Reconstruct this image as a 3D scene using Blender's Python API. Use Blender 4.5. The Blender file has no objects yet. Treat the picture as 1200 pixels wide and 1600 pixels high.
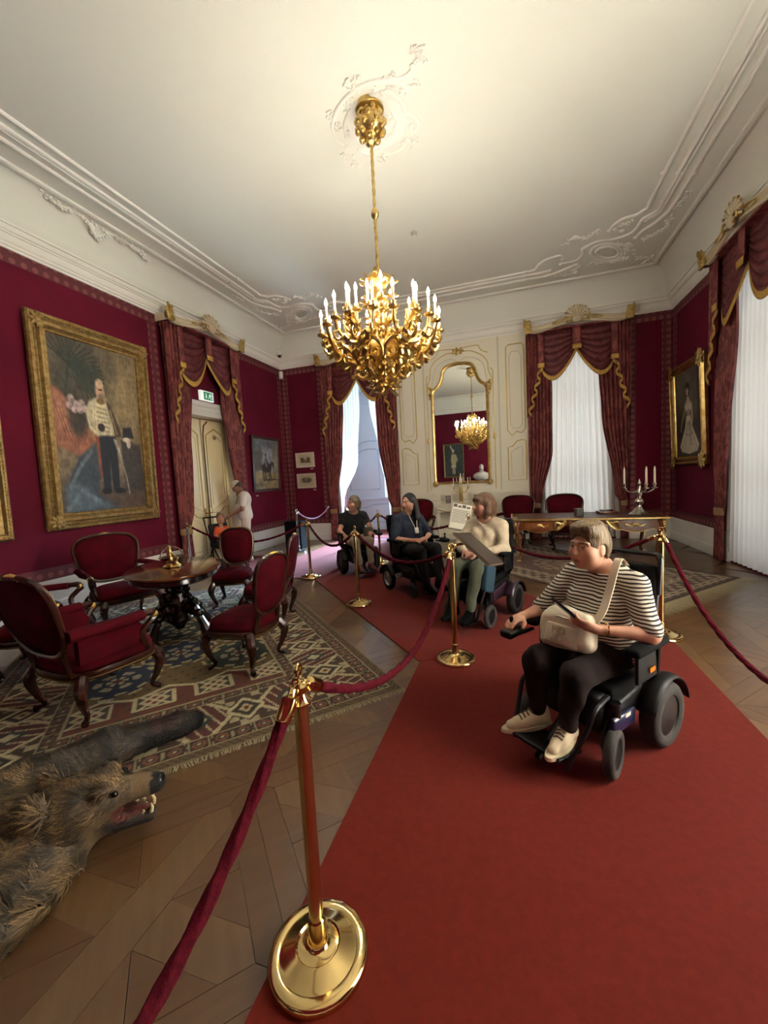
import bpy, bmesh, math, random
import numpy as np
from math import sin, cos, pi, radians, sqrt, atan2, hypot
from mathutils import Vector, Matrix, Euler
random.seed(7); RNG = np.random.default_rng(7)
SC = bpy.context.scene
COL = SC.collection

# ------------------------------------------------------------------ camera
YAW, PITCH, ROLL, FPX = radians(17.926), radians(4.682), radians(-3.056), 622.8
_f = Vector((-sin(YAW)*cos(PITCH), cos(YAW)*cos(PITCH), -sin(PITCH)))
_r = Vector((cos(YAW), sin(YAW), 0)); _u = _r.cross(_f)
_r2 = cos(ROLL)*_r + sin(ROLL)*_u; _u2 = -sin(ROLL)*_r + cos(ROLL)*_u
cd = bpy.data.cameras.new('camera'); cam = bpy.data.objects.new('camera', cd); COL.objects.link(cam)
cd.sensor_fit = 'HORIZONTAL'; cd.sensor_width = 36.0; cd.lens = FPX/1200*36.0; cd.clip_start = 0.02; cd.clip_end = 300
cam.matrix_world = Matrix(((_r2.x, _u2.x, -_f.x, 0), (_r2.y, _u2.y, -_f.y, 0), (_r2.z, _u2.z, -_f.z, 1.6), (0, 0, 0, 1)))
SC.camera = cam

# ------------------------------------------------------------------ world and daylight
W = bpy.data.worlds.new('sky'); SC.world = W; W.use_nodes = True
_bg = W.node_tree.nodes['Background']; _bg.inputs[0].default_value = (0.75, 0.87, 1.0, 1); _bg.inputs[1].default_value = .5

def area_light(name, loc, rot, sx, sy, power, col):
    l = bpy.data.lights.new(name, 'AREA'); l.shape = 'RECTANGLE'; l.size = sx; l.size_y = sy; l.energy = power; l.color = col
    o = bpy.data.objects.new(name, l); o.location = loc; o.rotation_euler = rot; COL.objects.link(o); return o
# daylight that falls through the windows, the near side one added for fill (each lamp stands outside its own window opening)
area_light('daylight_passage', (-3.35, 12.7, 2.0), (radians(-98), 0, 0), 1.0, 2.6, 300, (0.58, 0.82, 1.0))
_s = area_light('daylight_passage_sky', (-2.5, 15.2, 5.0), (0, 0, 0), 2.6, 2.6, 800, (0.42, 0.66, 1.0)); _s.data.spread = radians(34); _s.rotation_euler = (Vector((-4.3, 7.4, 0))-Vector(_s.location)).to_track_quat('-Z', 'Y').to_euler()
area_light('daylight_back', (1.41, 10.75, 2.5), (radians(-90), 0, 0), 1.4, 3.8, 16, (1.0, 0.99, 0.96))
area_light('daylight_side', (4.05, 6.85, 2.5), (0, radians(90), 0), 3.8, 1.4, 17, (1.0, 0.98, 0.95))
area_light('added_side_fill', (4.05, 2.2, 2.5), (0, radians(90), 0), 3.8, 1.6, 1080, (1.0, 0.99, 0.95))  # strong fill behind an unseen window added to brighten the room
CHANDELIER_W = 12.0
SC.view_settings.view_transform = 'Standard'; SC.view_settings.look = 'None'
SC.view_settings.gamma = 1.0; SC.view_settings.use_curve_mapping = False
SC.view_settings.exposure = 1.1

# ------------------------------------------------------------------ colour and materials
def lin(h):
    if isinstance(h, str):
        h = h.lstrip('#'); c = [int(h[i:i+2], 16)/255 for i in (0, 2, 4)]
    else: c = h
    return tuple(x/12.92 if x <= .04045 else ((x+.055)/1.055)**2.4 for x in c)
MATS = {}
def mat(name, col, rough=.5, metal=0., var=None, vs=4., bump=0., bs=60., stretch=None, sheen=0., coat=0., emit=0., ecol=None, trans=0., detail=4., spec=None, alpha=1.):
    m = bpy.data.materials.new(name); m.use_nodes = True; nt = m.node_tree; n = nt.nodes; L = nt.links
    b = n['Principled BSDF']; b.inputs['Roughness'].default_value = rough; b.inputs['Metallic'].default_value = metal
    b.inputs['Base Color'].default_value = (*lin(col), 1)
    if spec is not None: b.inputs['Specular IOR Level'].default_value = spec
    if sheen: b.inputs['Sheen Weight'].default_value = sheen*.45; b.inputs['Sheen Roughness'].default_value = .4; b.inputs['Sheen Tint'].default_value = (*lin(col), 1)
    if coat: b.inputs['Coat Weight'].default_value = coat; b.inputs['Coat Roughness'].default_value = .12
    if trans: b.inputs['Transmission Weight'].default_value = trans
    if alpha < 1: b.inputs['Alpha'].default_value = alpha
    if emit:
        b.inputs['Emission Color'].default_value = (*lin(ecol or col), 1); b.inputs['Emission Strength'].default_value = emit
    if var or bump:
        tc = n.new('ShaderNodeTexCoord'); mp = n.new('ShaderNodeMapping'); L.new(tc.outputs['Object'], mp.inputs[0])
        if stretch: mp.inputs['Scale'].default_value = stretch
        if var:
            t = n.new('ShaderNodeTexNoise'); t.inputs['Scale'].default_value = vs; t.inputs['Detail'].default_value = detail
            L.new(mp.outputs[0], t.inputs[0]); r = n.new('ShaderNodeValToRGB'); L.new(t.outputs[0], r.inputs[0])
            r.color_ramp.elements[0].position = .36; r.color_ramp.elements[1].position = .64
            r.color_ramp.elements[0].color = (*lin(col), 1); r.color_ramp.elements[1].color = (*lin(var), 1)
            L.new(r.outputs[0], b.inputs['Base Color'])
        if bump:
            t2 = n.new('ShaderNodeTexNoise'); t2.inputs['Scale'].default_value = bs; t2.inputs['Detail'].default_value = 3
            L.new(mp.outputs[0], t2.inputs[0]); bn = n.new('ShaderNodeBump'); bn.inputs['Strength'].default_value = bump
            bn.inputs['Distance'].default_value = .01; L.new(t2.outputs[0], bn.inputs['Height']); L.new(bn.outputs[0], b.inputs['Normal'])
    MATS[name] = m; return m
def vcol_mat(name, rough=.6, coat=0., bump=0., bs=80., sheen=0., metal=0.):
    m = mat(name, '#808080', rough, metal, bump=bump, bs=bs, coat=coat, sheen=sheen); nt = m.node_tree
    a = nt.nodes.new('ShaderNodeVertexColor'); a.layer_name = 'Col'; nt.links.new(a.outputs[0], nt.nodes['Principled BSDF'].inputs['Base Color']); return m
def pattern_mat(name, c1, c2, scale=12., rough=.6, stretch=None, thr=.12, sheen=.3, kind='vor', coat=0., bump=.15):
    """two-tone woven pattern: figure of colour c2 on a ground of colour c1"""
    m = mat(name, c1, rough, sheen=sheen, coat=coat); nt = m.node_tree; n = nt.nodes; L = nt.links; b = n['Principled BSDF']
    tc = n.new('ShaderNodeTexCoord'); mp = n.new('ShaderNodeMapping'); L.new(tc.outputs['Object'], mp.inputs[0])
    if stretch: mp.inputs['Scale'].default_value = stretch
    if kind == 'vor':
        t = n.new('ShaderNodeTexVoronoi'); t.feature = 'DISTANCE_TO_EDGE'; t.inputs['Scale'].default_value = scale
    elif kind == 'ring':
        t = n.new('ShaderNodeTexVoronoi'); t.inputs['Scale'].default_value = scale; t.inputs['Randomness'].default_value = 0.
    else:
        t = n.new('ShaderNodeTexNoise'); t.inputs['Scale'].default_value = scale; t.inputs['Detail'].default_value = 5; t.inputs['Distortion'].default_value = 1.2
    L.new(mp.outputs[0], t.inputs[0]); r = n.new('ShaderNodeValToRGB'); L.new(t.outputs[0], r.inputs[0])
    e = r.color_ramp.elements
    e[0].position = thr-.03; e[1].position = thr+.03; e[0].color = (*lin(c2), 1); e[1].color = (*lin(c1), 1)
    if kind == 'ring':
        x = e.new(thr*1.9); x.color = (*lin(c1), 1); x = e.new(thr*2.1); x.color = (*lin(c2), 1); x = e.new(thr*3.0); x.color = (*lin(c2), 1); x = e.new(thr*3.2); x.color = (*lin(c1), 1)
    L.new(r.outputs[0], b.inputs['Base Color'])
    if bump:
        bn = n.new('ShaderNodeBump'); bn.inputs['Strength'].default_value = bump; bn.inputs['Distance'].default_value = .004
        L.new(r.outputs[0], bn.inputs['Height']); L.new(bn.outputs[0], b.inputs['Normal'])
    return m

GOLD = mat('gilding', '#dfc484', .28, 1., var='#bc9c58', vs=9, bump=.25, bs=40)
GOLDF = mat('gilt_frame', '#a98d55', .42, .6, var='#86693a', vs=16, bump=.5, bs=70)
GILT = mat('gilt_line', '#c8a95a', .3, .8)
BRASS = mat('polished_brass', '#dcc084', .13, 1.)
COPPER = mat('lacquered_tube', '#e0c898', .16, 1.)
CHROME = mat('chrome', '#c9c9c9', .15, 1.)
SILVER = mat('silver', '#b9b4a8', .22, 1., bump=.2, bs=60)
STUCCO = mat('stucco_white', '#e9e8de', .75)
CEIL = mat('ceiling_plaster', '#dfe0d4', .85, bump=.05, bs=20)
CREAM = mat('cream_paint', '#e0dac4', .42)
DOORM = mat('door_paint', '#e8d7a8', .3, coat=.3)
WHITEP = mat('white_paint', '#dedbd2', .45)
WALLRED = mat('red_wall_velvet', '#640f27', .85, var='#570d21', vs=1.3, spec=.2, sheen=.1, bump=.08, bs=220)
BORDER = pattern_mat('wall_border', '#5c2229', '#804443', 7.5, .7, thr=.17, kind='ring')
DAMASK = pattern_mat('damask', '#642023', '#86433c', 9, .62, stretch=(1, 1, .45), thr=.5, kind='noise')
SWAGM = pattern_mat('swag_damask', '#561a1f', '#6a2c2c', 8, .55, thr=.5, kind='noise', sheen=.45)
FRINGE = mat('gold_fringe', '#c39c46', .55, var='#a57e35', vs=60)
SHEER = mat('sheer_white', '#e4e4e2', .8)
def _sheer(m, col, f):
    nt = m.node_tree; n = nt.nodes; L = nt.links; out = [x for x in n if x.type == 'OUTPUT_MATERIAL'][0]
    d = n.new('ShaderNodeBsdfDiffuse'); d.inputs[0].default_value = (*lin(col), 1); t = n.new('ShaderNodeBsdfTranslucent'); t.inputs[0].default_value = (*lin(col), 1)
    mx = n.new('ShaderNodeMixShader'); mx.inputs[0].default_value = f; L.new(d.outputs[0], mx.inputs[1]); L.new(t.outputs[0], mx.inputs[2]); L.new(mx.outputs[0], out.inputs[0])
_sheer(SHEER, '#dedbd3', .5)
CARPET = mat('red_carpet', '#671a0e', .9, var='#5e170c', vs=30, bump=.35, bs=420)
_c = CARPET.node_tree.nodes['Principled BSDF']; _c.inputs['Sheen Weight'].default_value = .05; _c.inputs['Specular IOR Level'].default_value = .2; _c.inputs['Sheen Roughness'].default_value = .35
VELVET = mat('red_velvet', '#4e0411', .9, var='#3a030c', vs=6, spec=.12)
MAHOG = mat('mahogany', '#38180e', .25, var='#28100a', vs=5, stretch=(1, 6, 6), coat=.4)
TABLEW = mat('table_wood', '#5c3114', .16, var='#432009', vs=3, stretch=(8, 1, 8), coat=.6)
DESKW = mat('desk_veneer', '#743f1e', .25, var='#5c3114', vs=4, stretch=(2, 6, 6), coat=.4)
EBONY = mat('ebonised_wood', '#1c100c', .2, coat=.4)
BLACKP = mat('black_plastic', '#070708', .5, spec=.3)
BLACKM = mat('black_metal', '#0a0a0c', .35, metal=.2)
BLACKF = mat('black_fabric', '#0a0a0b', .85, bump=.2, bs=300, spec=.15)
RUBBER = mat('grey_rubber', '#35322f', .85, bump=.2, bs=120)
RUBBERB = mat('black_rubber', '#191919', .75)
ROPE = mat('burgundy_rope', '#560d1c', .9, var='#430a15', vs=60, bump=.4, bs=160, spec=.1)
WAX = mat('candle_wax', '#e6dcc4', .45)
BULB = mat('lit_bulb', '#fff4dc', .3, emit=40., ecol='#ffeccb')
GLASSB = mat('clear_bulb', '#f2f0ea', .05, trans=.9)
PAPER = mat('paper', '#cfc9b8', .8)

# ------------------------------------------------------------------ mesh building
class MB:
    def __init__(s): s.v = []; s.f = []; s.mi = []; s.cm = 0; s.vc = None
    def _add(s, vs, fs):
        o = len(s.v); s.v.extend([tuple(p) for p in vs]); s.f.extend([tuple(i+o for i in q) for q in fs]); s.mi.extend([s.cm]*len(fs)); return s
    def box(s, c, d, R=None):
        x, y, z = d[0]/2, d[1]/2, d[2]/2
        vs = [(-x,-y,-z),(x,-y,-z),(x,y,-z),(-x,y,-z),(-x,-y,z),(x,-y,z),(x,y,z),(-x,y,z)]
        if R is not None: vs = [R @ Vector(p) for p in vs]
        return s._add([(p[0]+c[0], p[1]+c[1], p[2]+c[2]) for p in vs], [(0,3,2,1),(4,5,6,7),(0,1,5,4),(1,2,6,5),(2,3,7,6),(3,0,4,7)])
    def b2(s, lo, hi): return s.box([(a+b)/2 for a, b in zip(lo, hi)], [abs(b-a) for a, b in zip(lo, hi)])
    def rbox(s, c, d, r, R=None, seg=3):
        """box with rounded edges"""
        bm = bmesh.new(); bmesh.ops.create_cube(bm, size=1); bmesh.ops.scale(bm, vec=d, verts=bm.verts)
        bmesh.ops.bevel(bm, geom=bm.edges[:], offset=min(r, min(d)*.49), segments=seg, profile=.5, affect='EDGES')
        if R is not None: bmesh.ops.transform(bm, matrix=R.to_4x4(), verts=bm.verts)
        bm.verts.index_update(); vs = [(p.co.x+c[0], p.co.y+c[1], p.co.z+c[2]) for p in bm.verts]; fs = [[q.index for q in f.verts] for f in bm.faces]; bm.free(); return s._add(vs, fs)
    def rings(s, R, close=True, caps=True):
        n = len(R[0]); vs = [p for r in R for p in r]; fs = []
        m = n if close else n-1
        for i in range(len(R)-1):
            for j in range(m):
                k = (j+1) % n; fs.append((i*n+j, i*n+k, (i+1)*n+k, (i+1)*n+j))
        if caps and close: fs.append(tuple(range(n-1, -1, -1))); fs.append(tuple((len(R)-1)*n+j for j in range(n)))
        return s._add(vs, fs)
    def lathe(s, prof, c=(0,0,0), n=24, R=None, caps=True, fn=None):
        rg = []
        for r, z in prof:
            ring = []
            for j in range(n):
                a = 2*pi*j/n; rr = r*(fn(a, z) if fn else 1); p = Vector((rr*cos(a), rr*sin(a), z))
                if R is not None: p = R @ p
                ring.append((p[0]+c[0], p[1]+c[1], p[2]+c[2]))
            rg.append(ring)
        return s.rings(rg, True, caps)
    def tube(s, path, rad, n=8, closed=False, flat=1., caps=True, up=None):
        P = [Vector(p) for p in path]; N = len(P)
        rads = rad if hasattr(rad, '__len__') else [rad]*N
        rg = []; nrm = None
        for i in range(N):
            if closed: t = P[(i+1) % N]-P[i-1]
            else: t = P[min(i+1, N-1)]-P[max(i-1, 0)]
            if t.length < 1e-9: t = Vector((0, 0, 1))
            t.normalize()
            if nrm is None:
                a = Vector(up) if up is not None else (Vector((0, 0, 1)) if abs(t.z) < .9 else Vector((1, 0, 0)))
                nrm = a-t*a.dot(t); nrm.normalize()
            else:
                nrm = nrm-t*nrm.dot(t)
                if nrm.length < 1e-6: nrm = t.orthogonal()
                nrm.normalize()
            b = t.cross(nrm); r = rads[i]
            rg.append([tuple(P[i]+(nrm*cos(2*pi*j/n)*r*flat+b*sin(2*pi*j/n)*r)) for j in range(n)])
        if closed: rg.append(rg[0]); return s.rings(rg, True, False)
        return s.rings(rg, True, caps)
    def ball(s, c, r, n=12, m=8, R=None):
        rr = r if hasattr(r, '__len__') else (r, r, r); rg = []
        for i in range(m+1):
            a = -pi/2+pi*i/m; ca = max(cos(a), 1e-4); ring = []
            for j in range(n):
                p = Vector((rr[0]*ca*cos(2*pi*j/n), rr[1]*ca*sin(2*pi*j/n), rr[2]*sin(a)))
                if R is not None: p = R @ p
                ring.append((p[0]+c[0], p[1]+c[1], p[2]+c[2]))
            rg.append(ring)
        return s.rings(rg, True, True)
    def grid(s, fn, nu, nv, thick=0.):
        vs = []; fs = []
        for i in range(nu+1):
            for j in range(nv+1): vs.append(fn(i/nu, j/nv))
        for i in range(nu):
            for j in range(nv):
                a = i*(nv+1)+j; fs.append((a, a+nv+1, a+nv+2, a+1))
        return s._add(vs, fs)
    def prism(s, poly, z0, z1, axis='z'):
        """closed polygon (list of 2D points, counter-clockwise) pushed from z0 to z1 along an axis"""
        def P(p, z): return {'z': (p[0], p[1], z), 'y': (p[0], z, p[1]), 'x': (z, p[0], p[1])}[axis]
        n = len(poly); vs = [P(p, z0) for p in poly]+[P(p, z1) for p in poly]
        fs = [tuple(range(n-1, -1, -1)), tuple(range(n, 2*n))]+[(i, (i+1) % n, n+(i+1) % n, n+i) for i in range(n)]
        return s._add(vs, fs)
    def move(s, M, i0=0):
        for i in range(i0, len(s.v)): s.v[i] = tuple(M @ Vector(s.v[i]))
        return s
    def build(s, name, m, parent=None, smooth=True, solid=0., sub=0, loc=None, rot=None, bevel=0., fixn=True, angle=40):
        me = bpy.data.meshes.new(name); me.from_pydata(s.v, [], s.f)
        for x in (m if isinstance(m, (list, tuple)) else [m]): me.materials.append(x)
        if any(s.mi): me.polygons.foreach_set('material_index', s.mi)
        if fixn:
            bm = bmesh.new(); bm.from_mesh(me); bmesh.ops.recalc_face_normals(bm, faces=bm.faces); bm.to_mesh(me); bm.free()
        o = bpy.data.objects.new(name, me); COL.objects.link(o)
        if smooth:
            if angle >= 180: me.polygons.foreach_set('use_smooth', [True]*len(me.polygons))
            else: me.shade_smooth() if False else smooth_by_angle(me, radians(angle))
        if parent: o.parent = parent
        if loc is not None: o.location = loc
        if rot is not None: o.rotation_euler = rot
        if solid: md = o.modifiers.new('solid', 'SOLIDIFY'); md.thickness = solid; md.offset = 0
        if bevel: md = o.modifiers.new('bevel', 'BEVEL'); md.width = bevel; md.segments = 2; md.limit_method = 'ANGLE'
        if sub: md = o.modifiers.new('sub', 'SUBSURF'); md.levels = sub; md.render_levels = sub
        return o
def smooth_by_angle(me, ang):
    me.polygons.foreach_set('use_smooth', [True]*len(me.polygons))
    try: me.set_sharp_from_angle(angle=ang)
    except Exception: pass
def tag(o, label=None, cat=None, group=None, kind=None):
    if label: o['label'] = label
    if cat: o['category'] = cat
    if group: o['group'] = group
    if kind: o['kind'] = kind
    return o
def thing(name, label, cat, loc=(0, 0, 0), rz=0., group=None):
    o = bpy.data.objects.new(name, None); COL.objects.link(o); o.location = loc; o.rotation_euler = (0, 0, rz); o.empty_display_size = .1
    return tag(o, label, cat, group)
def dup(o, parent=None):
    c = o.copy(); COL.objects.link(c)
    if parent is not None: c.parent = parent
    for ch in list(o.children): dup(ch, c)
    return c
def struct(o): o['kind'] = 'structure'; return o
def smooth_path(pts, n=8, closed=False):
    """Catmull-Rom through the points"""
    P = [np.array(p, float) for p in pts]; N = len(P); out = []
    rng = range(N if closed else N-1)
    for i in rng:
        g = (lambda k: P[k % N]) if closed else (lambda k: P[min(max(k, 0), N-1)])
        a, b, c, d = g(i-1), g(i), g(i+1), g(i+2)
        for j in range(n):
            t = j/n; out.append(tuple(.5*((2*b)+(-a+c)*t+(2*a-5*b+4*c-d)*t*t+(-a+3*b-3*c+d)*t**3)))
    if not closed: out.append(tuple(P[-1]))
    return out
def rz(a): return Matrix.Rotation(a, 3, 'Z')
def rx(a): return Matrix.Rotation(a, 3, 'X')
def ry(a): return Matrix.Rotation(a, 3, 'Y')

# painted surface: a fine grid whose colours come from a paint function of (u, v) in 0..1
def painted(name, w, h, nx, ny, fn, m, parent=None, thick=0.):
    u, v = np.meshgrid(np.linspace(0, 1, nx+1), np.linspace(0, 1, ny+1), indexing='ij')
    c = np.clip(fn(u, v), 0, 1); c = np.where(c <= .04045, c/12.92, ((c+.055)/1.055)**2.4)
    vs = np.stack([(u-.5)*w, 0*u, v*h], -1).reshape(-1, 3)
    a = (np.arange(nx)[:, None]*(ny+1)+np.arange(ny)[None]).ravel(); q = np.stack([a, a+ny+1, a+ny+2, a+1], -1)
    me = bpy.data.meshes.new(name); me.from_pydata(vs.tolist(), [], q.tolist()); me.materials.append(m)
    at = me.color_attributes.new('Col', 'FLOAT_COLOR', 'POINT'); cc = np.ones((len(vs), 4), np.float32); cc[:, :3] = c.reshape(-1, 3); at.data.foreach_set('color', cc.ravel())
    o = bpy.data.objects.new(name, me); COL.objects.link(o)
    if parent: o.parent = parent
    return o
def rgb(h): h = h.lstrip('#'); return np.array([int(h[i:i+2], 16)/255 for i in (0, 2, 4)])
class Paint:
    def __init__(s, u, v, base): s.u = u; s.v = v; s.c = np.zeros(u.shape+(3,))+rgb(base)
    def mix(s, mask, col, a=1.):
        col = rgb(col) if isinstance(col, str) else col; k = (mask*a)[..., None]; s.c = s.c*(1-k)+col*k; return s
    def ell(s, x, y, rx_, ry_, col, soft=.25, a=1., rot=0.):
        dx = s.u-x; dy = s.v-y; c, n = cos(rot), sin(rot); d = np.sqrt(((dx*c+dy*n)/rx_)**2+((-dx*n+dy*c)/ry_)**2)
        return s.mix(np.clip((1-d)/max(soft, 1e-3)+.5, 0, 1), col, a)
    def poly(s, pts, col, soft=.012, a=1.):
        P = np.array(pts); d = np.full(s.u.shape, 9.); ins = np.zeros(s.u.shape, bool)
        for i in range(len(P)):
            x1, y1 = P[i]; x2, y2 = P[(i+1) % len(P)]; ex, ey = x2-x1, y2-y1; L2 = ex*ex+ey*ey+1e-12
            t = np.clip(((s.u-x1)*ex+(s.v-y1)*ey)/L2, 0, 1); d = np.minimum(d, np.hypot(s.u-x1-t*ex, s.v-y1-t*ey))
            cond = ((y1 > s.v) != (y2 > s.v)) & (s.u < (x2-x1)*(s.v-y1)/((y2-y1) if abs(y2-y1) > 1e-12 else 1e-12)+x1); ins ^= cond
        return s.mix(np.clip(.5+np.where(ins, d, -d)/soft, 0, 1), col, a)
    def line(s, pts, w, col, a=1., soft=.4):
        for (x1, y1), (x2, y2) in zip(pts[:-1], pts[1:]):
            ex, ey = x2-x1, y2-y1; t = np.clip(((s.u-x1)*ex+(s.v-y1)*ey)/(ex*ex+ey*ey+1e-12), 0, 1); d = np.hypot(s.u-x1-t*ex, s.v-y1-t*ey)
            s.mix(np.clip((w-d)/(w*soft)+.5, 0, 1), col, a)
        return s
    def noise(s, amp=.05, sc=12, seed=1, sy=None):
        r = np.random.default_rng(seed); sy = sy or sc; g = r.random((int(sc)+2, int(sy)+2)); x = s.u*sc; y = s.v*sy
        i = np.clip(x.astype(int), 0, int(sc)); j = np.clip(y.astype(int), 0, int(sy)); fx = x-i; fy = y-j; fx = fx*fx*(3-2*fx); fy = fy*fy*(3-2*fy)
        nn = g[i, j]*(1-fx)*(1-fy)+g[i+1, j]*fx*(1-fy)+g[i, j+1]*(1-fx)*fy+g[i+1, j+1]*fx*fy
        s.c = s.c*(1+amp*2*(nn[..., None]-.5)); return s

# ------------------------------------------------------------------ sculpting: smooth distance fields turned into one skin
class SDF:
    def __init__(s, lo, hi, h):
        s.lo = np.array(lo, float); s.h = h; s.n = np.ceil((np.array(hi)-s.lo)/h).astype(int)+1
        s.d = np.full(s.n, 1.0, np.float32); s.ax = [s.lo[i]+h*np.arange(s.n[i]) for i in range(3)]
    def _put(s, fn, lo, hi, k, mode=0):
        m = k+3*s.h; i0 = np.clip(np.floor((np.array(lo)-m-s.lo)/s.h).astype(int), 0, s.n-1); i1 = np.clip(np.ceil((np.array(hi)+m-s.lo)/s.h).astype(int)+1, 1, s.n)
        if (i1 <= i0).any(): return s
        sl = tuple(slice(a, b) for a, b in zip(i0, i1)); X = s.ax[0][sl[0]][:, None, None]; Y = s.ax[1][sl[1]][None, :, None]; Z = s.ax[2][sl[2]][None, None, :]
        b = fn(X, Y, Z); a = s.d[sl]
        if mode == 0: q = np.maximum(k-np.abs(a-b), 0)/max(k, 1e-6); s.d[sl] = np.minimum(a, b)-q*q*k*.25
        elif mode == 1: b = -b; q = np.maximum(k-np.abs(a-b), 0)/max(k, 1e-6); s.d[sl] = np.maximum(a, b)+q*q*k*.25
        return s
    def cone(s, a, b, ra, rb=None, k=.02, mode=0, sq=(1, 1, 1)):
        rb = ra if rb is None else rb; a = np.array(a, float); b = np.array(b, float); e = b-a; L2 = max(e@e, 1e-9); r = max(ra, rb)
        def fn(X, Y, Z):
            px, py, pz = X-a[0], Y-a[1], Z-a[2]; t = np.clip((px*e[0]+py*e[1]+pz*e[2])/L2, 0, 1)
            return np.sqrt(((px-t*e[0])/sq[0])**2+((py-t*e[1])/sq[1])**2+((pz-t*e[2])/sq[2])**2)-(ra+(rb-ra)*t)
        rr = r*max(sq); return s._put(fn, np.minimum(a, b)-rr, np.maximum(a, b)+rr, k, mode)
    def chain(s, pts, rad, k=.02, **kw):
        for i in range(len(pts)-1): s.cone(pts[i], pts[i+1], rad[i], rad[i+1], k, **kw)
        return s
    def ell(s, c, r, k=.02, R=None, mode=0):
        c = np.array(c, float); r = np.array(r, float); Mx = np.eye(3) if R is None else np.array(R)
        def fn(X, Y, Z):
            p = [X-c[0], Y-c[1], Z-c[2]]; q = [p[0]*Mx[0, i]+p[1]*Mx[1, i]+p[2]*Mx[2, i] for i in range(3)]
            k0 = np.sqrt((q[0]/r[0])**2+(q[1]/r[1])**2+(q[2]/r[2])**2); k1 = np.sqrt((q[0]/r[0]**2)**2+(q[1]/r[1]**2)**2+(q[2]/r[2]**2)**2)+1e-6
            return k0*(k0-1)/k1
        e = r.max() if R is not None else r
        return s._put(fn, c-e, c+e, k, mode)
    def rbox(s, c, hd, rr, k=.01, R=None, mode=0):
        c = np.array(c, float); hd = np.array(hd, float)-rr; Mx = np.eye(3) if R is None else np.array(R)
        def fn(X, Y, Z):
            p = [X-c[0], Y-c[1], Z-c[2]]; q = [np.abs(p[0]*Mx[0, i]+p[1]*Mx[1, i]+p[2]*Mx[2, i])-hd[i] for i in range(3)]
            return np.sqrt(sum(np.maximum(x, 0)**2 for x in q))+np.minimum(np.maximum(np.maximum(q[0], q[1]), q[2]), 0)-rr
        e = np.linalg.norm(hd)+rr if R is not None else hd+rr
        return s._put(fn, c-e, c+e, k, mode)
    def cut(s, n, o):
        """keep the side of the plane the normal points away from"""
        n = np.array(n, float); n /= np.linalg.norm(n); o = np.array(o, float)
        p = n[0]*(s.ax[0]-o[0])[:, None, None]+n[1]*(s.ax[1]-o[1])[None, :, None]+n[2]*(s.ax[2]-o[2])[None, None, :]; s.d = np.maximum(s.d, p.astype(np.float32)); return s
    def wrinkle(s, amp, f=1., seed=0.):
        X = s.ax[0][:, None, None]; Y = s.ax[1][None, :, None]; Z = s.ax[2][None, None, :]
        s.d = s.d+(amp*np.sin(f*(31*Z+17*X+9*Y)+2.2*np.sin(f*(13*X+11*Y)+seed)+1.3*np.sin(f*19*Z+seed))+amp*.7*np.sin(f*(47*X-29*Z+21*Y)+1.7*np.sin(f*23*Y))).astype(np.float32); return s
    def mesh(s):
        d = s.d.copy(); d[0] = d[-1] = 1; d[:, 0] = d[:, -1] = 1; d[:, :, 0] = d[:, :, -1] = 1
        neg = d < 0; n = s.n-1
        C = [(i, j, k) for i in (0, 1) for j in (0, 1) for k in (0, 1)]
        cnt = sum(neg[i:n[0]+i, j:n[1]+j, k:n[2]+k].astype(np.int8) for i, j, k in C); act = np.argwhere((cnt > 0) & (cnt < 8)); N = len(act)
        vid = np.full(n, -1, np.int64); vid[tuple(act.T)] = np.arange(N)
        val = np.stack([d[act[:, 0]+i, act[:, 1]+j, act[:, 2]+k] for i, j, k in C], 1); acc = np.zeros((N, 3)); w = np.zeros(N)
        for a in range(8):
            for bb in range(a+1, 8):
                if sum(abs(x-y) for x, y in zip(C[a], C[bb])) != 1: continue
                x, y = val[:, a], val[:, bb]; mk = (x < 0) != (y < 0); t = np.where(mk, x/np.where(mk, x-y, 1), 0)
                p = np.array(C[a])[None]+t[:, None]*(np.array(C[bb])-np.array(C[a]))[None]; acc += p*mk[:, None]; w += mk
        V = s.lo+s.h*(act+acc/w[:, None]); Q = []
        for ax in range(3):
            o1, o2 = (ax+1) % 3, (ax+2) % 3; sl0 = [slice(None)]*3; sl1 = [slice(None)]*3; sl0[ax] = slice(0, -1); sl1[ax] = slice(1, None)
            A = neg[tuple(sl0)]; B = neg[tuple(sl1)]; e = np.argwhere(A != B); ok = (e[:, o1] > 0) & (e[:, o2] > 0) & (e[:, o1] < n[o1]) & (e[:, o2] < n[o2]) & (e[:, ax] < n[ax]); e = e[ok]
            def g(a, b): q = e.copy(); q[:, o1] -= a; q[:, o2] -= b; return vid[q[:, 0], q[:, 1], q[:, 2]]
            q = np.stack([g(1, 1), g(0, 1), g(0, 0), g(1, 0)], 1); fl = ~A[tuple(e.T)]; q[fl] = q[fl][:, ::-1]; Q.append(q)
        return V, np.concatenate(Q)
    def build(s, name, m, parent=None, col=None, relax=1):
        V, Q = s.mesh(); me = bpy.data.meshes.new(name); me.from_pydata(V.tolist(), [], Q.tolist()); me.polygons.foreach_set('use_smooth', [True]*len(me.polygons))
        me.materials.append(m); o = bpy.data.objects.new(name, me); COL.objects.link(o)
        if col is not None:
            c = np.clip(col(V), 0, 1); c = np.where(c <= .04045, c/12.92, ((c+.055)/1.055)**2.4); at = me.color_attributes.new('Col', 'FLOAT_COLOR', 'POINT')
            cc = np.ones((len(V), 4), np.float32); cc[:, :3] = c; at.data.foreach_set('color', cc.ravel())
        if relax: md = o.modifiers.new('relax', 'SMOOTH'); md.factor = .5; md.iterations = relax
        if parent: o.parent = parent
        return o
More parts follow.
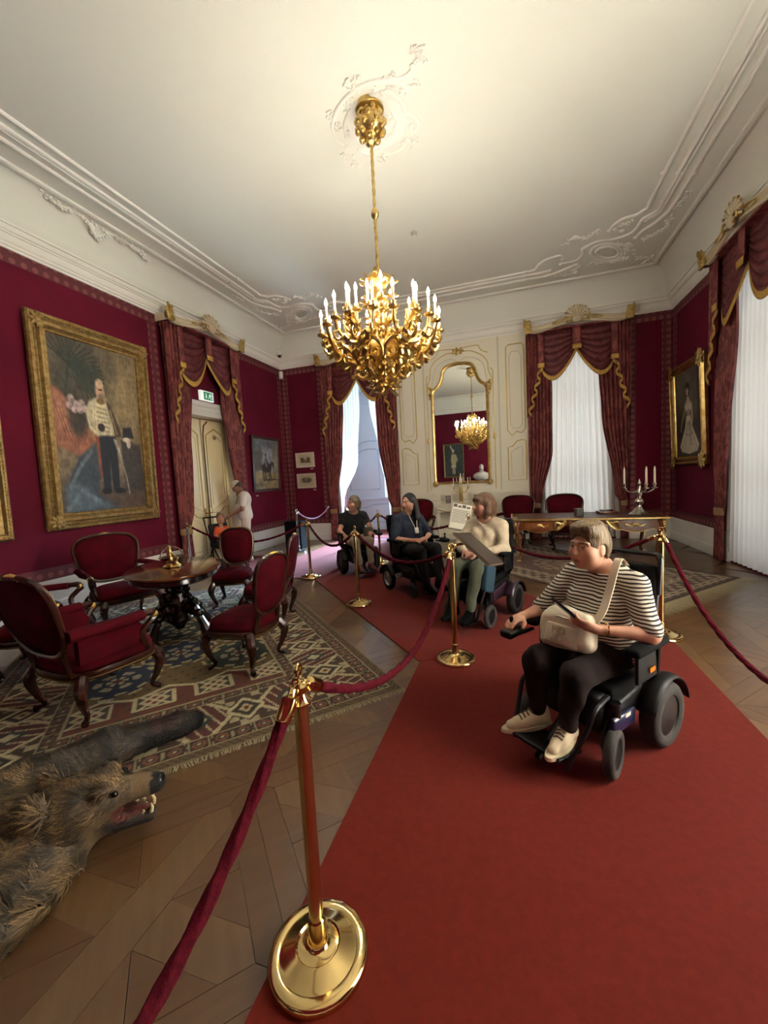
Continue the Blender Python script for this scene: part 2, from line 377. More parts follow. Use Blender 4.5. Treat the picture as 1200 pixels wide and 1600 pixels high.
ROSE=[[(-1.786,4.788),(-1.832,4.673),(-1.829,4.521),(-1.801,4.445),(-1.724,4.349),(-1.625,4.268),(-1.515,4.21),(-1.403,4.168),(-1.283,4.156),(-1.174,4.169),(-1.071,4.197),(-0.968,4.225),(-0.89,4.221),(-0.839,4.191),(-0.814,4.157)],[(-1.23,4.235),(-1.252,4.197),(-1.316,4.184),(-1.389,4.191)],[(-1.189,4.18),(-1.077,4.217),(-0.979,4.266),(-0.936,4.312),(-0.919,4.378),(-0.941,4.419)],[(-1.716,4.656),(-1.695,4.544),(-1.636,4.452),(-1.543,4.365),(-1.437,4.315),(-1.333,4.292),(-1.24,4.297),(-1.165,4.314),(-1.173,4.342)],[(-1.173,4.305),(-1.103,4.302),(-1.056,4.375),(-1.008,4.456),(-0.992,4.526),(-1.003,4.589),(-1.066,4.578)],[(-1.566,4.58),(-1.515,4.514),(-1.422,4.467),(-1.314,4.441),(-1.242,4.443),(-1.156,4.476),(-1.117,4.545),(-1.124,4.61)],[(-1.19,4.584),(-1.237,4.58),(-1.265,4.626),(-1.224,4.656),(-1.168,4.635),(-1.091,4.623),(-1.005,4.622),(-0.933,4.671),(-0.898,4.754),(-0.908,4.823),(-0.969,4.873),(-0.997,4.832),(-0.981,4.794)],[(-1.112,4.699),(-1.095,4.75),(-1.138,4.838),(-1.209,4.903),(-1.301,4.947),(-1.418,4.976),(-1.527,4.975),(-1.612,4.941),(-1.646,4.885)],[(-1.067,4.959),(-1.134,5.014),(-1.215,5.065),(-1.313,5.077),(-1.397,5.079)]]
ROSE_SPRAY=[(-0.739,3.992),(-0.737,4.051),(-0.715,4.111),(-0.762,4.134),(-1.419,4.092),(-1.367,4.078),(-1.465,4.12),(-1.788,4.324),(-1.762,4.518),(-1.806,4.933),(-1.835,4.87),(-1.087,4.983),(-1.009,5.096),(-1.02,4.978),(-1.436,5.116),(-1.77,5.091),(-1.855,4.949),(-1.807,5.04),(-0.829,4.33),(-1.054,4.142),(-1.523,4.257),(-1.582,4.311),(-0.975,4.333),(-1.074,4.283),(-1.252,4.747),(-1.628,4.57)]
CORNER=[[(2.089,6.776),(2.118,7.462),(2.075,7.586),(1.985,7.675),(1.828,7.697),(1.723,7.81),(1.673,7.978)],[(2.289,6.856),(2.304,7.538),(2.266,7.707),(2.141,7.827),(2.11,8.066),(2.049,8.21),(1.865,8.285),(1.708,8.27)],[(2.334,6.874),(2.349,7.576),(2.306,7.765),(2.194,7.893)],[(2.491,6.937),(2.477,7.669),(2.443,7.844),(2.362,8.032),(2.241,8.193),(2.169,8.388)],[(1.708,8.27),(1.549,8.255),(1.427,8.311),(1.335,8.41),(1.364,8.596),(1.281,8.803),(1.02,8.817)],[(0.357,8.86),(0.541,8.839),(0.621,8.643),(0.758,8.514),(0.97,8.485),(1.014,8.625)],[(0.361,9.003),(0.645,9.022),(0.828,8.999)],[(0.367,9.188),(0.751,9.212),(0.994,9.141),(1.166,9.045),(1.305,8.974)],[(1.757,7.965),(1.815,8.062),(1.891,8.07)]]
CART=[[(2.071,8.841),(2.072,8.998),(1.993,9.081),(1.855,9.066),(1.698,8.954),(1.569,8.78),(1.502,8.597),(1.512,8.452),(1.592,8.381),(1.721,8.398),(1.866,8.498),(1.994,8.659)],[(2.004,8.813),(2.002,8.913),(1.944,8.963),(1.846,8.949),(1.735,8.873),(1.644,8.758),(1.597,8.638),(1.605,8.543),(1.663,8.498),(1.757,8.512),(1.862,8.583),(1.953,8.692)]]
GARL=[[(2.579,7.347),(2.589,7.616),(2.51,7.703)],[(2.537,7.926),(2.594,8.175),(2.487,8.37),(2.335,8.536)],[(2.819,8.877),(2.771,9.143),(2.805,9.53)],[(2.158,8.651),(2.396,9.163),(2.583,9.244)],[(1.024,8.112),(1.159,7.935),(1.338,8.087),(1.483,7.898)],[(0.843,9.181),(1.108,9.334),(1.29,9.307),(1.372,9.036)],[(1.911,8.49),(2.099,8.625),(2.131,8.867)],[(2.523,9.539),(2.677,9.284)],[(1.575,9.027),(1.788,9.087),(2.063,9.175),(2.21,9.082)],[(1.963,7.865),(1.869,7.871)],[(2.779,7.502),(2.891,7.474)]]
LG=[(3.98,5.57),(4.15,5.53),(4.32,5.57),(4.52,5.61),(4.62,5.52),(4.68,5.41),(4.88,5.66),(5.09,5.68),(5.31,5.65),(5.42,5.56),(5.51,5.5)]
# ------------------------------------------------------------------ the room
XL, XR, YB, YF, ZC = -6.08, 3.28, 10.06, -1.1, 5.58
def wallframe(side, u, z=0.):
    """location and z-rotation of a thing hung on a wall; its local x runs right, y into the wall, z up"""
    return {'back': ((u, YB, z), 0.), 'left': ((XL, u, z), pi/2), 'right': ((XR, u, z), -pi/2), 'front': ((u, YF, z), pi)}[side]
def wall_boxes(b, side, a0, a1, z0, z1, holes, t=.35, off=0.):
    us = sorted({a0, a1, *[h[0] for h in holes], *[h[1] for h in holes]}); zs = sorted({z0, z1, *[h[2] for h in holes], *[h[3] for h in holes]})
    for i in range(len(us)-1):
        for j in range(len(zs)-1):
            cu, cz = (us[i]+us[i+1])/2, (zs[j]+zs[j+1])/2
            if any(h[0] < cu < h[1] and h[2] < cz < h[3] for h in holes): continue
            if side == 'back': b.b2((us[i], YB-off, zs[j]), (us[i+1], YB+t, zs[j+1]))
            if side == 'front': b.b2((us[i], YF+off, zs[j]), (us[i+1], YF-t, zs[j+1]))
            if side == 'left': b.b2((XL+off, us[i], zs[j]), (XL-t, us[i+1], zs[j+1]))
            if side == 'right': b.b2((XR-off, us[i], zs[j]), (XR+t, us[i+1], zs[j+1]))
    return b
H_LEFT = (6.28, 7.78, -.01, 3.15); H_PASS = (-4.45, -3.05, -.01, 4.25); H_W2 = (.75, 2.07, .3, 4.4); H_R = (6.15, 7.55, .05, 4.4); H_R2 = (1.35, 3.05, .05, 4.4)  # H_R2 is the unseen opening added to let the fill in
wl = struct(wall_boxes(MB(), 'left', YF-.35, YB+.35, -.02, 5.7, [H_LEFT]).build('wall_left', WALLRED, smooth=False))
wb = struct(wall_boxes(MB(), 'back', XL, XR, -.02, 5.7, [H_PASS, H_W2]).build('wall_back', WALLRED, smooth=False))
wr = struct(wall_boxes(MB(), 'right', YF-.35, YB+.35, -.02, 5.7, [H_R, H_R2]).build('wall_right', WALLRED, smooth=False))
wf = struct(wall_boxes(MB(), 'front', XL, XR, -.02, 5.7, []).build('wall_front', WALLRED, smooth=False))

# woven border strips along the edges of the red cloth
def strips(par, side, rects):
    for a0, a1, z0, z1 in rects:
        wall_boxes(MB(), side, a0, a1, z0, z1, [], t=-.0, off=.006).build('wall_border', BORDER, par, smooth=False)
BW = .17
strips(wl, 'left', [(YF, YB, 4.62, 4.62+BW), (YF, 5.9, .46, .46+BW), (8.05, YB, .46, .46+BW), (5.74, 5.74+BW, .63, 4.62), (8.05, 8.05+BW, .63, 4.62), (YB-.2, YB-.03, .63, 4.62)])
strips(wb, 'back', [(XL, -4.8, 4.62, 4.79), (2.4, XR, 4.62, 4.79), (XL, -4.75, .46, .63), (2.45, XR, .46, .63), (XL+.03, XL+.2, .63, 4.62), (-4.98, -4.84, .63, 4.62), (2.47, 2.6, .63, 4.62), (XR-.2, XR-.03, .63, 4.62)])
strips(wr, 'right', [(YF, YB, 4.62, 4.79), (8.0, YB, .46, .63), (8.02, 8.16, .63, 4.62), (YB-.2, YB-.03, .63, 4.62)])
# baseboards
def base(name, side, segs):
    b = MB()
    for a0, a1 in segs:
        wall_boxes(b, side, a0, a1, 0, .17, [], t=0, off=.045); wall_boxes(b, side, a0, a1, .17, .43, [], t=0, off=.028); wall_boxes(b, side, a0, a1, .43, .465, [], t=0, off=.04)
    return struct(b.build(name, WHITEP, smooth=False, bevel=.004))
base('baseboard_left', 'left', [(YF, 6.2), (7.86, YB)]); base('baseboard_back', 'back', [(XL, -4.52), (2.2, XR)]); base('baseboard_right', 'right', [(YF, 1.3), (3.1, 6.1), (7.6, YB)]); base('baseboard_front', 'front', [(XL, XR)])

# ceiling with its cove, cornice round the room, stucco ribs
def rect_ring(d, z): return [(XL+d, YF+d, z), (XR-d, YF+d, z), (XR-d, YB-d, z), (XL+d, YB-d, z)]
b = MB(); prof = [(.17, 5.06), (.18, 5.12)] + [(.18+.27*(1-cos(t)), 5.12+.46*sin(t)) for t in np.linspace(.1, pi/2, 12)]
b.rings([rect_ring(d, z) for d, z in prof], True, False); b._add(rect_ring(.44, ZC), [(0, 1, 2, 3)])
b.b2((XL-.3, YF-.3, ZC+.06), (XR+.3, YB+.3, ZC+.16))
ceiling = struct(b.build('ceiling', CEIL, angle=25))
cp = [(0, 4.79), (.03, 4.79), (.03, 4.82), (.05, 4.83), (.05, 4.86), (.06, 4.87), (.085, 4.93), (.09, 4.95), (.11, 4.95), (.11, 4.97), (.13, 4.98), (.15, 5.02), (.15, 5.03), (.175, 5.03), (.175, 5.06), (.0, 5.06)]
trim1 = struct(MB().rings([rect_ring(d, z) for d, z in cp], True, False).build('trim_1', STUCCO, angle=20))
b = MB(); b.rings([rect_ring(d, z) for d, z in ((.44, 5.585), (.44, 5.55), (.47, 5.535), (.5, 5.535), (.52, 5.55), (.52, 5.585))], True, False)
trim2 = struct(b.build('trim_2', STUCCO, angle=50))
def rib(path, r, n=8): return MB().tube([(x, y, ZC-.004) for x, y in path], r, n, flat=.8)
def straight(name, pairs):
    b = MB()
    for p, q, r in pairs: b.tube([(p[0], p[1], ZC-.004), (q[0], q[1], ZC-.004)], r, 8)
    return struct(b.build(name, STUCCO))
straight('trim_3', [((-4.9, YF+1.1), (-4.9, 7.46), .026), ((-5.07, YF+.95), (-5.07, 7.54), .028), ((-5.13, YF+.9), (-5.13, 7.57), .022), ((-5.27, YF+.8), (-5.27, 7.67), .028)])
straight('trim_4', [((2.1, YF+1.1), (2.1, 7.46), .026), ((2.29, YF+.95), (2.29, 7.54), .028), ((2.35, YF+.9), (2.35, 7.57), .022), ((2.48, YF+.8), (2.48, 7.67), .028)])
straight('trim_5', [((-3.2, 8.86), (.36, 8.86), .026), ((-3.2, 9.0), (.36, 9.0), .028), ((-3.2, 9.19), (.36, 9.19), .028)])
def spray(b, p, s=.06, n=5, z=ZC-.005, rnd=random):
    for i in range(n):
        a = rnd.uniform(0, 2*pi); d = rnd.uniform(.2, 1)*s; q = (p[0]+cos(a)*d, p[1]+sin(a)*d, z)
        b.ball(q, (s*.42, s*.2, s*.22), 7, 4, rz(rnd.uniform(0, pi)))
def ornament(name, curves, closed, garl, sprays, r=.024, fx=lambda x: x, par=None):
    b = MB()
    for c in curves:
        P = smooth_path([(fx(x), y) for x, y in c], 6); N = len(P); b.tube([(x, y, ZC-.004) for x, y in P], [r*(.55+.65*sin(pi*(.12+.8*i/N))) for i in range(N)], 8, flat=.9)
        for k in (0, N-1): b.ball((P[k][0], P[k][1], ZC-.006), (r*1.5, r*1.5, r*1.1), 8, 5)
    for c in closed: P = smooth_path([(fx(x), y) for x, y in c], 4, True); b.tube([(x, y, ZC-.004) for x, y in P], r, 8, closed=True)
    for g in garl:
        P = smooth_path([(fx(x), y) for x, y in g], 6); b.tube([(x, y, ZC-.004) for x, y in P], r*.4, 6)
        for q in P[::2]: spray(b, q, .07, 4)
    for q in sprays: spray(b, (fx(q[0]), q[1]), .07, 6)
    return b.build(name, STUCCO, par)
struct(ornament('trim_6', CORNER, CART, GARL, [], .028)); struct(ornament('trim_7', CORNER, CART, GARL, [], .028, fx=lambda x: -2.8-x))
rose = struct(ornament('trim_8', ROSE, [], [], ROSE_SPRAY, .02))
b = MB(); b.lathe([(.34, ZC+.005), (.33, ZC-.02), (.22, ZC-.03), (.2, ZC-.01), (.02, ZC-.01)], (-1.34, 4.62, 0), 40, fn=lambda a, z: 1+.05*sin(9*a)); b.build('rosette', STUCCO, rose)
b = MB()
LP = [(XL+.36+.02*sin(i), y, min(z, 5.56)-.02) for i, (y, z) in enumerate(LG)]
b.tube(smooth_path(LP, 4), .014, 6)
for q in smooth_path(LP, 3):
    for k in range(3): b.ball((q[0]+random.uniform(-.02, .02), q[1]+random.uniform(-.05, .05), q[2]+random.uniform(-.05, .05)), (.02, .034, .02), 6, 4, rx(random.uniform(0, 3)))
struct(b.build('trim_9', STUCCO))

# floor: slab with square parquet panels laid on the diagonal
floor = MB().b2((XL, YF, -.12), (XR, YB, -.012)).build('floor', mat('floor_slab', '#3a2615', .5), smooth=False); struct(floor)
PLANK = []
for i, (c, v) in enumerate((('#5f4429', '#563c24'), ('#5b412a', '#513922'), ('#644a2f', '#5c4328'), ('#573c22', '#50361f'))):
    PLANK.append(mat('parquet_%d' % i, c, .3, var=v, vs=3, stretch=((1, 9, 1) if i % 2 else (9, 1, 1)), coat=.25, bump=.06, bs=30))
PS = .98
def panel_polys():
    g = .0012; h = PS/2; w = .11; out = []
    def P(*pts): out.append(list(pts))
    i = h-w
    P((-h+g, -h+g), (h-g, -h+g), (i-g, -i-g), (-i+g, -i-g)); P((h-g, -h+g), (h-g, h-g), (i+g, i-g), (i+g, -i+g)); P((h-g, h-g), (-h+g, h-g), (-i+g, i+g), (i-g, i+g)); P((-h+g, h-g), (-h+g, -h+g), (-i-g, -i+g), (-i-g, i-g))
    k = .06    # crossing boards
    P((-i+g, -i+g), (-i+2*k, -i+g), (i-g, i-2*k), (i-g, i-g), (i-2*k, i-g), (-i+g, -i+2*k))
    P((i-g, -i+g), (i-g, -i+2*k), (2*k+2*g, 0), (0+g, -2*k-g), (i-2*k, -i+g)); P((-i+g, i-g), (-i+g, i-2*k), (-2*k-2*g, 0), (-g, 2*k+g), (-i+2*k, i-g))
    e = i-2*k-2*g
    for s in range(4):
        a = s*pi/2
        for q in ([(-e, -i+g), (-g, -i+g), (-g, -2*k-3*g)], [(g, -i+g), (e, -i+g), (g, -2*k-3*g)]):
            out.append([(x*cos(a)-y*sin(a), x*sin(a)+y*cos(a)) for x, y in q])
    return out
PP = panel_polys(); PMESH = {}
def plank_mesh(i, mi):
    if (i, mi) not in PMESH:
        q = PP[i]; ar = sum(q[k][0]*q[(k+1) % len(q)][1]-q[(k+1) % len(q)][0]*q[k][1] for k in range(len(q)))
        o = MB().prism(q if ar > 0 else q[::-1], -.012, 0).build('parquet_plank', PLANK[mi], floor, smooth=False, fixn=False); PMESH[(i, mi)] = (o.data, [o])
    me, first = PMESH[(i, mi)]
    if first: return first.pop()
    o = bpy.data.objects.new('parquet_plank', me); COL.objects.link(o); o.parent = floor; return o
rest = MB(); cells = []; A45 = radians(45)
for i in range(-12, 13):
    for j in range(-12, 13):
        x = -1.4+(i*cos(A45)-j*sin(A45))*PS; y = 1.0+(i*sin(A45)+j*cos(A45))*PS
        if XL-.5 < x < XR+.5 and YF-.5 < y < YB+.5: cells.append((x, y))
def near_seen(x, y):
    e1 = ((x+.82)*-.719+(y-2.8)*.695, (x+.82)*-.695+(y-2.8)*-.719)
    if -2.8 < x < -.5 and .3 < y < 3.2 and not (e1[0] > .75 and e1[1] > .6): return 1
    if -3.2 < x < -.9 and 3 < y < 6 and -1. < e1[1] < .35: return 1
    if 1.1 < x < 3.2 and 2.9 < y < 8.2: return 1
    return 0
seen = sorted([c for c in cells if near_seen(*c)], key=lambda c: hypot(*c))[:19]
R45 = rz(A45)
for ci, (x, y) in enumerate(cells):
    for k in range(len(PP)):
        mi = (2 if k in (4, 5, 6) else random.choice((0, 1, 1, 3)))
        if (x, y) in seen:
            o = plank_mesh(k, mi); o.location = (x, y, 0); o.rotation_euler = (0, 0, A45)
        else:
            pts = [(x+px*cos(A45)-py*sin(A45), y+px*sin(A45)+py*cos(A45)) for px, py in PP[k]]
            if any(not (XL < p[0] < XR and YF < p[1] < YB) for p in pts): pts = [(min(max(p[0], XL), XR), min(max(p[1], YF), YB)) for p in pts]
            ar = sum(pts[q][0]*pts[(q+1) % len(pts)][1]-pts[(q+1) % len(pts)][0]*pts[q][1] for q in range(len(pts)))
            if abs(ar) < 1e-4: continue
            rest.cm = mi; rest.prism(pts if ar > 0 else pts[::-1], -.012, 0)
o = rest.build('parquet_field', PLANK, floor, smooth=False, fixn=False); o['kind'] = 'stuff'

# red carpet runner in mitred lengths
def carpet(pts, label):
    o = MB().prism(pts, .0005, .011).build('carpet_runner', CARPET, smooth=False, bevel=.003); return tag(o, label, 'carpet', 'lengths of red carpet runner')
dg = (-.675, .737); W2 = (1.35, 4.11); I0 = (-.81, 3.26)
carpet([(-.80, YF+.05), (1.35, YF+.05), (1.35, 4.105), (-.80, 3.262)], 'broad red carpet length in the foreground under the striped-shirt woman')
I1 = (I0[0]+dg[0]*3.55, I0[1]+dg[1]*3.55)                       # inner corner where the runner opens to the side door
O1 = (W2[0]+dg[0]*5.55, W2[1]+dg[1]*5.55)
carpet([(I0[0], I0[1]+.006), (1.35, 4.113), O1, I1], 'diagonal red carpet length under the three wheelchairs in the middle')
carpet([(I1[0]-.004, I1[1]+.003), (O1[0]-.004, O1[1]+.003), (-2.85, 9.9), (-4.5, 9.9), (-4.5, 7.7), (XL+.06, 7.7), (XL+.06, 5.9), (-4.6, 5.86)], 'red carpet area lit lilac by daylight before the white passage')

# passage behind the back wall: small white-panelled room with a window
PW = mat('passage_white', '#d5dadd', .5)
b = MB(); b.b2((-6.4, YB+.35, -.12), (-2.3, 12.5, -.002)); struct(b.build('floor_passage', CARPET, smooth=False))
b = MB(); b.b2((-6.5, 12.1, 0), (-2.3, 12.3, 1.02)); b.b2((-6.5, 12.1, 1.02), (-3.83, 12.3, 4.4)); b.b2((-2.75, 12.1, 1.02), (-2.3, 12.3, 4.4)); b.b2((-3.83, 12.1, 3.6), (-2.75, 12.3, 4.4)); wp = struct(b.build('wall_passage', PW, smooth=False))
b = MB(); b.b2((-2.3, YB+.36, 0), (-2.2, 12.3, 4.4)); b.b2((-6.5, YB+.36, 0), (-6.4, 12.3, 4.4)); b.b2((-6.5, YB+.34, 4.4), (-2.2, 12.3, 4.5)); struct(b.build('wall_passage_side', PW, smooth=False))
GREYL = mat('moulding_grey', '#9fb0bd', .5)
def pmould(pts, name='panel_moulding', par=wp, y=12.095, r=.012, closed=True, m=GREYL):
    return MB().tube([(x, y, z) for x, z in pts], r, 6, closed=closed).build(name, m, par)
pmould([(-5.0, 1.3), (-4.0, 1.3), (-4.0, 2.55), *[(-4.0-1.0*t, 2.55+.16*sin(pi*t)-.3*t) for t in np.linspace(.1, .9, 8)], (-5.0, 2.25)])
pmould([(-5.0, 2.5), *[(-5.0+1.0*t, 2.5+.16*sin(pi*t)+.3*t) for t in np.linspace(.1, .9, 8)], (-4.0, 2.85), (-4.0, 4.0), (-5.0, 4.0)])
pmould([(-4.9, .25), (-3.1, .25), (-3.1, .72), (-3.5, .72), (-3.7, .82), (-4.3, .82), (-4.5, .72), (-4.9, .72)])
b = MB(); b.b2((-6.4, 12.05, 0), (-2.3, 12.1, .14)); b.b2((-6.4, 12.06, .97), (-2.3, 12.1, 1.03)); b.build('passage_dado_rail', PW, wp, smooth=False)

PANE = bpy.data.materials.new('window_pane'); PANE.use_nodes = True
_n = PANE.node_tree; _o = _n.nodes['Material Output']; _t = _n.nodes.new('ShaderNodeBsdfTransparent'); _g = _n.nodes.new('ShaderNodeBsdfGlossy'); _g.inputs['Roughness'].default_value = .02
_m = _n.nodes.new('ShaderNodeMixShader'); _m.inputs[0].default_value = .06; _n.links.new(_t.outputs[0], _m.inputs[1]); _n.links.new(_g.outputs[0], _m.inputs[2]); _n.links.new(_m.outputs[0], _o.inputs[0])
def window(n, side, u0, u1, z0, z1, depth=.22, y=None):
    (lx, ly, lz), a = wallframe(side, (u0+u1)/2, 0)
    if y is not None: ly = y
    w = u1-u0; o = bpy.data.objects.new('window_%d' % n, None); COL.objects.link(o); o.location = (lx, ly, 0); o.rotation_euler = (0, 0, a); struct(o)
    b = MB(); f = .07
    for x in (-w/2+f/2, w/2-f/2, 0): b.b2((x-f/2, depth, z0), (x+f/2, depth+.06, z1))
    for z in (z0+f/2, z1-f/2, z0+(z1-z0)*.3, z0+(z1-z0)*.74): b.b2((-w/2, depth+.002, z-f/2), (w/2, depth+.058, z+f/2))
    b.build('window_frame', WHITEP, o, smooth=False, bevel=.004)
    for sx in (-1, 1):
        xa, xb = (-w/2+f, -f/2) if sx < 0 else (f/2, w/2-f)
        for za, zb in ((z0+f, z0+(z1-z0)*.3-f/2), (z0+(z1-z0)*.3+f/2, z0+(z1-z0)*.74-f/2), (z0+(z1-z0)*.74+f/2, z1-f)):
            MB().b2((xa, depth+.028, za), (xb, depth+.032, zb)).build('window_pane', PANE, o, smooth=False)
    return o
window(1, 'back', -3.83, -2.75, 1.02, 3.6, .08, 12.1); window(2, 'back', H_W2[0], H_W2[1], H_W2[2], H_W2[3]); window(3, 'right', H_R[0], H_R[1], H_R[2], H_R[3]); window(4, 'right', H_R2[0], H_R2[1], H_R2[2], H_R2[3])  # the last window is out of view, added as a light source
# ------------------------------------------------------------------ curtains: pelmet, swags, tails, drapes, sheers
def lerp_pts(P, t):
    for (a, x), (b, y) in zip(P[:-1], P[1:]):
        if t <= b: k = (t-a)/(b-a) if b > a else 0; return x+(y-x)*k
    return P[-1][1]
def sm_pts(P, t):
    for (a, x), (b, y) in zip(P[:-1], P[1:]):
        if t <= b: k = (t-a)/(b-a) if b > a else 0; k = k*k*(3-2*k); return x+(y-x)*k
    return P[-1][1]
HEM = [(0, 3.88), (.1, 3.76), (.22, 3.68), (.38, 3.66), (.55, 3.74), (.75, 3.92), (.9, 4.1), (1, 4.24)]
def hemz(s):
    P = smooth_path(HEM, 6); return lerp_pts(P, s)
HEMS = smooth_path(HEM, 6)
def valance(side, u, where):
    loc, a = wallframe(side, u); t = thing('swag_valance', 'burgundy damask swags and zigzag tails with gold fringe '+where, 'valance', loc, a, 'swag valances')
    for sg in (-1, 1):
        def sw(s, v, fr=False):
            x = sg*(-.72+.72*s) if sg < 0 else sg*(.72-.72*s)
            x = sg*(.72*(1-s)); zh = lerp_pts(HEMS, s); zt = 4.635
            d = .17+.07*sin(pi*s)*(.35+.65*v); fold = .05*(abs(sin(pi*(6.5*v+.3*sin(pi*s)+.35*sin(2.4*s+3*sg))))**.6-.5)*sin(pi*min(max(s, .02), .98))**.35*(1 if v < .95 else (1-v)/.05)
            return (x, -(d+fold), zt+(zh-zt)*v)
        MB().grid(sw, 26, 96).build('swag', SWAGM, t, solid=.006, angle=180)
        def fr(s, v): x, y, z = sw(s, 1.); return (x, y-.012, z+.03-.1*v)
        MB().grid(fr, 30, 3).build('swag_fringe', FRINGE, t, solid=.008, angle=180)
        # flat tab beside the swag
        MB().grid(lambda s, v: (sg*(.66+.14*s), -.26-.01*sin(pi*s), 4.64-.72*v), 4, 8).build('tab', DAMASK, t, solid=.006, angle=180)
        MB().grid(lambda s, v: (sg*(.655+.15*s), -.272, 3.99-.1*v), 4, 2).build('tab_fringe', FRINGE, t, solid=.01, angle=180)
        # cascading tail
        K = 4
        def zig(s): return .045*(abs(((s*K*2+.5) % 2)-1)*2-1)
        def tl(s, v):
            x = sg*(.74+.30*s); zb = 3.86-1.05*s**.85; y = -.2-.035*sin(2*pi*K*s)-.03*(1-s)
            return (x, y, 4.64+(zb-4.64)*v)
        MB().grid(tl, 40, 12).build('tail', DAMASK, t, solid=.006, angle=180)
        pts = []
        for i in range(2*K+1):
            q = i/(2*K); z = 3.88-1.02*q**.95; x = sg*(.73+.26*q+(.055 if i % 2 else -.045)); pts.append((x, -.245-.01*(i % 2), z))
        bb = MB(); PP_ = smooth_path(pts, 6); hw = .042
        bb.grid(lambda s, v: (lambda p: (p[0], p[1]-.004, p[2]+hw*(1-2*v)))(PP_[min(int(round(s*(len(PP_)-1))), len(PP_)-1)]), len(PP_)-1, 2)
        bb.build('tail_fringe', FRINGE, t, solid=.012, angle=180)
    MB().grid(lambda s, v: (-.085+.17*s, -.27-.012*sin(pi*s), 4.66-.42*v), 4, 8).build('tab', DAMASK, t, solid=.006, angle=180)
    MB().grid(lambda s, v: (-.09+.18*s, -.284, 4.3-.1*v), 4, 2).build('tab_fringe', FRINGE, t, solid=.01, angle=180)
    return t
PELM = mat('pelmet_paint', '#cbbd9d', .4); TIE = mat('tan_tieback', '#8f7048', .6, bump=.3, bs=60)
def pelmet(side, u, where, zoff=0.):
    loc, a = wallframe(side, u); t = thing('curtain_pelmet', 'cream carved pelmet with gilt shell and gilt ends '+where, 'pelmet', loc, a, 'carved curtain pelmets')
    def zc(x): k = min(abs(x)/.85, 1); return 4.70+.11*(1-k*k*(3-2*k))+.03*max(0, abs(x)-.85)/.18
    b = MB(); rg = []
    for x in np.linspace(-1.04, 1.04, 41):
        z = zc(x); yb = -.30-.02*cos(x*pi/1.04); rg.append([(x, yb+.02, z-.06), (x, yb-.02, z-.05), (x, yb-.028, z-.03), (x, yb-.008, z), (x, yb-.02, z+.04), (x, yb-.045, z+.06), (x, yb-.045, z+.08), (x, yb+.02, z+.09)])
    b.rings(rg, True, True)
    for s in (-1, 1): b.b2((s*1.04, -.3, 4.66), (s*1.01, -.02, 4.79))
    b.build('pelmet_rail', PELM, t)
    MB().b2((-1.03, -.3, 4.66), (1.03, -.005, 4.69)).build('pelmet_board', DAMASK, t, smooth=False)
    for s in (-1, 1):   # gilt leaf ends
        b = MB()
        b.rbox((s*1.0, -.34, 4.76), (.15, .05, .24), .02, ry(s*.12))
        for i in range(5): b.ball((s*(.95+.028*i), -.37, 4.70+.05*i+.02*(i % 2)), (.022, .018, .05), 8, 6, ry(s*(.7-.2*i)))
        for i in range(4): b.ball((s*(.96+.03*i), -.365, 4.88), (.02, .02, .035), 8, 5, ry(s*(-.4+.25*i)))
        b.tube([(s*(1.0+.04*cos(q)*(1-q/12)), -.372, 4.75+.05*sin(q)*(1-q/12)) for q in np.linspace(0, 9, 26)], .011, 7)
        b.build('gilt_end', GOLD, t)
    b = MB(); cz = 4.83
    for i in range(9):
        aa = radians(-20+220*i/8); r = .16; b.ball((cos(aa)*r*.95, -.37, cz+.03+sin(aa)*r*.8), (.1, .035, .034), 8, 5, ry(-aa))
    b.ball((0, -.38, cz-.03), (.1, .045, .08), 12, 8); b.build('shell', PELM, t)
    b = MB()
    for i in range(10):
        aa = radians(-30+240*i/9); MB().ball((cos(aa)*.245, -.38, cz+.03+sin(aa)*.205), .02, 7, 5).build('gilt_bead', GOLD, t)
    for s in (-1, 1):
        b = MB(); b.tube(smooth_path([(s*.1, -.41, cz-.09), (s*.18, -.41, cz-.06), (s*.17, -.41, cz+.01), (s*.11, -.41, cz-.01)], 5), .015, 6); b.build('gilt_scroll', GOLD, t); b = MB()
        b.tube(smooth_path([(s*.2, -.37, cz-.01), (s*.35, -.365, cz-.01), (s*.5, -.36, cz-.06), (s*.42, -.36, cz-.065), (s*.28, -.365, cz-.045)], 5), .012, 6); b.build('gilt_leaf', GOLD, t)
    return t
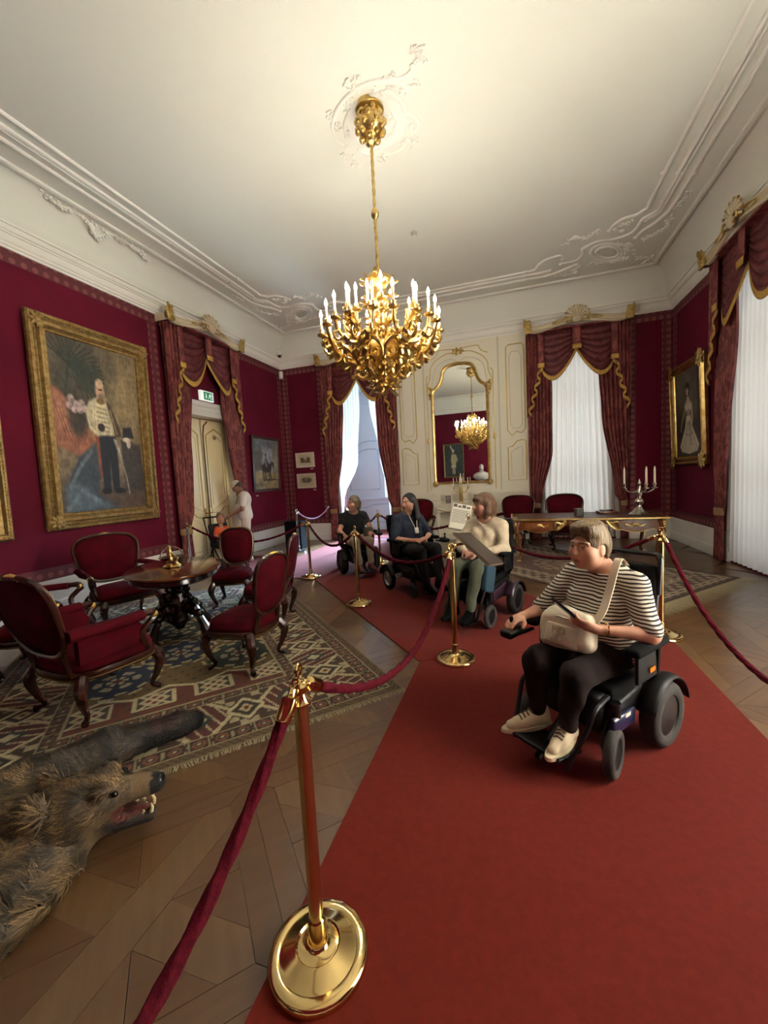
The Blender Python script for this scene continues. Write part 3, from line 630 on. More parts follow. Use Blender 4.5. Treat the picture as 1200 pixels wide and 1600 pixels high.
def drape(side, u, sg, inner, where, group='burgundy damask drapes'):
    """sg -1 left of the opening, +1 right; inner: list of (z, x) of the inner edge"""
    loc, a = wallframe(side, u); t = thing('curtain_drape', 'burgundy damask drape tied back low '+where, 'curtain', loc, a, group)
    I = sorted(inner, key=lambda q: -q[0]); ph = random.uniform(0, 6)
    def fn(s, v):
        z = 4.66+(.8-4.66)*v; xi = sm_pts([(-q[0], q[1]) for q in I], -z); xo = sg*1.02 if z > 1.6 else sg*(1.02-.02*sin((1.6-z)/.8*pi/2))
        x = xi+(xo-xi)*s; g = 1 if z > 1.5 else .45+.55*(z-.8)/.7
        return (x, -.066-.075*g*abs(sin(pi*6.5*s+ph*.5+.25*sin(3*v)+.8*sin(3*s)))**.6-.012*sin(pi*s), z)
    MB().grid(fn, 104, 40).build('drape_cloth', DAMASK, t, solid=.008, angle=180)
    xi = sm_pts([(-q[0], q[1]) for q in I], -.8); xc = (xi+sg*1.0)/2; hw = abs(xi-sg*1.0)/2
    MB().lathe([(hw*.98, .74), (hw*1.06, .77), (hw*1.06, .83), (hw*.98, .86)], (xc, -.11, 0), 20, fn=lambda a_, z: 1).move(Matrix.Translation((0, -.11, 0)) @ Matrix.Diagonal((1, .45, 1, 1)) @ Matrix.Translation((0, .11, 0))).build('tieback', TIE, t)
    def tail(s, v): z = .8-.79*v; w = hw*(.9+.25*v); return (xc+(2*s-1)*w, -.075-.05*abs(sin(pi*4.5*s+ph))**.6, z)
    MB().grid(tail, 40, 8).build('drape_skirt', DAMASK, t, solid=.008, angle=180); return t
def sheer(side, u, edges, label, nf, zlo=.04, ztop=4.5, y0=-.03, amp=.03, grp='white sheer curtains'):
    """edges: list of (z, xleft, xright)"""
    loc, a = wallframe(side, u); E = sorted(edges, key=lambda q: -q[0]); ph = random.uniform(0, 6)
    def fn(s, v):
        z = ztop+(zlo-ztop)*v; xl = sm_pts([(-q[0], q[1]) for q in E], -z); xr_ = sm_pts([(-q[0], q[2]) for q in E], -z)
        return (xl+(xr_-xl)*s, y0-amp*(.5+.5*sin(2*pi*nf*s+ph+.6*sin(9*s)))-.01*sin(5*v), z)
    o = MB().grid(fn, nf*8, 20).build('sheer_curtain', SHEER, None, angle=180); o.location = loc; o.rotation_euler = (0, 0, a); return tag(o, label, 'curtain', grp)
for side, u, w_ in (('left', 6.94, 'over the cream double door'), ('back', -3.76, 'over the white passage'), ('back', 1.42, 'over the window behind the desk'), ('right', 6.86, 'over the window at the right edge')):
    pelmet(side, u, w_); valance(side, u, w_)
drape('left', 6.94, -1, [(4.7, -.5), (3.6, -.42), (2.4, -.55), (1.2, -.62), (.8, -.72)], 'left of the cream double door')
drape('left', 6.94, 1, [(4.7, .5), (3.4, .42), (2.6, .56), (1.5, .7), (.8, .82)], 'right of the cream double door')
drape('back', -3.76, -1, [(4.7, -.5), (3.6, -.44), (2.5, -.53), (1.0, -.76), (.8, -.8)], 'left of the white passage')
drape('back', -3.76, 1, [(4.7, .5), (3.6, .47), (2.7, .48), (1.1, .68), (.8, .78)], 'right of the white passage')
drape('back', 1.42, -1, [(4.7, -.5), (3.7, -.5), (2.1, -.51), (.95, -.74), (.8, -.8)], 'left of the window behind the desk')
drape('back', 1.42, 1, [(4.7, .5), (3.7, .44), (2.86, .49), (1.03, .74), (.8, .86)], 'right of the window behind the desk')
drape('right', 6.86, -1, [(4.7, -.5), (3.6, -.38), (2.0, -.62), (.9, -.72), (.8, -.76)], 'beside the portrait of the lady in white')
sheer('back', -3.76, [(4.5, -.75, .0), (3.6, -.75, -.01), (2.15, -.75, -.14), (1.1, -.78, -.6), (.24, -.8, -.74)], 'bluish-white sheer held to the left in the passage opening', 9, y0=-.01)
sheer('back', -3.76, [(4.5, .16, .75), (3.7, .26, .75), (2.1, .5, .76), (1.3, .66, .78), (.24, .7, .78)], 'bluish-white sheer held to the right in the passage opening', 7, y0=-.01)
sheer('back', 1.42, [(4.5, -.72, -.005), (.04, -.86, -.005)], 'left half of the closed white sheer behind the desk', 7, y0=-.006, amp=.05)
sheer('back', 1.42, [(4.5, .005, .72), (.04, .005, .88)], 'right half of the closed white sheer behind the desk', 7, y0=-.006, amp=.05)
sheer('right', 6.86, [(4.5, -.76, .9), (.04, -.84, .98)], 'broad white sheer curtain at the right edge of the picture', 15, y0=-.004, amp=.055)
sheer('right', 2.2, [(4.5, -.95, .95), (.04, -.95, .95)], 'white sheer curtain of the unseen near side window added for light', 20, y0=-.05, amp=.06)
# ------------------------------------------------------------------ panelled middle of the back wall
pan = MB().b2((-2.77, YB-.03, 0), (.40, YB+.001, 4.79)).build('panelling', CREAM, wb, smooth=False)
def gl(pts, r=.011, m=GILT, closed=False, sm=0, name='panel_moulding'):
    P = smooth_path(pts, sm, closed) if sm else pts
    return MB().tube([(x, YB-.034, z) for x, z in P], r, 6, closed=closed).build(name, m, pan)
CRL = mat('cream_moulding', '#c8c0a6', .4)
for x in (-2.03, -.235): MB().b2((x-.02, YB-.048, 1.2), (x+.02, YB-.03, 4.78)).build('pilaster_edge', CRL, pan, smooth=False)
for s in (-1, 1):
    def X(x): return -1.16+s*x
    gl([(X(.8), 1.24), (X(.8), 2.35), (X(.82), 2.45), (X(.79), 2.6), (X(.8), 4.05), (X(.74), 4.1)], .009)
    MB().ball((X(.8), YB-.04, 2.5), (.035, .015, .09), 8, 6).build('gilt_drop', GOLD, pan)
    # upper bay panel, two lines
    gl([(X(1.1), 2.6), (X(1.1), 4.5), (X(1.16), 4.56), (X(1.44), 4.56), (X(1.5), 4.5), (X(1.5), 2.62), (X(1.42), 2.52), (X(1.3), 2.56), (X(1.2), 2.47)], .012, closed=True)
    gl([(X(1.17), 2.72), (X(1.17), 4.3), (X(1.23), 4.4), (X(1.37), 4.4), (X(1.43), 4.3), (X(1.43), 2.72), (X(1.36), 2.64), (X(1.24), 2.64)], .008, CRL, True)
    # lower bay panel
    gl([(X(1.1), 1.42), (X(1.1), 2.2), (X(1.2), 2.22), (X(1.3), 2.33), (X(1.42), 2.36), (X(1.5), 2.33), (X(1.5), 1.42)], .011, closed=True)
    gl([(X(1.17), 1.52), (X(1.17), 2.08), (X(1.26), 2.14), (X(1.36), 2.2), (X(1.43), 2.2), (X(1.43), 1.52)], .007, CRL, True)
    # gilt arches beside the mirror head
    gl([(X(.74), 3.62), (X(.78), 3.82), (X(.7), 4.05), (X(.68), 4.25), (X(.55), 4.42), (X(.3), 4.55), (X(.1), 4.56)], .010, sm=6)
    gl([(X(.66), 3.75), (X(.64), 3.95), (X(.58), 4.2), (X(.42), 4.36), (X(.2), 4.42), (X(.05), 4.36)], .007, CRL, sm=6)
    gl([(X(.06), 4.64), (X(.45), 4.66), (X(.5), 4.6), (X(.56), 4.52), (X(.7), 4.46)], .009, sm=5)
    b = MB()
    for q in range(6): b.ball((X(.70+.035*sin(q*1.7)), YB-.045, 3.66+.05*q-.1), (.03, .018, .03), 7, 5)
    b.build('gilt_leaf_cluster', GOLD, pan)
b = MB()
for q in range(7): aa = q*2*pi/7; b.ball((-1.16+.1*cos(aa), YB-.045, 4.58+.05*sin(aa)), (.05, .02, .03), 8, 5, ry(-aa))
b.ball((-1.16, YB-.05, 4.57), (.05, .025, .06), 8, 6); b.build('gilt_cartouche', GOLD, pan)
b = MB(); b.b2((-2.77, YB-.07, 1.13), (.40, YB-.03, 1.18)); b.b2((-2.77, YB-.055, 1.10), (.40, YB-.03, 1.13)); b.b2((-2.77, YB-.06, 0), (.40, YB-.03, .16)); b.build('dado_rail', CREAM, pan, smooth=False)
for x0, x1 in ((-2.68, -2.1), (-1.95, -.4), (-.18, .33)): gl([(x0, .28), (x1, .28), (x1, 1.0), (x0, 1.0)], .01, CRL, True)

# ------------------------------------------------------------------ mirror
MH = [(0, 4.30), (.16, 4.285), (.3, 4.24), (.38, 4.15), (.41, 4.03), (.45, 3.9), (.52, 3.8), (.62, 3.73), (.66, 3.64), (.665, 3.5)]
out_r = smooth_path(MH, 5)+[(.665, 1.41)]
outline = [(x, z) for x, z in out_r]+[(-x, z) for x, z in out_r[::-1]]
mt = thing('wall_mirror', 'tall gilt-framed mirror with curved top on the cream panelling', 'mirror', (-1.16, YB-.034, 0))
MIRR = mat('mirror_glass', '#d2d4cf', .015, 1.)
MB().prism([(x*.985, z) for x, z in outline][::-1], -.012, -.004, 'y').build('mirror_glass', MIRR, mt, smooth=False)
b = MB(); P = [(x, -.02, z) for x, z in outline]; b.tube(P, .034, 8, closed=True, up=(0, 1, 0)); b.tube([(x*.955, -.03, 2.8+(z-2.8)*.975) for x, _, z in P], .012, 6, closed=True, up=(0, 1, 0)); b.build('mirror_frame', GOLD, mt)
for s in (-1, 1):
    b = MB(); b.ball((s*.665, -.035, 1.41), (.075, .03, .07), 10, 6)
    for q in range(5): b.ball((s*(.66+.05*cos(q*1.3)), -.05, 1.41+.055*sin(q*1.3)), .022, 7, 5)
    b.build('frame_corner', GOLD, mt)
    b = MB(); b.tube(smooth_path([(s*.6, -.04, 3.72), (s*.72, -.05, 3.78), (s*.74, -.05, 3.65), (s*.66, -.05, 3.6), (s*.73, -.045, 3.5)], 6), .02, 8); b.build('frame_scroll', GOLD, mt)

# ------------------------------------------------------------------ pictures
CANVAS = vcol_mat('oil_canvas', .55, coat=0., bump=.08, bs=150)
PRINTM = vcol_mat('print_paper', .7)
def frame_mesh(w, h, prof):
    """prof: (inset from the outer edge, depth towards the viewer)"""
    return MB().rings([[(-w/2+i, -d, i), (w/2-i, -d, i), (w/2-i, -d, h-i), (-w/2+i, -d, h-i)] for i, d in prof], True, False)
def picture(name, label, side, u, z, w, h, fw, prof, m, fn, nx, ny, tilt=.02, beads=0, corners=0, cm=None, canvas=None, group=None):
    loc, a = wallframe(side, u, z); t = thing(name, label, 'picture', loc, a, group); t.rotation_euler = (tilt, 0, a); t.location = Vector(loc)-rz(a) @ Vector((0, 1, 0))*.012
    fo = frame_mesh(w, h, prof).build('picture_frame', m, t, angle=30)
    c = painted('canvas', w-2*fw+.01, h-2*fw+.01, nx, ny, fn, canvas or CANVAS, t); c.location = (0, -prof[-1][1]-.001, fw-.005)
    if beads:
        b = MB(); i, d = beads
        n = int((h-2*i)/.045)
        for k in range(n):
            for s in (-1, 1): b.ball((s*(w/2-i), -d, i+(k+.5)*(h-2*i)/n), (.013, .012, .019), 6, 4)
        n = int((w-2*i)/.045)
        for k in range(n):
            for zz in (i, h-i): b.ball((-w/2+i+(k+.5)*(w-2*i)/n, -d, zz), (.019, .012, .013), 6, 4)
        o = b.build('bead_moulding', m, fo); o['kind'] = 'stuff'
    if corners:
        for sx in (-1, 1):
            for sz in (0, 1):
                b = MB(); cx, cz = sx*(w/2-fw*.5), fw*.5+sz*(h-fw); r = corners
                for q in range(8): aa = q*pi/4; b.ball((cx+cos(aa)*r*.6, -prof[2][1]-.012, cz+sin(aa)*r*.6), (r*.5, .018, r*.26), 8, 5, ry(-aa))
                b.ball((cx, -prof[2][1]-.02, cz), (r*.42, .025, r*.42), 10, 6); b.build('frame_corner', m, fo)
    return t
def paint_officer(u, v):
    p = Paint(u, v, '#6f604a'); p.ell(.75, .65, .45, .4, '#857353', 1.2); p.ell(.3, .85, .35, .25, '#4c4538', 1.0); p.ell(.6, .05, .7, .14, '#574639', 1.0); p.noise(.13, 9, 3); p.noise(.07, 30, 5)
    for k in range(26):
        a = radians(-70+k*8); p.line([(.2+.02*sin(k), .86), (.2+.38*cos(a), .86+.17*sin(a)-.06*abs(cos(a)))], .007, '#2c342c', .75)
    p.line([(.2, .86), (.14, .66)], .012, '#2b3028'); p.ell(.12, .72, .1, .1, '#3a3c30', .8, .7)
    p.poly([(0, .72), (.08, .7), (.2, .62), (.33, .52), (.4, .46), (.3, .4), (.22, .33), (.1, .36), (0, .38)], '#96604a', .03); p.poly([(.02, .66), (.14, .6), (.3, .49), (.2, .44), (.06, .5)], '#ab7a5e', .05, .8)
    p.poly([(.42, .46), (.47, .46), (.47, .2), (.44, .2)], '#8a4430', .02); p.poly([(.22, .33), (.4, .42), (.42, .46), (.34, .42), (.24, .36)], '#a35b40', .02)
    for k in range(7): p.line([(.02+.04*k, .64-.03*k), (.12+.04*k, .42-.01*k)], .006, '#7d4530', .6)
    p.poly([(.22, .32), (.42, .41), (.44, .2), (.4, .1), (.62, .02), (.6, 0), (.05, 0), (.04, .14), (.16, .26)], '#3d464d', .03)
    p.poly([(.05, .16), (.2, .18), (.36, .09), (.56, .02), (.5, 0), (.04, 0)], '#56636d', .04); p.line([(.1, .14), (.24, .28), (.36, .36)], .016, '#66727b', .7); p.line([(.06, .02), (.22, .12), (.42, .05)], .016, '#6f7c87', .7)
    p.ell(.25, .56, .1, .12, '#332f29', .6, .9)
    for k, (x, y) in enumerate(((.19, .66), .0 and 0 or (.24, .63), (.28, .6), (.22, .6), (.17, .62), (.3, .64), (.33, .61))): p.ell(x, y, .035, .022, '#b7a29c', .6, .95); p.ell(x+.012, y-.01, .012, .01, '#7c6262', .8, .8)
    p.poly([(.72, .44), (.98, .42), (1, .1), (.74, .12)], '#332f30', .03, .85); p.poly([(.76, .52), (.87, .53), (.9, .46), (.75, .45)], '#26252a', .012)
    p.poly([(.46, .47), (.66, .46), (.67, .3), (.66, .13), (.58, .12), (.57, .3), (.55, .12), (.47, .12)], '#22242b', .012)
    p.ell(.5, .115, .06, .018, '#15130f', .4); p.ell(.66, .115, .07, .018, '#15130f', .4)
    p.poly([(.38, .66), (.48, .69), (.59, .69), (.64, .6), (.64, .47), (.44, .455), (.36, .5), (.34, .58)], '#cfc4a2', .02); p.poly([(.56, .68), (.63, .62), (.64, .47), (.58, .47)], '#a79b7c', .03, .6); p.line([(.37, .6), (.42, .52), (.5, .5)], .03, '#bdb190', .8)
    for k in range(6): p.line([(.46, .63-.027*k), (.6, .62-.027*k)], .007, '#9f9372', .8)
    p.line([(.39, .62), (.39, .53), (.47, .49)], .02, '#a89b7c', .7); p.ell(.5, .51, .04, .025, '#2f241d', .4)
    p.poly([(.57, .69), (.62, .66), (.72, .52), (.74, .46), (.66, .46), (.63, .55), (.6, .62)], '#4b3a2c', .012); p.line([(.62, .62), (.68, .48)], .01, '#a89878', .6)
    p.ell(.52, .735, .054, .066, '#b99578', .35); p.ell(.515, .775, .045, .03, '#c8ae90', .5, .7); p.ell(.53, .7, .034, .024, '#8d7a66', .5); p.line([(.51, .74), (.54, .74)], .006, '#4f3a2d'); p.ell(.52, .67, .05, .02, '#7c5f38', .5)
    p.ell(.8, .445, .05, .016, '#d0c6b0', .4, .95); p.ell(.82, .42, .028, .03, '#c9bfa8', .4, .9)
    p.line([(.64, .44), (.7, .33), (.76, .2), (.78, .1)], .010, '#837c72'); p.line([(.655, .44), (.71, .34)], .005, '#b8b0a0'); return p.noise(.12, 70, 9, 40).noise(.10, 25, 11, 60).c
def paint_lady(u, v):
    p = Paint(u, v, '#332b22'); p.ell(.35, .75, .5, .35, '#5a5040', 1.); p.ell(.4, .52, .5, .1, '#75694f', 1.1, .8); p.ell(.2, .3, .4, .25, '#241d18', 1., .9); p.poly([(.82, 1), (1, 1), (1, .1), (.84, .3)], '#231c17', .05, .85); p.noise(.15, 10, 4)
    p.poly([(.43, .48), (.57, .48), (.64, .34), (.86, .13), (.8, .06), (.5, .03), (.2, .06), (.14, .13), (.36, .34)], '#c6bba2', .02)
    for k in range(8): p.line([(.45+.014*k, .4), (.2+.085*k, .07)], .011, '#7c705d', .6)
    p.line([(.36, .27), (.5, .25), (.66, .27)], .008, '#8a7f6c'); p.line([(.55, .42), (.56, .14)], .012, '#5e5447', .7)
    p.ell(.5, .58, .14, .06, '#cbbfa6', .4); p.ell(.5, .63, .075, .035, '#bda78c', .5); p.poly([(.46, .73), (.52, .73), (.54, .63), (.46, .63)], '#c0a88c', .012)
    p.poly([(.44, .55), (.56, .55), (.54, .47), (.46, .47)], '#998e79', .012); p.line([(.62, .56), (.64, .44), (.6, .34)], .022, '#b9a084'); p.line([(.38, .55), (.24, .42), (.2, .32)], .022, '#8d7a64')
    p.ell(.5, .775, .075, .075, '#17110d', .3); p.ell(.48, .765, .045, .055, '#c2a88d', .35); p.line([(.46, .775), (.5, .775)], .006, '#4a372a'); p.line([(.47, .745), (.49, .745)], .006, '#7c4a3c'); p.ell(.48, .825, .07, .035, '#18120e', .4); return p.noise(.06, 50, 8).c
def paint_rider(u, v):
    p = Paint(u, v, '#8f9398'); p.poly([(0, 1), (.3, 1), (.34, .7), (.28, .38), (0, .36)], '#56564a', .06); p.poly([(.78, 1), (1, 1), (1, .3), (.8, .36)], '#85806f', .08); p.ell(.5, .95, .7, .14, '#63666a', 1.); p.poly([(0, .36), (1, .33), (1, 0), (0, 0)], '#8f8461', .05); p.ell(.2, .08, .3, .04, '#5f573f', .8, .7); p.ell(.65, .18, .28, .02, '#3f3826', .6, .9); p.noise(.16, 14, 6); p.noise(.12, 40, 7)
    p.ell(.5, .43, .2, .1, '#2d241d', .25); p.poly([(.6, .46), (.72, .56), (.8, .54), (.83, .44), (.78, .43), (.74, .49), (.64, .4)], '#2a211b', .015)
    for x, y in ((.36, .16), (.44, .2), (.6, .19), (.66, .22)): p.line([(x, .4), (x-.01, .28), (x+.02, y)], .02, '#2b221c')
    p.poly([(.28, .48), (.34, .48), (.3, .3)], '#221a15', .015); p.poly([(.42, .62), (.52, .62), (.56, .5), (.52, .42), (.44, .48)], '#6c6f72', .012); p.line([(.5, .6), (.56, .48)], .02, '#25232a'); p.ell(.47, .66, .03, .03, '#7b6350', .3); p.ell(.47, .69, .035, .016, '#1d1c20', .3); return p.c
def paint_dark(u, v):
    p = Paint(u, v, '#2b2118'); p.ell(.5, .5, .4, .45, '#4a3a2a', 1.); return p.noise(.2, 10, 2).c
def paint_hussar(u, v):
    p = Paint(u, v, '#2e332f'); p.noise(.2, 8, 3); p.poly([(.38, .7), (.62, .7), (.66, .5), (.6, .36), (.4, .36), (.34, .5)], '#a79a72', .02); p.poly([(.4, .36), (.62, .36), (.66, .28), (.38, .28)], '#c3b692', .02); p.line([(.47, .3), (.46, .1)], .03, '#a79a7c'); p.line([(.56, .3), (.55, .1)], .03, '#a79a7c')
    p.line([(.38, .66), (.3, .5)], .03, '#a2946e'); p.ell(.52, .77, .055, .05, '#b89478', .3); p.ell(.52, .82, .08, .03, '#bdb59d', .4); p.line([(.56, .84), (.66, .96)], .025, '#c8c2ae'); return p.c
def paint_print(kind):
    def f(u, v):
        p = Paint(u, v, '#c3b69f'); p.poly([(.12, .12), (.88, .12), (.88, .9), (.12, .9)], '#b3a68a', .02)
        if kind: 
            p.ell(.5, .56, .3, .2, '#7f765f', .5); p.ell(.36, .58, .1, .12, '#5a513f', .6); p.ell(.66, .56, .12, .12, '#564d3c', .6); p.ell(.5, .42, .24, .06, '#5b523f', .6)
        else:
            p.poly([(.24, .3), (.82, .3), (.74, .5), (.26, .5)], '#5e4a30', .03); p.ell(.34, .56, .1, .12, '#4e3d28', .4); p.ell(.7, .56, .08, .14, '#523f28', .4); p.ell(.52, .48, .08, .1, '#7a6648', .5)
            for k in range(5): p.line([(.3+.1*k, .5), (.31+.1*k, .76)], .008, '#6d5c42', .7)
        return p.noise(.12, 30, 4).c
    return f
FP = [(0, 0), (0, .05), (.02, .075), (.05, .075), (.065, .055), (.10, .06), (.125, .10), (.165, .105), (.185, .075), (.2, .05), (.225, .05), (.235, .025)]
picture('portrait_painting', 'huge gilt-framed oil portrait of a bald officer in a white tunic', 'left', 4.64, 1.13, 1.82, 2.95, .235, FP, GOLDF, paint_officer, 260, 420, .022, (.075, .08), .1)
FP2 = [(0, 0), (0, .05), (.03, .09), (.07, .08), (.09, .04), (.12, .03), (.13, .02)]
picture('gilt_framed_painting', 'gilt-framed dark painting cut off by the left picture edge', 'left', 2.62, 1.08, 1.44, 1.66, .13, FP2, GOLDF, paint_dark, 20, 20, .02, (.045, .085))
picture('lady_portrait', 'gilt-framed dark portrait of a lady in a white gown', 'right', 9.06, 1.57, 1.5, 1.93, .16, [(0, 0), (0, .05), (.03, .085), (.06, .07), (.085, .05), (.115, .08), (.14, .06), (.16, .025)], GOLD, paint_lady, 180, 240, .035, (.04, .08), .15)
picture('rider_painting', 'brown-framed painting of a rider on a dark horse', 'left', 8.98, 1.45, 1.18, 1.4, .075, [(0, 0), (0, .04), (.03, .05), (.06, .045), (.075, .02)], mat('brown_frame', '#4a3527', .35, var='#3a281c', coat=.3), paint_rider, 150, 190, .03)
WFR = mat('pale_frame', '#c9bda8', .5)
picture('framed_print', 'upper small framed print beside the passage drape, brown figures', 'back', -5.48, 2.05, .58, .41, .02, [(0, 0), (0, .02), (.012, .024), (.02, .014)], WFR, paint_print(0), 90, 64, .03, canvas=PRINTM)
picture('framed_print', 'lower small framed print beside the passage drape, grey oval scene', 'back', -5.48, 1.47, .58, .41, .02, [(0, 0), (0, .02), (.012, .024), (.02, .014)], WFR, paint_print(1), 90, 64, .03, canvas=PRINTM)
def plaque(side, u, z, label):
    loc, a = wallframe(side, u, z); o = MB().b2((-.045, -.012, 0), (.045, 0, .035)).build('caption_plaque', mat('plaque', '#a58c7c', .5), smooth=False, bevel=.003); o.location = loc; o.rotation_euler = (0, 0, a); tag(o, label, 'plaque', 'small caption plaques')
plaque('back', -5.3, 1.985, 'small caption plaque between the two framed prints'); plaque('back', -5.25, 1.4, 'small caption plaque under the lower framed print'); plaque('left', 8.55, 1.34, 'small caption plaque under the horse rider painting')
picture('hussar_painting', 'gilt-framed picture of a figure in hussar costume, seen in the mirror', 'front', -2.85, 1.5, 1.05, 1.75, .06, [(0, 0), (0, .04), (.03, .05), (.06, .02)], GOLDF, paint_hussar, 80, 120, .02)
# marble bust on a pedestal by the front wall (seen in the mirror)
t = thing('marble_bust', 'white marble bust on a pedestal, seen in the mirror', 'bust', (-1.42, YF+.5, 0))
MARB = mat('white_marble', '#d9d9d6', .4, var='#c6c6c4', vs=5)
MB().lathe([(.3, 0), (.3, .06), (.24, .1), (.22, 1.05), (.26, 1.1), (.28, 1.16)], n=8).build('pedestal', mat('pedestal_wood', '#2b201a', .4), t)
s = SDF((-.4, -.3, 1.1), (.4, .3, 2.0), .016); s.cone((0, 0, 1.15), (0, 0, 1.25), .09, .07, .04); s.ell((0, 0, 1.38), (.32, .17, .17), .05); s.cone((0, .02, 1.45), (0, .03, 1.6), .075, .07, .05); s.ell((0, .04, 1.71), (.085, .105, .125), .03); s.cone((0, .15, 1.7), (0, .16, 1.675), .012, .018, .02); o = s.build('bust_figure', MARB, t); o.scale = (1.3, 1.3, 1.3); o.location = (0, 0, -.29)

# ------------------------------------------------------------------ double door, lintel, exit sign
b = MB(); b.b2((XL-.36, 6.2, 3.1), (XL+.05, 7.86, 3.2)); b.b2((XL-.1, 6.4, 3.2), (XL+.04, 7.6, 3.3)); b.b2((XL-.1, 6.38, 3.3), (XL+.065, 7.58, 3.4)); b.b2((XL-.36, 6.24, 0), (XL+.05, 6.3, 3.12)); b.b2((XL-.36, 7.76, 0), (XL+.05, 7.82, 3.12)); struct(b.build('trim_10', WHITEP, smooth=False, bevel=.012))
d1 = struct(bpy.data.objects.new('door_1', None)); COL.objects.link(d1); d1.location = (XL-.2, 7.03, 0); d1.rotation_euler = (0, 0, pi/2)
def leaf(sg, ang):
    e = MB(); w = .72; e.b2((0, -.025, .01), (w, .025, 3.08)); o = e.build('door_leaf', DOORM, d1, smooth=False, bevel=.005); o.location = (sg*.73, 0, 0); o.rotation_euler = (0, 0, ang if sg < 0 else pi-ang)
    f = -1 if sg < 0 else 1
    def ml(pts, r=.012, m=DOORM, sm=0):
        P = smooth_path(pts, 5, True) if sm else pts; MB().tube([(x, f*.027, z) for x, z in P], r, 6, closed=True).build('door_moulding', m, o)
    ml([(.1, 1.35), (.62, 1.1), (.62, 2.75), (.5, 2.82), (.36, 2.9), (.2, 2.82), (.1, 2.75)], .013, GILT); ml([(.17, 1.45), (.55, 1.25), (.55, 2.65), (.36, 2.78), (.17, 2.65)], .009)
    ml([(.1, .2), (.62, .2), (.62, .95), (.4, 1.02), (.25, 1.16), (.1, 1.2)], .012, GILT); ml([(.17, .28), (.55, .28), (.55, .86), (.3, .98), (.17, 1.02)], .009)
    MB().ball((.36, f*.03, 2.72), (.06, .012, .05), 8, 6).build('gilt_shell', GOLD, o)
    if sg > 0:
        MB().tube([(.70, .03, .02), (.70, .03, 2.75), (.66, .03, 2.95), (.55, .03, 3.04)], .016, 6).build('door_rebate', mat('rebate_dark', '#4a3a22', .4), o)
    h = MB(); h.tube([(.66, f*.03, 1.08), (.66, f*.09, 1.08), (.56, f*.095, 1.08)], .011, 8); h.box((.66, f*.03, 1.08), (.045, .012, .2)); h.build('door_handle', BRASS, o)
leaf(-1, radians(2.5)); leaf(1, radians(.6))
struct(MB().b2((XL-2.0, 5.5, -.1), (XL-.35, 8.6, -.002)).build('floor_next_room', PLANK[0], smooth=False)); nxr = MB(); nxr.b2((XL-2.1, 5.5, 0), (XL-2.0, 8.6, 4)); nxr.b2((XL-2, 5.4, 0), (XL-.3, 5.5, 4)); nxr.b2((XL-2, 8.6, 0), (XL-.3, 8.7, 4)); nxr.b2((XL-2.1, 5.4, 3.6), (XL-.3, 8.7, 3.7)); struct(nxr.build('wall_next_room', CREAM, smooth=False))
loc, a = wallframe('left', 7.02, 3.43); t = thing('exit_sign', 'green emergency exit sign with arrow and running figure above the door', 'sign', loc, a)
EXG = mat('exit_green', '#1f7a52', .4, emit=.25); EXW = mat('exit_white', '#dfe6df', .4, emit=.35)
MB().b2((-.19, -.06, 0), (.19, -.005, .2)).build('sign_box', EXW, t, smooth=False, bevel=.004); MB().b2((-.1, -.064, .02), (.17, -.058, .18)).build('sign_panel', EXG, t, smooth=False)
b = MB(); b.b2((-.045, -.068, .08), (-.025, -.063, .15)); b.prism([(-.065, .085), (-.035, .045), (-.005, .085)], -.068, -.063, 'y'); b.build('arrow', EXW, t, smooth=False)
b = MB(); b.ball((.085, -.066, .155), (.014, .003, .014), 8, 4)
for p, q, r in (((.08, .135), (.07, .095), .014), ((.07, .095), (.1, .07), .008), ((.1, .07), (.095, .035), .008), ((.07, .095), (.045, .075), .008), ((.045, .075), (.025, .05), .008), ((.082, .13), (.11, .11), .007), ((.11, .11), (.13, .125), .007), ((.078, .13), (.05, .12), .007), ((.05, .12), (.04, .1), .007)): b.tube([(p[0], -.066, p[1]), (q[0], -.066, q[1])], r*.8, 6)
b.build('running_figure', EXW, t); MB().b2((.135, -.067, .03), (.155, -.063, .17)).build('door_mark', EXW, t, smooth=False)

# small devices on the cornice and ceiling
t = thing('security_camera', 'white dome security camera on the cornice in the far left corner', 'camera', (XL+.22, YB-.35, 5.06)); MB().lathe([(.07, .12), (.08, .1), (.08, .02), (.06, 0)], n=20).build('camera_housing', STUCCO, t); MB().ball((0, 0, .0), (.055, .055, .05), 14, 8).build('camera_dome', mat('dark_dome', '#101010', .1), t)
o = MB().rbox((0, 0, 0), (.1, .1, .2), .02).build('motion_sensor', STUCCO); o.location = (XL+.07, YB-.1, 4.62); o.rotation_euler = (0, 0, radians(45)); tag(o, 'small white motion sensor box in the far left corner', 'sensor')
t = thing('smoke_detector', 'small round smoke detector on the ceiling behind the chandelier', 'detector', (-1.41, 6.74, ZC)); MB().lathe([(.055, 0), (.055, -.02), (.04, -.04), (.02, -.045)], n=20).build('detector_body', mat('grey_device', '#a9a598', .5), t); MB().lathe([(.025, -.04), (.02, -.055), (.01, -.058)], n=12).build('detector_cap', STUCCO, t)
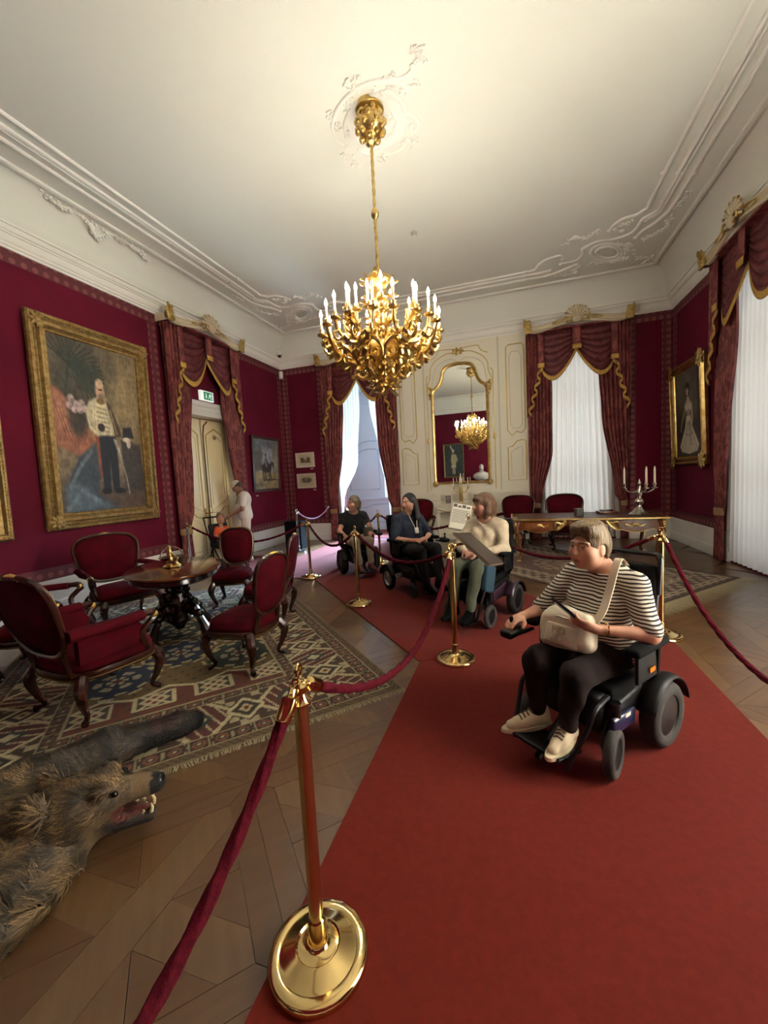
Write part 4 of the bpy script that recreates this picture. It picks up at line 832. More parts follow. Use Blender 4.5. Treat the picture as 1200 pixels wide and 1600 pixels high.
# ------------------------------------------------------------------ chandelier
CH = (-1.35, 4.42, 0)
ch = thing('chandelier', 'large ornate gilt bronze chandelier with many lit candle bulbs', 'chandelier', CH)
b = MB(); b.ball((0, 0, 5.40), (.15, .15, .15), 24, 16)
for i in range(40):
    a = i*2.399; z = -1+2*(i+.5)/40; r = sqrt(1-z*z); b.ball((.15*r*cos(a), .15*r*sin(a), 5.40+.15*z), (.035, .035, .035), 7, 5)
b.lathe([(.02, 5.2), (.05, 5.22), (.06, 5.27), (.09, 5.3)], n=16); b.lathe([(.16, 5.585), (.15, 5.54), (.08, 5.5)], n=20); b.build('ceiling_ball', GOLD, ch)
b = MB(); rgs = []
for i in range(90):
    z = 3.82+(5.22-3.82)*i/89; rgs.append([((.016+.004*cos(4*(2*pi*j/12-i*.25)))*cos(2*pi*j/12), (.016+.004*cos(4*(2*pi*j/12-i*.25)))*sin(2*pi*j/12), z) for j in range(12)])
b.rings(rgs); b.lathe([(.018, 4.44), (.04, 4.47), (.045, 4.5), (.04, 4.53), (.018, 4.56)], n=16); b.build('rod', GOLD, ch)
def leafy(b, p, d, s, n=3):
    """small cluster of curled leaves at p pointing along d"""
    d = Vector(d).normalized(); q = d.to_track_quat('Z', 'Y').to_matrix()
    for i in range(n):
        R = q @ rz(2*pi*i/n) @ rx(.5); b.ball(Vector(p)+R @ Vector((0, 0, s*.6)), (s*.38, s*.16, s*.75), 7, 5, R)
def scroll(b, pts, r0, r1, n=7, curl=0., cs=.05, s=1):
    P = smooth_path(pts, n); N = len(P); b.tube(P, [r0+(r1-r0)*i/(N-1) for i in range(N)], 8); return P
# central shaft and basket
b = MB(); b.lathe([(.02, 3.86), (.12, 3.84), (.14, 3.79), (.10, 3.75), (.07, 3.7), (.075, 3.62), (.1, 3.55), (.075, 3.48), (.06, 3.4), (.07, 3.3), (.12, 3.22), (.16, 3.12), (.14, 3.0), (.09, 2.92), (.08, 2.86), (.13, 2.8), (.15, 2.73), (.11, 2.66), (.05, 2.62), (.03, 2.58), (.005, 2.55)], n=24, fn=lambda a, z: 1+.09*cos(6*a))
for k in range(60):
    a = k*2.399; z = 2.66+1.18*k/60; r = .085+.05*(sin(z*9)*.5+.5); leafy(b, (r*cos(a), r*sin(a), z), (cos(a), sin(a), .7), .075, 2)
b.build('shaft', GOLD, ch)
def candle(p, h, lit, par=ch):
    b = MB(); b.lathe([(.012, -.03), (.05, -.015), (.055, 0), (.03, .005), (.022, .02), (.024, .05), (.018, .055)], p, 14); b.build('drip_pan', GOLD, par)
    c = MB().lathe([(.0135, .05), (.0135, .05+h), (.009, .055+h)], p, 10).build('candle', WAX, par)
    MB().lathe([(.007, 0), (.015, .015), (.017, .032), (.012, .055), (.004, .075), (.0008, .085)], (p[0], p[1], p[2]+.05+h), 10).build('bulb', BULB if lit else GLASSB, c)
rn = random.Random(11)
for k in range(6):
    a = 2*pi*k/6+.35; ca, sa = cos(a), sin(a)
    def P(r, z, t=0.): return (r*ca-t*sa, r*sa+t*ca, z)
    b = MB()
    scroll(b, [P(.08, 3.05), P(.2, 2.92), P(.36, 2.92), P(.47, 3.0), P(.5, 3.1), P(.58, 3.2), P(.66, 3.22)], .045, .026)
    scroll(b, [P(.36, 2.92), P(.3, 3.0), P(.36, 3.06), P(.43, 3.0), P(.38, 2.95)], .034, .014)
    scroll(b, [P(.12, 2.82), P(.22, 2.74), P(.3, 2.8), P(.26, 2.88), P(.2, 2.84)], .03, .012)
    scroll(b, [P(.5, 3.1), P(.58, 3.02), P(.64, 3.08), P(.6, 3.14)], .026, .01)
    for t in (-1, 1):
        scroll(b, [P(.48, 3.0), P(.52, 3.02, t*.1), P(.56, 3.14, t*.2), P(.58, 3.24, t*.22)], .028, .018)
        scroll(b, [P(.54, 3.08, t*.14), P(.6, 3.04, t*.2), P(.63, 3.1, t*.22), P(.59, 3.13, t*.18)], .02, .009)
    for r, z, t, dx in ((.36, 2.91, 0, -1), (.45, 2.98, .04, -1), (.45, 2.98, -.04, -1), (.5, 3.12, 0, 1), (.25, 2.86, .03, 1), (.25, 2.84, -.03, -1), (.6, 3.2, 0, -1), (.53, 3.1, .12, -1), (.53, 3.1, -.12, -1), (.3, 2.93, 0, 1), (.4, 2.9, .05, 1), (.4, 2.9, -.05, 1)):
        leafy(b, P(r, z, t), (ca*.6, sa*.6, dx), .085, 3)
    b.build('arm', GOLD, ch)
    candle(P(.66, 3.24), .13, True); candle(P(.58, 3.27, .22), .13, k % 3 != 1); candle(P(.58, 3.27, -.22), .13, True)
    # upper tier
    a += pi/6; ca, sa = cos(a), sin(a)
    b = MB(); scroll(b, [P(.07, 3.2), P(.2, 3.12), P(.32, 3.2), P(.36, 3.34), P(.4, 3.42)], .034, .018); scroll(b, [P(.28, 3.16), P(.33, 3.08), P(.4, 3.14), P(.36, 3.2)], .024, .01)
    for t in (-1, 1): scroll(b, [P(.3, 3.18), P(.34, 3.22, t*.08), P(.38, 3.3, t*.13), P(.38, 3.36, t*.14)], .02, .014)
    for r, z in ((.2, 3.12), (.3, 3.2), (.36, 3.32)): leafy(b, P(r, z), (ca, sa, .5), .085, 3)
    b.build('upper_arm', GOLD, ch)
    candle(P(.41, 3.44), .13, k != 2)
    if k % 2: candle(P(.38, 3.38, .14), .13, True)
    else: candle(P(.38, 3.38, -.14), .13, k == 4)
    if k in (0, 3, 4): candle(P(.24, 2.98), .12, k != 3)
# ring of scrolls that joins the arms
for k in range(6):
    a = 2*pi*(k+.5)/6+.35; ca, sa = cos(a), sin(a); b = MB()
    for t in (-1, 1): scroll(b, [P(.36, 2.98, t*.2), P(.4, 3.06, t*.12), P(.38, 3.0, t*.03), P(.32, 2.9, t*.01)], .028, .02); leafy(b, P(.4, 3.06, t*.12), (ca, sa, .3), .08, 3)
    b.ball(P(.3, 2.9), (.04, .04, .06), 10, 7); leafy(b, P(.3, 2.85), (ca*.3, sa*.3, -1), .07, 4); b.build('scroll_link', GOLD, ch)
b = MB(); b.ball((0, 0, 2.72), .1, 14, 10)
for k in range(24): a = k*2.399; leafy(b, (.1*cos(a), .1*sin(a), 2.6+.22*(k/24)), (cos(a), sin(a), -.3), .085, 2)
b.build('pendant', GOLD, ch)
for k in range(6):
    l = bpy.data.lights.new('candle_light', 'POINT'); l.energy = CHANDELIER_W; l.color = (1.0, .95, .86); l.shadow_soft_size = .05
    o = bpy.data.objects.new('candle_light', l); COL.objects.link(o); o.parent = ch; a = 2*pi*k/6+.35; o.location = (.68*cos(a), .68*sin(a), 3.56)
# ------------------------------------------------------------------ chairs
def super_outline(w, h, n=40, p=.7, q=.75, flare=.12):
    out = []
    for i in range(n):
        t = 2*pi*i/n; c, s = cos(t), sin(t); x = w*math.copysign(abs(c)**p, c); z = h*math.copysign(abs(s)**q, s); out.append((x*(1+flare*z/h), z))
    return out
def pad(outline, bf, bb, R, c):
    """upholstered pad: outline (x, z) bulging forwards (+y) and backwards"""
    rg = []
    for k, y in ((.12, bf), (.45, bf*.93), (.75, bf*.72), (.93, bf*.35), (1, 0), (.93, -bb*.4), (.75, -bb*.75), (.45, -bb*.95), (.12, -bb)):
        rg.append([tuple(R @ Vector((x*k, y, z*k))+Vector(c)) for x, z in outline])
    return MB().rings(rg, True, True)
def cabriole(x, y, h, sx, sy, r=.03):
    d = .045; return smooth_path([(x, y, h), (x+sx*d*.9, y+sy*d*.9, h*.72), (x+sx*d*.4, y+sy*d*.4, h*.38), (x-sx*.01, y-sy*.01, h*.13), (x+sx*.035, y+sy*.035, .018)], 5)
LEGR = [.036, .04, .042, .043, .042, .04, .037, .034, .031, .028, .026, .024, .022, .02, .019, .018, .018, .019, .022, .026, .024]
GILT2 = mat('dull_gilding', '#7d6236', .35, .8)
def make_chair(arm, label, loc, rz_, group, side=0):
    t = thing('armchair' if arm else 'side_chair', label, 'chair', (loc[0], loc[1], loc[2] if len(loc) > 2 else .0), rz_, group)
    w = .34 if arm else .25; d = .31 if arm else .25; bh = .29 if arm else .25; bw = .335 if arm else .215; tilt = radians(13 if arm else 10)
    o = [(x*1., y) for x, y in super_outline(w, d, 40, .6, .6, .1)]
    rg = [[(x*k, y*k, z) for x, y in o] for k, z in ((.3, .475), (.75, .468), (.95, .44), (1., .40), (.99, .365))]
    MB().rings(rg).build('seat', VELVET, t, angle=180)
    b = MB(); b.rings([[(x*k, y*k, z) for x, y in o] for k, z in ((1.0, .37), (1.035, .365), (1.045, .345), (1.03, .31), (1.0, .30))]); b.build('seat_rail', MAHOG, t)
    Mb = rx(tilt); cz = .47+bh+.02; c = Vector((0, -d-.02, cz)); c.y -= (cz-.47)*sin(tilt)*.8
    oo = super_outline(bw, bh, 44, .72, .62, .14 if arm else .1)
    pad(oo, .05, .035, Mb, c).build('backrest', VELVET, t, angle=180)
    MB().tube([(x*1.04, y*1.04, .318) for x, y in o], .0045, 6, closed=True).build('gilt_line', GILT2, t); MB().tube([tuple(Mb @ Vector((x*1.055, .014, z*1.055))+c) for x, z in oo], .0045, 6, closed=True, up=(0, 1, 0)).build('gilt_line', GILT2, t)
    P = [tuple(Mb @ Vector((x*1.03, 0, z*1.03))+c) for x, z in oo]; bf = MB().tube(P, .02, 8, closed=True, up=(0, 1, 0)).build('back_frame', MAHOG, t)
    b = MB(); tp = Mb @ Vector((0, 0, bh*1.06))+c
    for q in range(9): aa = (q-4)/4; b.ball((tp.x+aa*.11, tp.y, tp.z-.012*aa*aa*1.5), (.02, .018, .022-.012*abs(aa)), 8, 5)
    b.build('crest', GILT, bf)
    for s in (-1, 1):
        low = Mb @ Vector((s*bw*.62, 0, -bh*.98))+c; MB().tube([(s*w*.62, -d*.9, .34), tuple(low)], .024, 8).build('back_post', MAHOG, t)
        if arm:
            b = MB(); a0 = Mb @ Vector((s*bw*1.03, .01, -bh*.42))+c
            rgp = smooth_path([tuple(a0), (s*(w+.03), -.16, .665), (s*(w+.05), 0, .66), (s*(w+.04), .13, .66)], 5); b.tube(rgp, .055 if side else .045, 12, flat=.75).build('armrest', VELVET, t)
            if side: MB().rings([[(s*(w+.02-.05*q), y, z) for y, z in ((-.3, .45), (.1, .45), (.16, .56), (.1, .64), (-.1, .66), (-.3, .66))] for q in (0, 1)]).build('side_panel', VELVET, t)
            b = MB(); b.tube(smooth_path([(s*(w+.045), .1, .66), (s*(w+.05), .2, .66), (s*(w+.05), .235, .625), (s*(w+.045), .2, .595), (s*(w+.02), .14, .52), (s*w*.98, .17, .42), (s*w*.93, .2, .35)], 5), [.026]*5+[.03]*6+[.024]*20, 8); b.build('arm_support', MAHOG, t)
            MB().ball((s*(w+.05), .225, .64), (.034, .03, .034), 10, 7).build('gilt_knuckle', GILT, t)
    for sx in (-1, 1):
        for sy in (-1, 1):
            P = cabriole(sx*w*.8, sy*d*.82, .34, sx, sy); MB().tube(P, LEGR[:len(P)], 8).build('leg', MAHOG, t)
    return t
GSEAT = 'red velvet chairs round the oval table'
RUGZ = .0125
ctr = (-3.5, 3.35)
def facing(x, y, tx, ty): return atan2(-(tx-x), ty-y)
make_chair(1, 'large red velvet armchair in the left foreground seen from behind', (-3.1, 2.15, RUGZ), radians(-6), GSEAT, 1)
make_chair(1, 'red velvet armchair cut by the left picture edge', (-4.25, 2.5, RUGZ), facing(-4.25, 2.5, -3.4, 3.3), GSEAT)
make_chair(1, 'red velvet armchair with gilt crest facing the table below the officer portrait', (-4.62, 3.62, RUGZ), facing(-4.62, 3.62, -3.45, 3.2), GSEAT)
make_chair(0, 'small red velvet side chair behind the table in front of the double door', (-3.68, 4.5, RUGZ), facing(-3.68, 4.5, -3.75, 3.4)+.5, GSEAT)
make_chair(0, 'red velvet side chair seen from behind at right of the table', (-2.33, 2.95, RUGZ), radians(88), GSEAT)
make_chair(0, 'red velvet side chair seen edge-on behind the right-hand chair', (-2.78, 3.98, RUGZ), radians(108), GSEAT)

# ------------------------------------------------------------------ oval table
t = thing('oval_table', 'polished oval wooden table on a dark carved pedestal', 'table', (ctr[0], ctr[1], RUGZ), radians(134))
def oval(a, b_, z, n=48, wob=.0): return [(a*(1+wob*cos(6*q))*cos(q), b_*(1+wob*cos(6*q))*sin(q), z) for q in (2*pi*i/n for i in range(n))]
MB().rings([oval(.64*k, .47*k, z, wob=.012) for k, z in ((.97, .735), (1., .742), (1.005, .752), (1., .762), (.98, .767))]).build('table_top', TABLEW, t)
MB().rings([oval(.62*k, .45*k, z) for k, z in ((.9, .66), (.95, .68), (.93, .72), (.97, .737))]).build('apron', EBONY, t)
b = MB(); b.lathe([(.16, .66), (.09, .6), (.07, .52), (.11, .44), (.13, .38), (.1, .3), (.12, .24), (.15, .2), (.06, .12), (.04, .08)], n=20, fn=lambda a, z: 1+.08*cos(8*a))
for k in range(26): a = k*2.399; z = .22+.32*k/26; r = .12+.02*sin(k); b.ball((r*cos(a), r*sin(a), z), (.035, .035, .045), 7, 5)
b.build('pedestal', EBONY, t)
for k in range(4):
    a = pi/4+k*pi/2; ca, sa = cos(a), sin(a); P = smooth_path([(.08*ca, .08*sa, .3), (.2*ca, .2*sa, .33), (.3*ca, .3*sa, .2), (.37*ca, .37*sa, .07), (.45*ca, .45*sa, .035)], 5); b = MB(); b.tube(P, [.05+.012*sin(i*.5) for i in range(len(P)-4)]+[.04, .036, .034, .03], 8); b.ball((.27*ca, .27*sa, .27), (.06, .06, .05), 9, 6); b.ball((.45*ca, .45*sa, .035), (.05, .05, .032), 9, 6); b.build('foot', EBONY, t)
t = thing('gilt_statuette', 'small gilt statuette standing on the oval table', 'statuette', (-3.5, 3.32, RUGZ+.768)); s = SDF((-.14, -.14, 0), (.14, .14, .3), .006)
s.ell((0, 0, .012), (.09, .07, .014), .006); s.ell((0, 0, .03), (.06, .05, .014), .006)
for q in range(6): s.ell((.085*cos(q*1.05), .065*sin(q*1.05), .014), (.022, .02, .012), .006)
s.cone((-.05, 0, .05), (.05, 0, .06), .022, .02, .02); s.cone((.05, 0, .06), (.075, .01, .1), .014, .012, .01); s.cone((.0, 0, .06), (-.02, 0, .14), .02, .02, .015); s.cone((-.02, 0, .14), (-.015, .0, .19), .026, .016, .02); s.ell((-.02, 0, .215), (.02, .02, .024), .01); s.cone((-.02, 0, .17), (.05, .01, .12), .012, .009, .01); s.cone((-.02, 0, .17), (-.06, 0, .21), .012, .008, .01); s.cone((.02, 0, .05), (.07, .02, .03), .02, .014, .02); s.build('figure', GOLD, t)
t = thing('hoop_basket', 'silver basket with tall hoop handle on the far side of the oval table', 'basket', (-3.8, 3.62, RUGZ+.768), radians(20)); b = MB(); b.tube([(.14*cos(q), 0, .03+.14*sin(q)) for q in np.linspace(0, pi, 20)], .008, 8); b.build('hoop', SILVER, t); MB().lathe([(.04, 0), (.06, .01), (.12, .03), (.145, .05), (.135, .045), (.05, .02)], n=24).build('bowl', SILVER, t)

# ------------------------------------------------------------------ writing desk and what stands on it
dk = thing('writing_desk', 'long wooden writing desk with gilt mounts and leather top', 'desk', (1.16, 7.78, .009))
LEATH = mat('brown_leather', '#4a2415', .4, bump=.1, bs=90)
MB().rbox((0, 0, .755), (2.36, 1.04, .035), .012).build('desk_top', DESKW, dk); MB().b2((-1.08, -.43, .773), (1.08, .43, .7755)).build('leather_top', LEATH, dk, smooth=False)
MB().rings([[(x*k, y*k2, z) for x, y in ((-1.18, -.52), (1.18, -.52), (1.18, .52), (-1.18, .52))] for k, k2, z in ((1.0, 1.0, .74), (1.008, 1.015, .748), (1.008, 1.015, .765), (1., 1., .772), (.985, .97, .774))], True, False).build('gilt_edge', GOLD, dk)
def apron_profile(n=40):
    top = .74; pts = []
    for i in range(n+1):
        x = -1.08+2.16*i/n; k = abs(x)
        z = .56 if k > .42 else .66
        if .34 < k <= .5: z = .56+.1*(1-(k-.34)/.16)
        if k > .9: z = .56-.0*(k-.9)
        z -= .03*cos((k-.72)/.3*pi) if .5 < k < 1.0 else 0
        pts.append((x, z))
    return [(-1.1, top), *pts, (1.1, top)]
for y in (-.47, .45): MB().prism(apron_profile()[::-1], y, y+.025, 'y').build('apron', DESKW, dk)
for x in (-1.1, 1.08): MB().b2((x, -.44, .58), (x+.025, .44, .74)).build('side_apron', DESKW, dk, smooth=False)
for s in (-1, 1):
    MB().b2((s*.72-.26, -.485, .58), (s*.72+.26, -.468, .725)).build('drawer_front', mat('drawer_veneer%d' % s, '#7a4521', .25, var='#5d3316', coat=.4), dk, smooth=False, bevel=.004)
    b = MB(); b.tube(smooth_path([(s*.58, -.49, .66), (s*.66, -.5, .63), (s*.72, -.5, .67), (s*.78, -.5, .63), (s*.86, -.49, .66)], 5), .012, 7); b.ball((s*.72, -.5, .66), (.05, .015, .03), 8, 6); b.build('drawer_mount', GOLD, dk)
    b = MB(); b.tube(smooth_path([(s*.3, -.49, .72), (s*.36, -.5, .64), (s*.44, -.5, .58), (s*.38, -.5, .66), (s*.46, -.5, .70), (s*.5, -.5, .62)], 6), .02, 7)
    for q in range(5): b.ball((s*(.33+.03*q), -.5, .72-.035*q), (.03, .014, .022), 7, 5)
    b.build('acanthus_mount', GOLD, dk)
    b = MB(); pr_ = apron_profile()[1:-1]; b.tube([(x, -.487, z) for x, z in pr_ if x*s >= 0], .008, 6); b.build('apron_gilding', GOLD, dk)
    for y in (-.44, .42):
        sy = -1 if y < 0 else 1; P = smooth_path([(s*1.07, y, .72), (s*1.1, y*1.05, .6), (s*1.06, y, .4), (s*1.03, y*.98, .15), (s*1.07, y*1.03, .02)], 6); lg = MB().tube(P, [.055-.03*min(i/16, 1) for i in range(len(P))], 8).build('leg', DESKW, dk)
        b = MB()
        for q in range(6): b.ball((s*(1.125-.005*q), y*1.09, .72-.035*q), (.036-.003*q, .036-.003*q, .028), 8, 5)
        b.tube([(s*1.14, y*1.08, .7), (s*1.12, y*1.06, .5), (s*1.085, y*1.03, .32)], [.016, .012, .008], 6); b.build('leg_mount', GOLD, lg)
        b = MB(); b.ball((s*1.07, y*1.03, .025), (.04, .04, .025), 8, 6); b.build('sabot', GOLD, lg)
DZ = .009+.7765
t = thing('silver_candelabrum', 'silver four-armed candelabrum with white candles on the desk', 'candelabrum', (2.02, 7.62, DZ))
b = MB(); b.lathe([(.15, 0), (.155, .012), (.13, .03), (.1, .06), (.07, .1), (.04, .13), (.035, .16), (.055, .19), (.07, .22), (.06, .25), (.035, .27), (.03, .31), (.045, .34), (.05, .37), (.03, .4), (.028, .44), (.02, .5), (.03, .52), (.015, .56), (.005, .6)], n=28, fn=lambda a, z: 1+(.07*cos(8*a) if z < .06 else .03*cos(6*a))); b.build('stem', SILVER, t)
for k, (a, r) in enumerate(((pi, .22), (0, .22), (-.6, .1), (pi+.6+pi/2+.9, .1))):
    ca, sa = cos(a), sin(a); P = smooth_path([(.03*ca, .03*sa, .4), (r*.45*ca, r*.45*sa, .37), (r*.8*ca, r*.8*sa, .4), (r*ca, r*sa, .44)], 6); b = MB(); b.tube(P, .011, 8); b.lathe([(.012, .43), (.05, .44), (.052, .45), (.02, .455), (.018, .48), (.028, .5), (.028, .52), (.016, .525)], (r*ca, r*sa, 0), 16); b.build('arm', SILVER, t); MB().lathe([(.016, .52), (.0145, .75), (.007, .79), (.001, .80)], (r*ca, r*sa, 0), 12).build('candle', WAX, t)
o = MB().rbox((0, 0, .065), (.12, .12, .13), .008).build('grey_cube', mat('grey_stone', '#56524b', .6, var='#4a463f', vs=20)); o.location = (1.1, 7.62, DZ); o.rotation_euler = (0, 0, .3); tag(o, 'small grey stone cube on the desk', 'cube')
t = thing('wooden_writing_case', 'low brown wooden case lying on the desk', 'case', (1.6, 7.95, DZ), .1); MB().rbox((0, 0, .022), (.3, .22, .044), .006).build('case_body', DESKW, t); MB().rbox((0, .02, .055), (.2, .1, .022), .006).build('case_lid', MAHOG, t)
make_chair(1, 'red velvet armchair standing behind the desk', (1.05, 8.78, .009), pi, 'red velvet chairs along the back wall')
make_chair(1, 'red velvet armchair right of the console below the mirror', (.0, 9.1, 0), pi-.3, 'red velvet chairs along the back wall')
make_chair(1, 'red velvet armchair left of the console below the mirror', (-2.1, 8.95, 0), pi+.15, 'red velvet chairs along the back wall')
# console under the mirror
t = thing('console_table', 'cream and gilt console table under the mirror', 'console', (-1.16, 9.78, 0)); MB().rbox((0, 0, .87), (1.3, .42, .04), .01).build('console_top', CREAM, t)
MB().b2((-.6, -.17, .72), (.6, .17, .85)).build('apron', CREAM, t, smooth=False, bevel=.01)
b = MB(); b.tube(smooth_path([(-.6, -.18, .8), (-.3, -.185, .74), (0, -.19, .8), (.3, -.185, .74), (.6, -.18, .8)], 6), .01, 6); b.build('gilt_line', GILT, t)
for sx in (-1, 1):
    for sy in (-1, 1): P = cabriole(sx*.55, sy*.13, .74, sx, sy*.3); MB().tube(P, LEGR[:len(P)], 8).build('leg', CREAM, t)
t = thing('gilt_candelabrum', 'gilt five-candle candelabrum on the console under the mirror', 'candelabrum', (-1.17, 9.72, .891)); b = MB(); b.lathe([(.12, 0), (.12, .02), (.05, .05), (.03, .1), (.05, .16), (.03, .22), (.045, .3), (.02, .36), (.015, .44)], n=18, fn=lambda a, z: 1+.06*cos(6*a)); b.build('stem', GOLD, t)
for k in range(5):
    a = 2*pi*k/4; r = .17 if k < 4 else 0; x, y = r*cos(a), r*sin(a); z = .4 if k < 4 else .5; b = MB()
    if r: b.tube(smooth_path([(.02*cos(a), .02*sin(a), .32), (x*.6, y*.6, .3), (x, y, .4)], 6), .01, 7)
    b.lathe([(.01, z-.02), (.04, z), (.018, z+.01), (.018, z+.04)], (x, y, 0), 12); b.build('arm', GOLD, t); MB().lathe([(.012, z+.03), (.011, z+.24), (.002, z+.26)], (x, y, 0), 10).build('candle', WAX, t)
for x, lb in ((-1.5, 'left'), (-.8, 'right')):
    t = thing('photo_frame', 'small framed photograph on the console %s of the gilt candelabrum' % lb, 'photo frame', (x, 9.8, .891)); t.rotation_euler = (-.2, 0, 0); frame_mesh(.2, .25, [(0, -.01), (0, .015), (.02, .018), (.03, .008)]).build('frame', WFR, t, smooth=False); MB().b2((-.085, -.006, .025), (.085, .002, .225)).build('photograph', mat('photo_%s' % lb, '#8d8577', .5, var='#4f493f', vs=9), t, smooth=False)
# black box by the left wall
t = thing('black_speaker_box', 'black box standing on the floor in the far left corner', 'box', (-5.1, 8.62, 0), .1); MB().rbox((0, 0, .36), (.42, .36, .68), .02).build('box_body', BLACKF, t); MB().b2((-.17, -.186, .08), (.17, -.178, .64)).build('grille', BLACKF, t, smooth=False); MB().b2((-.19, -.16, 0), (.19, .16, .03)).build('box_base', BLACKP, t, smooth=False)

# ------------------------------------------------------------------ rugs
def rug(name, label, corner, ang, LW, LL, fn, res, fringe_sides, fcol, m, edge):
    """corner on the floor; local x along the short side, y along the long side"""
    t = thing(name, label, 'rug', (corner[0], corner[1], 0), ang); nx_, ny_ = int(LW/res), int(LL/res)
    MB().b2((0, 0, .0005), (LW, LL, .006)).build('rug_backing', mat(name+'_back', edge, .9), t, smooth=False)
    o = painted('rug_pile', LW, LL, nx_, ny_, lambda u, v: fn(u*LW, v*LL), m, t); o.location = (LW/2, 0, .0085); o.rotation_euler = (-pi/2, 0, 0); me = o.data; me.flip_normals()
    b = MB()
    for sd in fringe_sides:
        n = int(LW/.012)
        for k in range(n):
            x = (k+.5)*LW/n; y0 = 0 if sd == 0 else LL; s = -1 if sd == 0 else 1; l = random.uniform(.75, 1.1)*fcol[1]; dx = random.uniform(-.02, .02); b._add([(x-.004, y0, .008), (x+.004, y0, .008), (x+.003+dx, y0+s*l, .002), (x-.003+dx, y0+s*l, .002)], [(0, 1, 2, 3)])
    f = b.build('rug_fringe', mat(name+'_fringe', fcol[0], .8), t, smooth=False); f['kind'] = 'stuff'; return t
RUGM = vcol_mat('rug_wool', .95, bump=.3, bs=350, sheen=.1)
def C(h): return rgb(h)
def kilim(x, y):
    LW, LL = 2.95, 4.3; c = np.zeros(x.shape+(3,))+C('#4d3a20')
    def put(mk, col): c[mk] = C(col)
    d = np.minimum(np.minimum(x, LW-x), np.minimum(y, LL-y)); side = np.minimum(x, LW-x) < np.minimum(y, LL-y); s = np.where(side, y, x)   # s runs along the border
    # field ground with zones along y
    ends = (y < 1.12) | (y > LL-1.12); put(ends, '#54291a'); zig = (np.abs(((x*2.2) % 1)-.5)*.22)
    put((y > 1.0+zig) & (y < LL-1.0-zig), '#594622')
    q = np.abs(((x*9+y*4) % 1)-.5)+np.abs(((y*9-x*3) % 1)-.5); put((q < .22) & (d > .72), '#32301f'); put((q > .82) & (d > .72) & ~ends, '#5f4d2a')
    mz = (np.abs(y-1.0-zig) < .018) | (np.abs(y-(LL-1.0)+zig) < .018); put(mz & (d > .7), '#a59a78')
    for i, (mx, my) in enumerate([(mx, my) for my in (1.45, 2.15, 2.85) for mx in (.98, 1.97)]+[(1.47, 1.8), (1.47, 2.5)]):
        r = np.hypot(x-mx, y-my); a = np.arctan2(y-my, x-mx); col = ('#1b2233', '#20291f', '#262433')[i % 3]; rr = .28*(1+.1*np.sign(np.sin(10*a)))
        put(r < rr+.03, '#a0926c'); put(r < rr, col); put((r < .17) & (np.cos(6*a) > -.3), '#94886a'); put(r < .11, col); put((r < .08) & (np.cos(6*a) > -.2), '#a59a78'); put(r < .035, '#5b2316')
    for my in (.92, LL-.92):
        for k in range(4):
            mx = .85+.42*k; u_, v_ = np.abs(x-mx), np.abs(y-my); mk = (u_ < .15) & (v_ < .12); put(mk, '#9c9170'); put((u_ < .12) & (v_ < .09), '#352d22'); put((u_+v_ < .11), '#9c9170'); put((u_+v_ < .07), '#5a2517'); put(mk & (np.abs(u_-v_) < .016), '#a59a78')
    # main border
    mb = (d > .2) & (d < .62); put(mb, '#3b2b1b'); tt = (d-.2)/.42; P_ = .62; ph = (s % P_)/P_; hx = np.abs(ph-.5)*1.5+np.abs(tt-.5)*.8
    put(mb & (hx < .62), '#9d9271'); put(mb & (hx < .52), '#472015'); put(mb & (hx < .52) & (((ph*8+tt*2) % 1) < .18), '#9d9271'); put(mb & (hx < .22), '#28302b'); put(mb & (hx < .12), '#9d9271')
    p2 = np.abs(((ph+.5) % 1)-.5)*1.5+np.abs(tt-.5)*.9; put(mb & (p2 < .34), '#a59a78'); put(mb & (p2 < .25), '#2f261c'); put(mb & (p2 < .13), '#a0926c'); put(mb & (p2 < .06), '#5a2517')
    st = mb & ((((tt*6).astype(int)+(ph*10).astype(int)) % 3) == 0) & (hx > .66) & (p2 > .38); put(st, '#8f8465')
    # guards
    for lo, hi, g, m1 in ((.08, .2, '#2a211a', '#6b3a22'), (.62, .72, '#33291d', '#5f3a20')):
        gd = (d > lo) & (d < hi); put(gd, g); k = ((s*7.5) % 1); tt2 = (d-lo)/(hi-lo); r = np.hypot((k-.5)*1.1, (tt2-.5)); put(gd & (r < .34), m1); put(gd & (r < .2), '#26303a'); put(gd & (r < .1), '#8d815f'); put(gd & (np.abs(np.abs(k-.5)-.46+.1*np.abs(tt2-.5)) < .03), '#7d7254')
        put((np.abs(d-lo) < .008) | (np.abs(d-hi) < .008), '#877b5b')
    put(d < .08, '#43341f'); put((d < .08) & (((s*22+d*22) % 1) < .35), '#5a4a30'); put(d < .018, '#6b5f45')
    n = RNG.random(x.shape)[..., None]; return c*(1.02+.22*(n-.5))
rug('kilim_rug', 'patterned brown and cream kilim rug under the oval table', (-2.87, .68), radians(46), 2.95, 4.3, kilim, .0105, (0, 1), ('#8f8566', .04), RUGM, '#4a3b25')
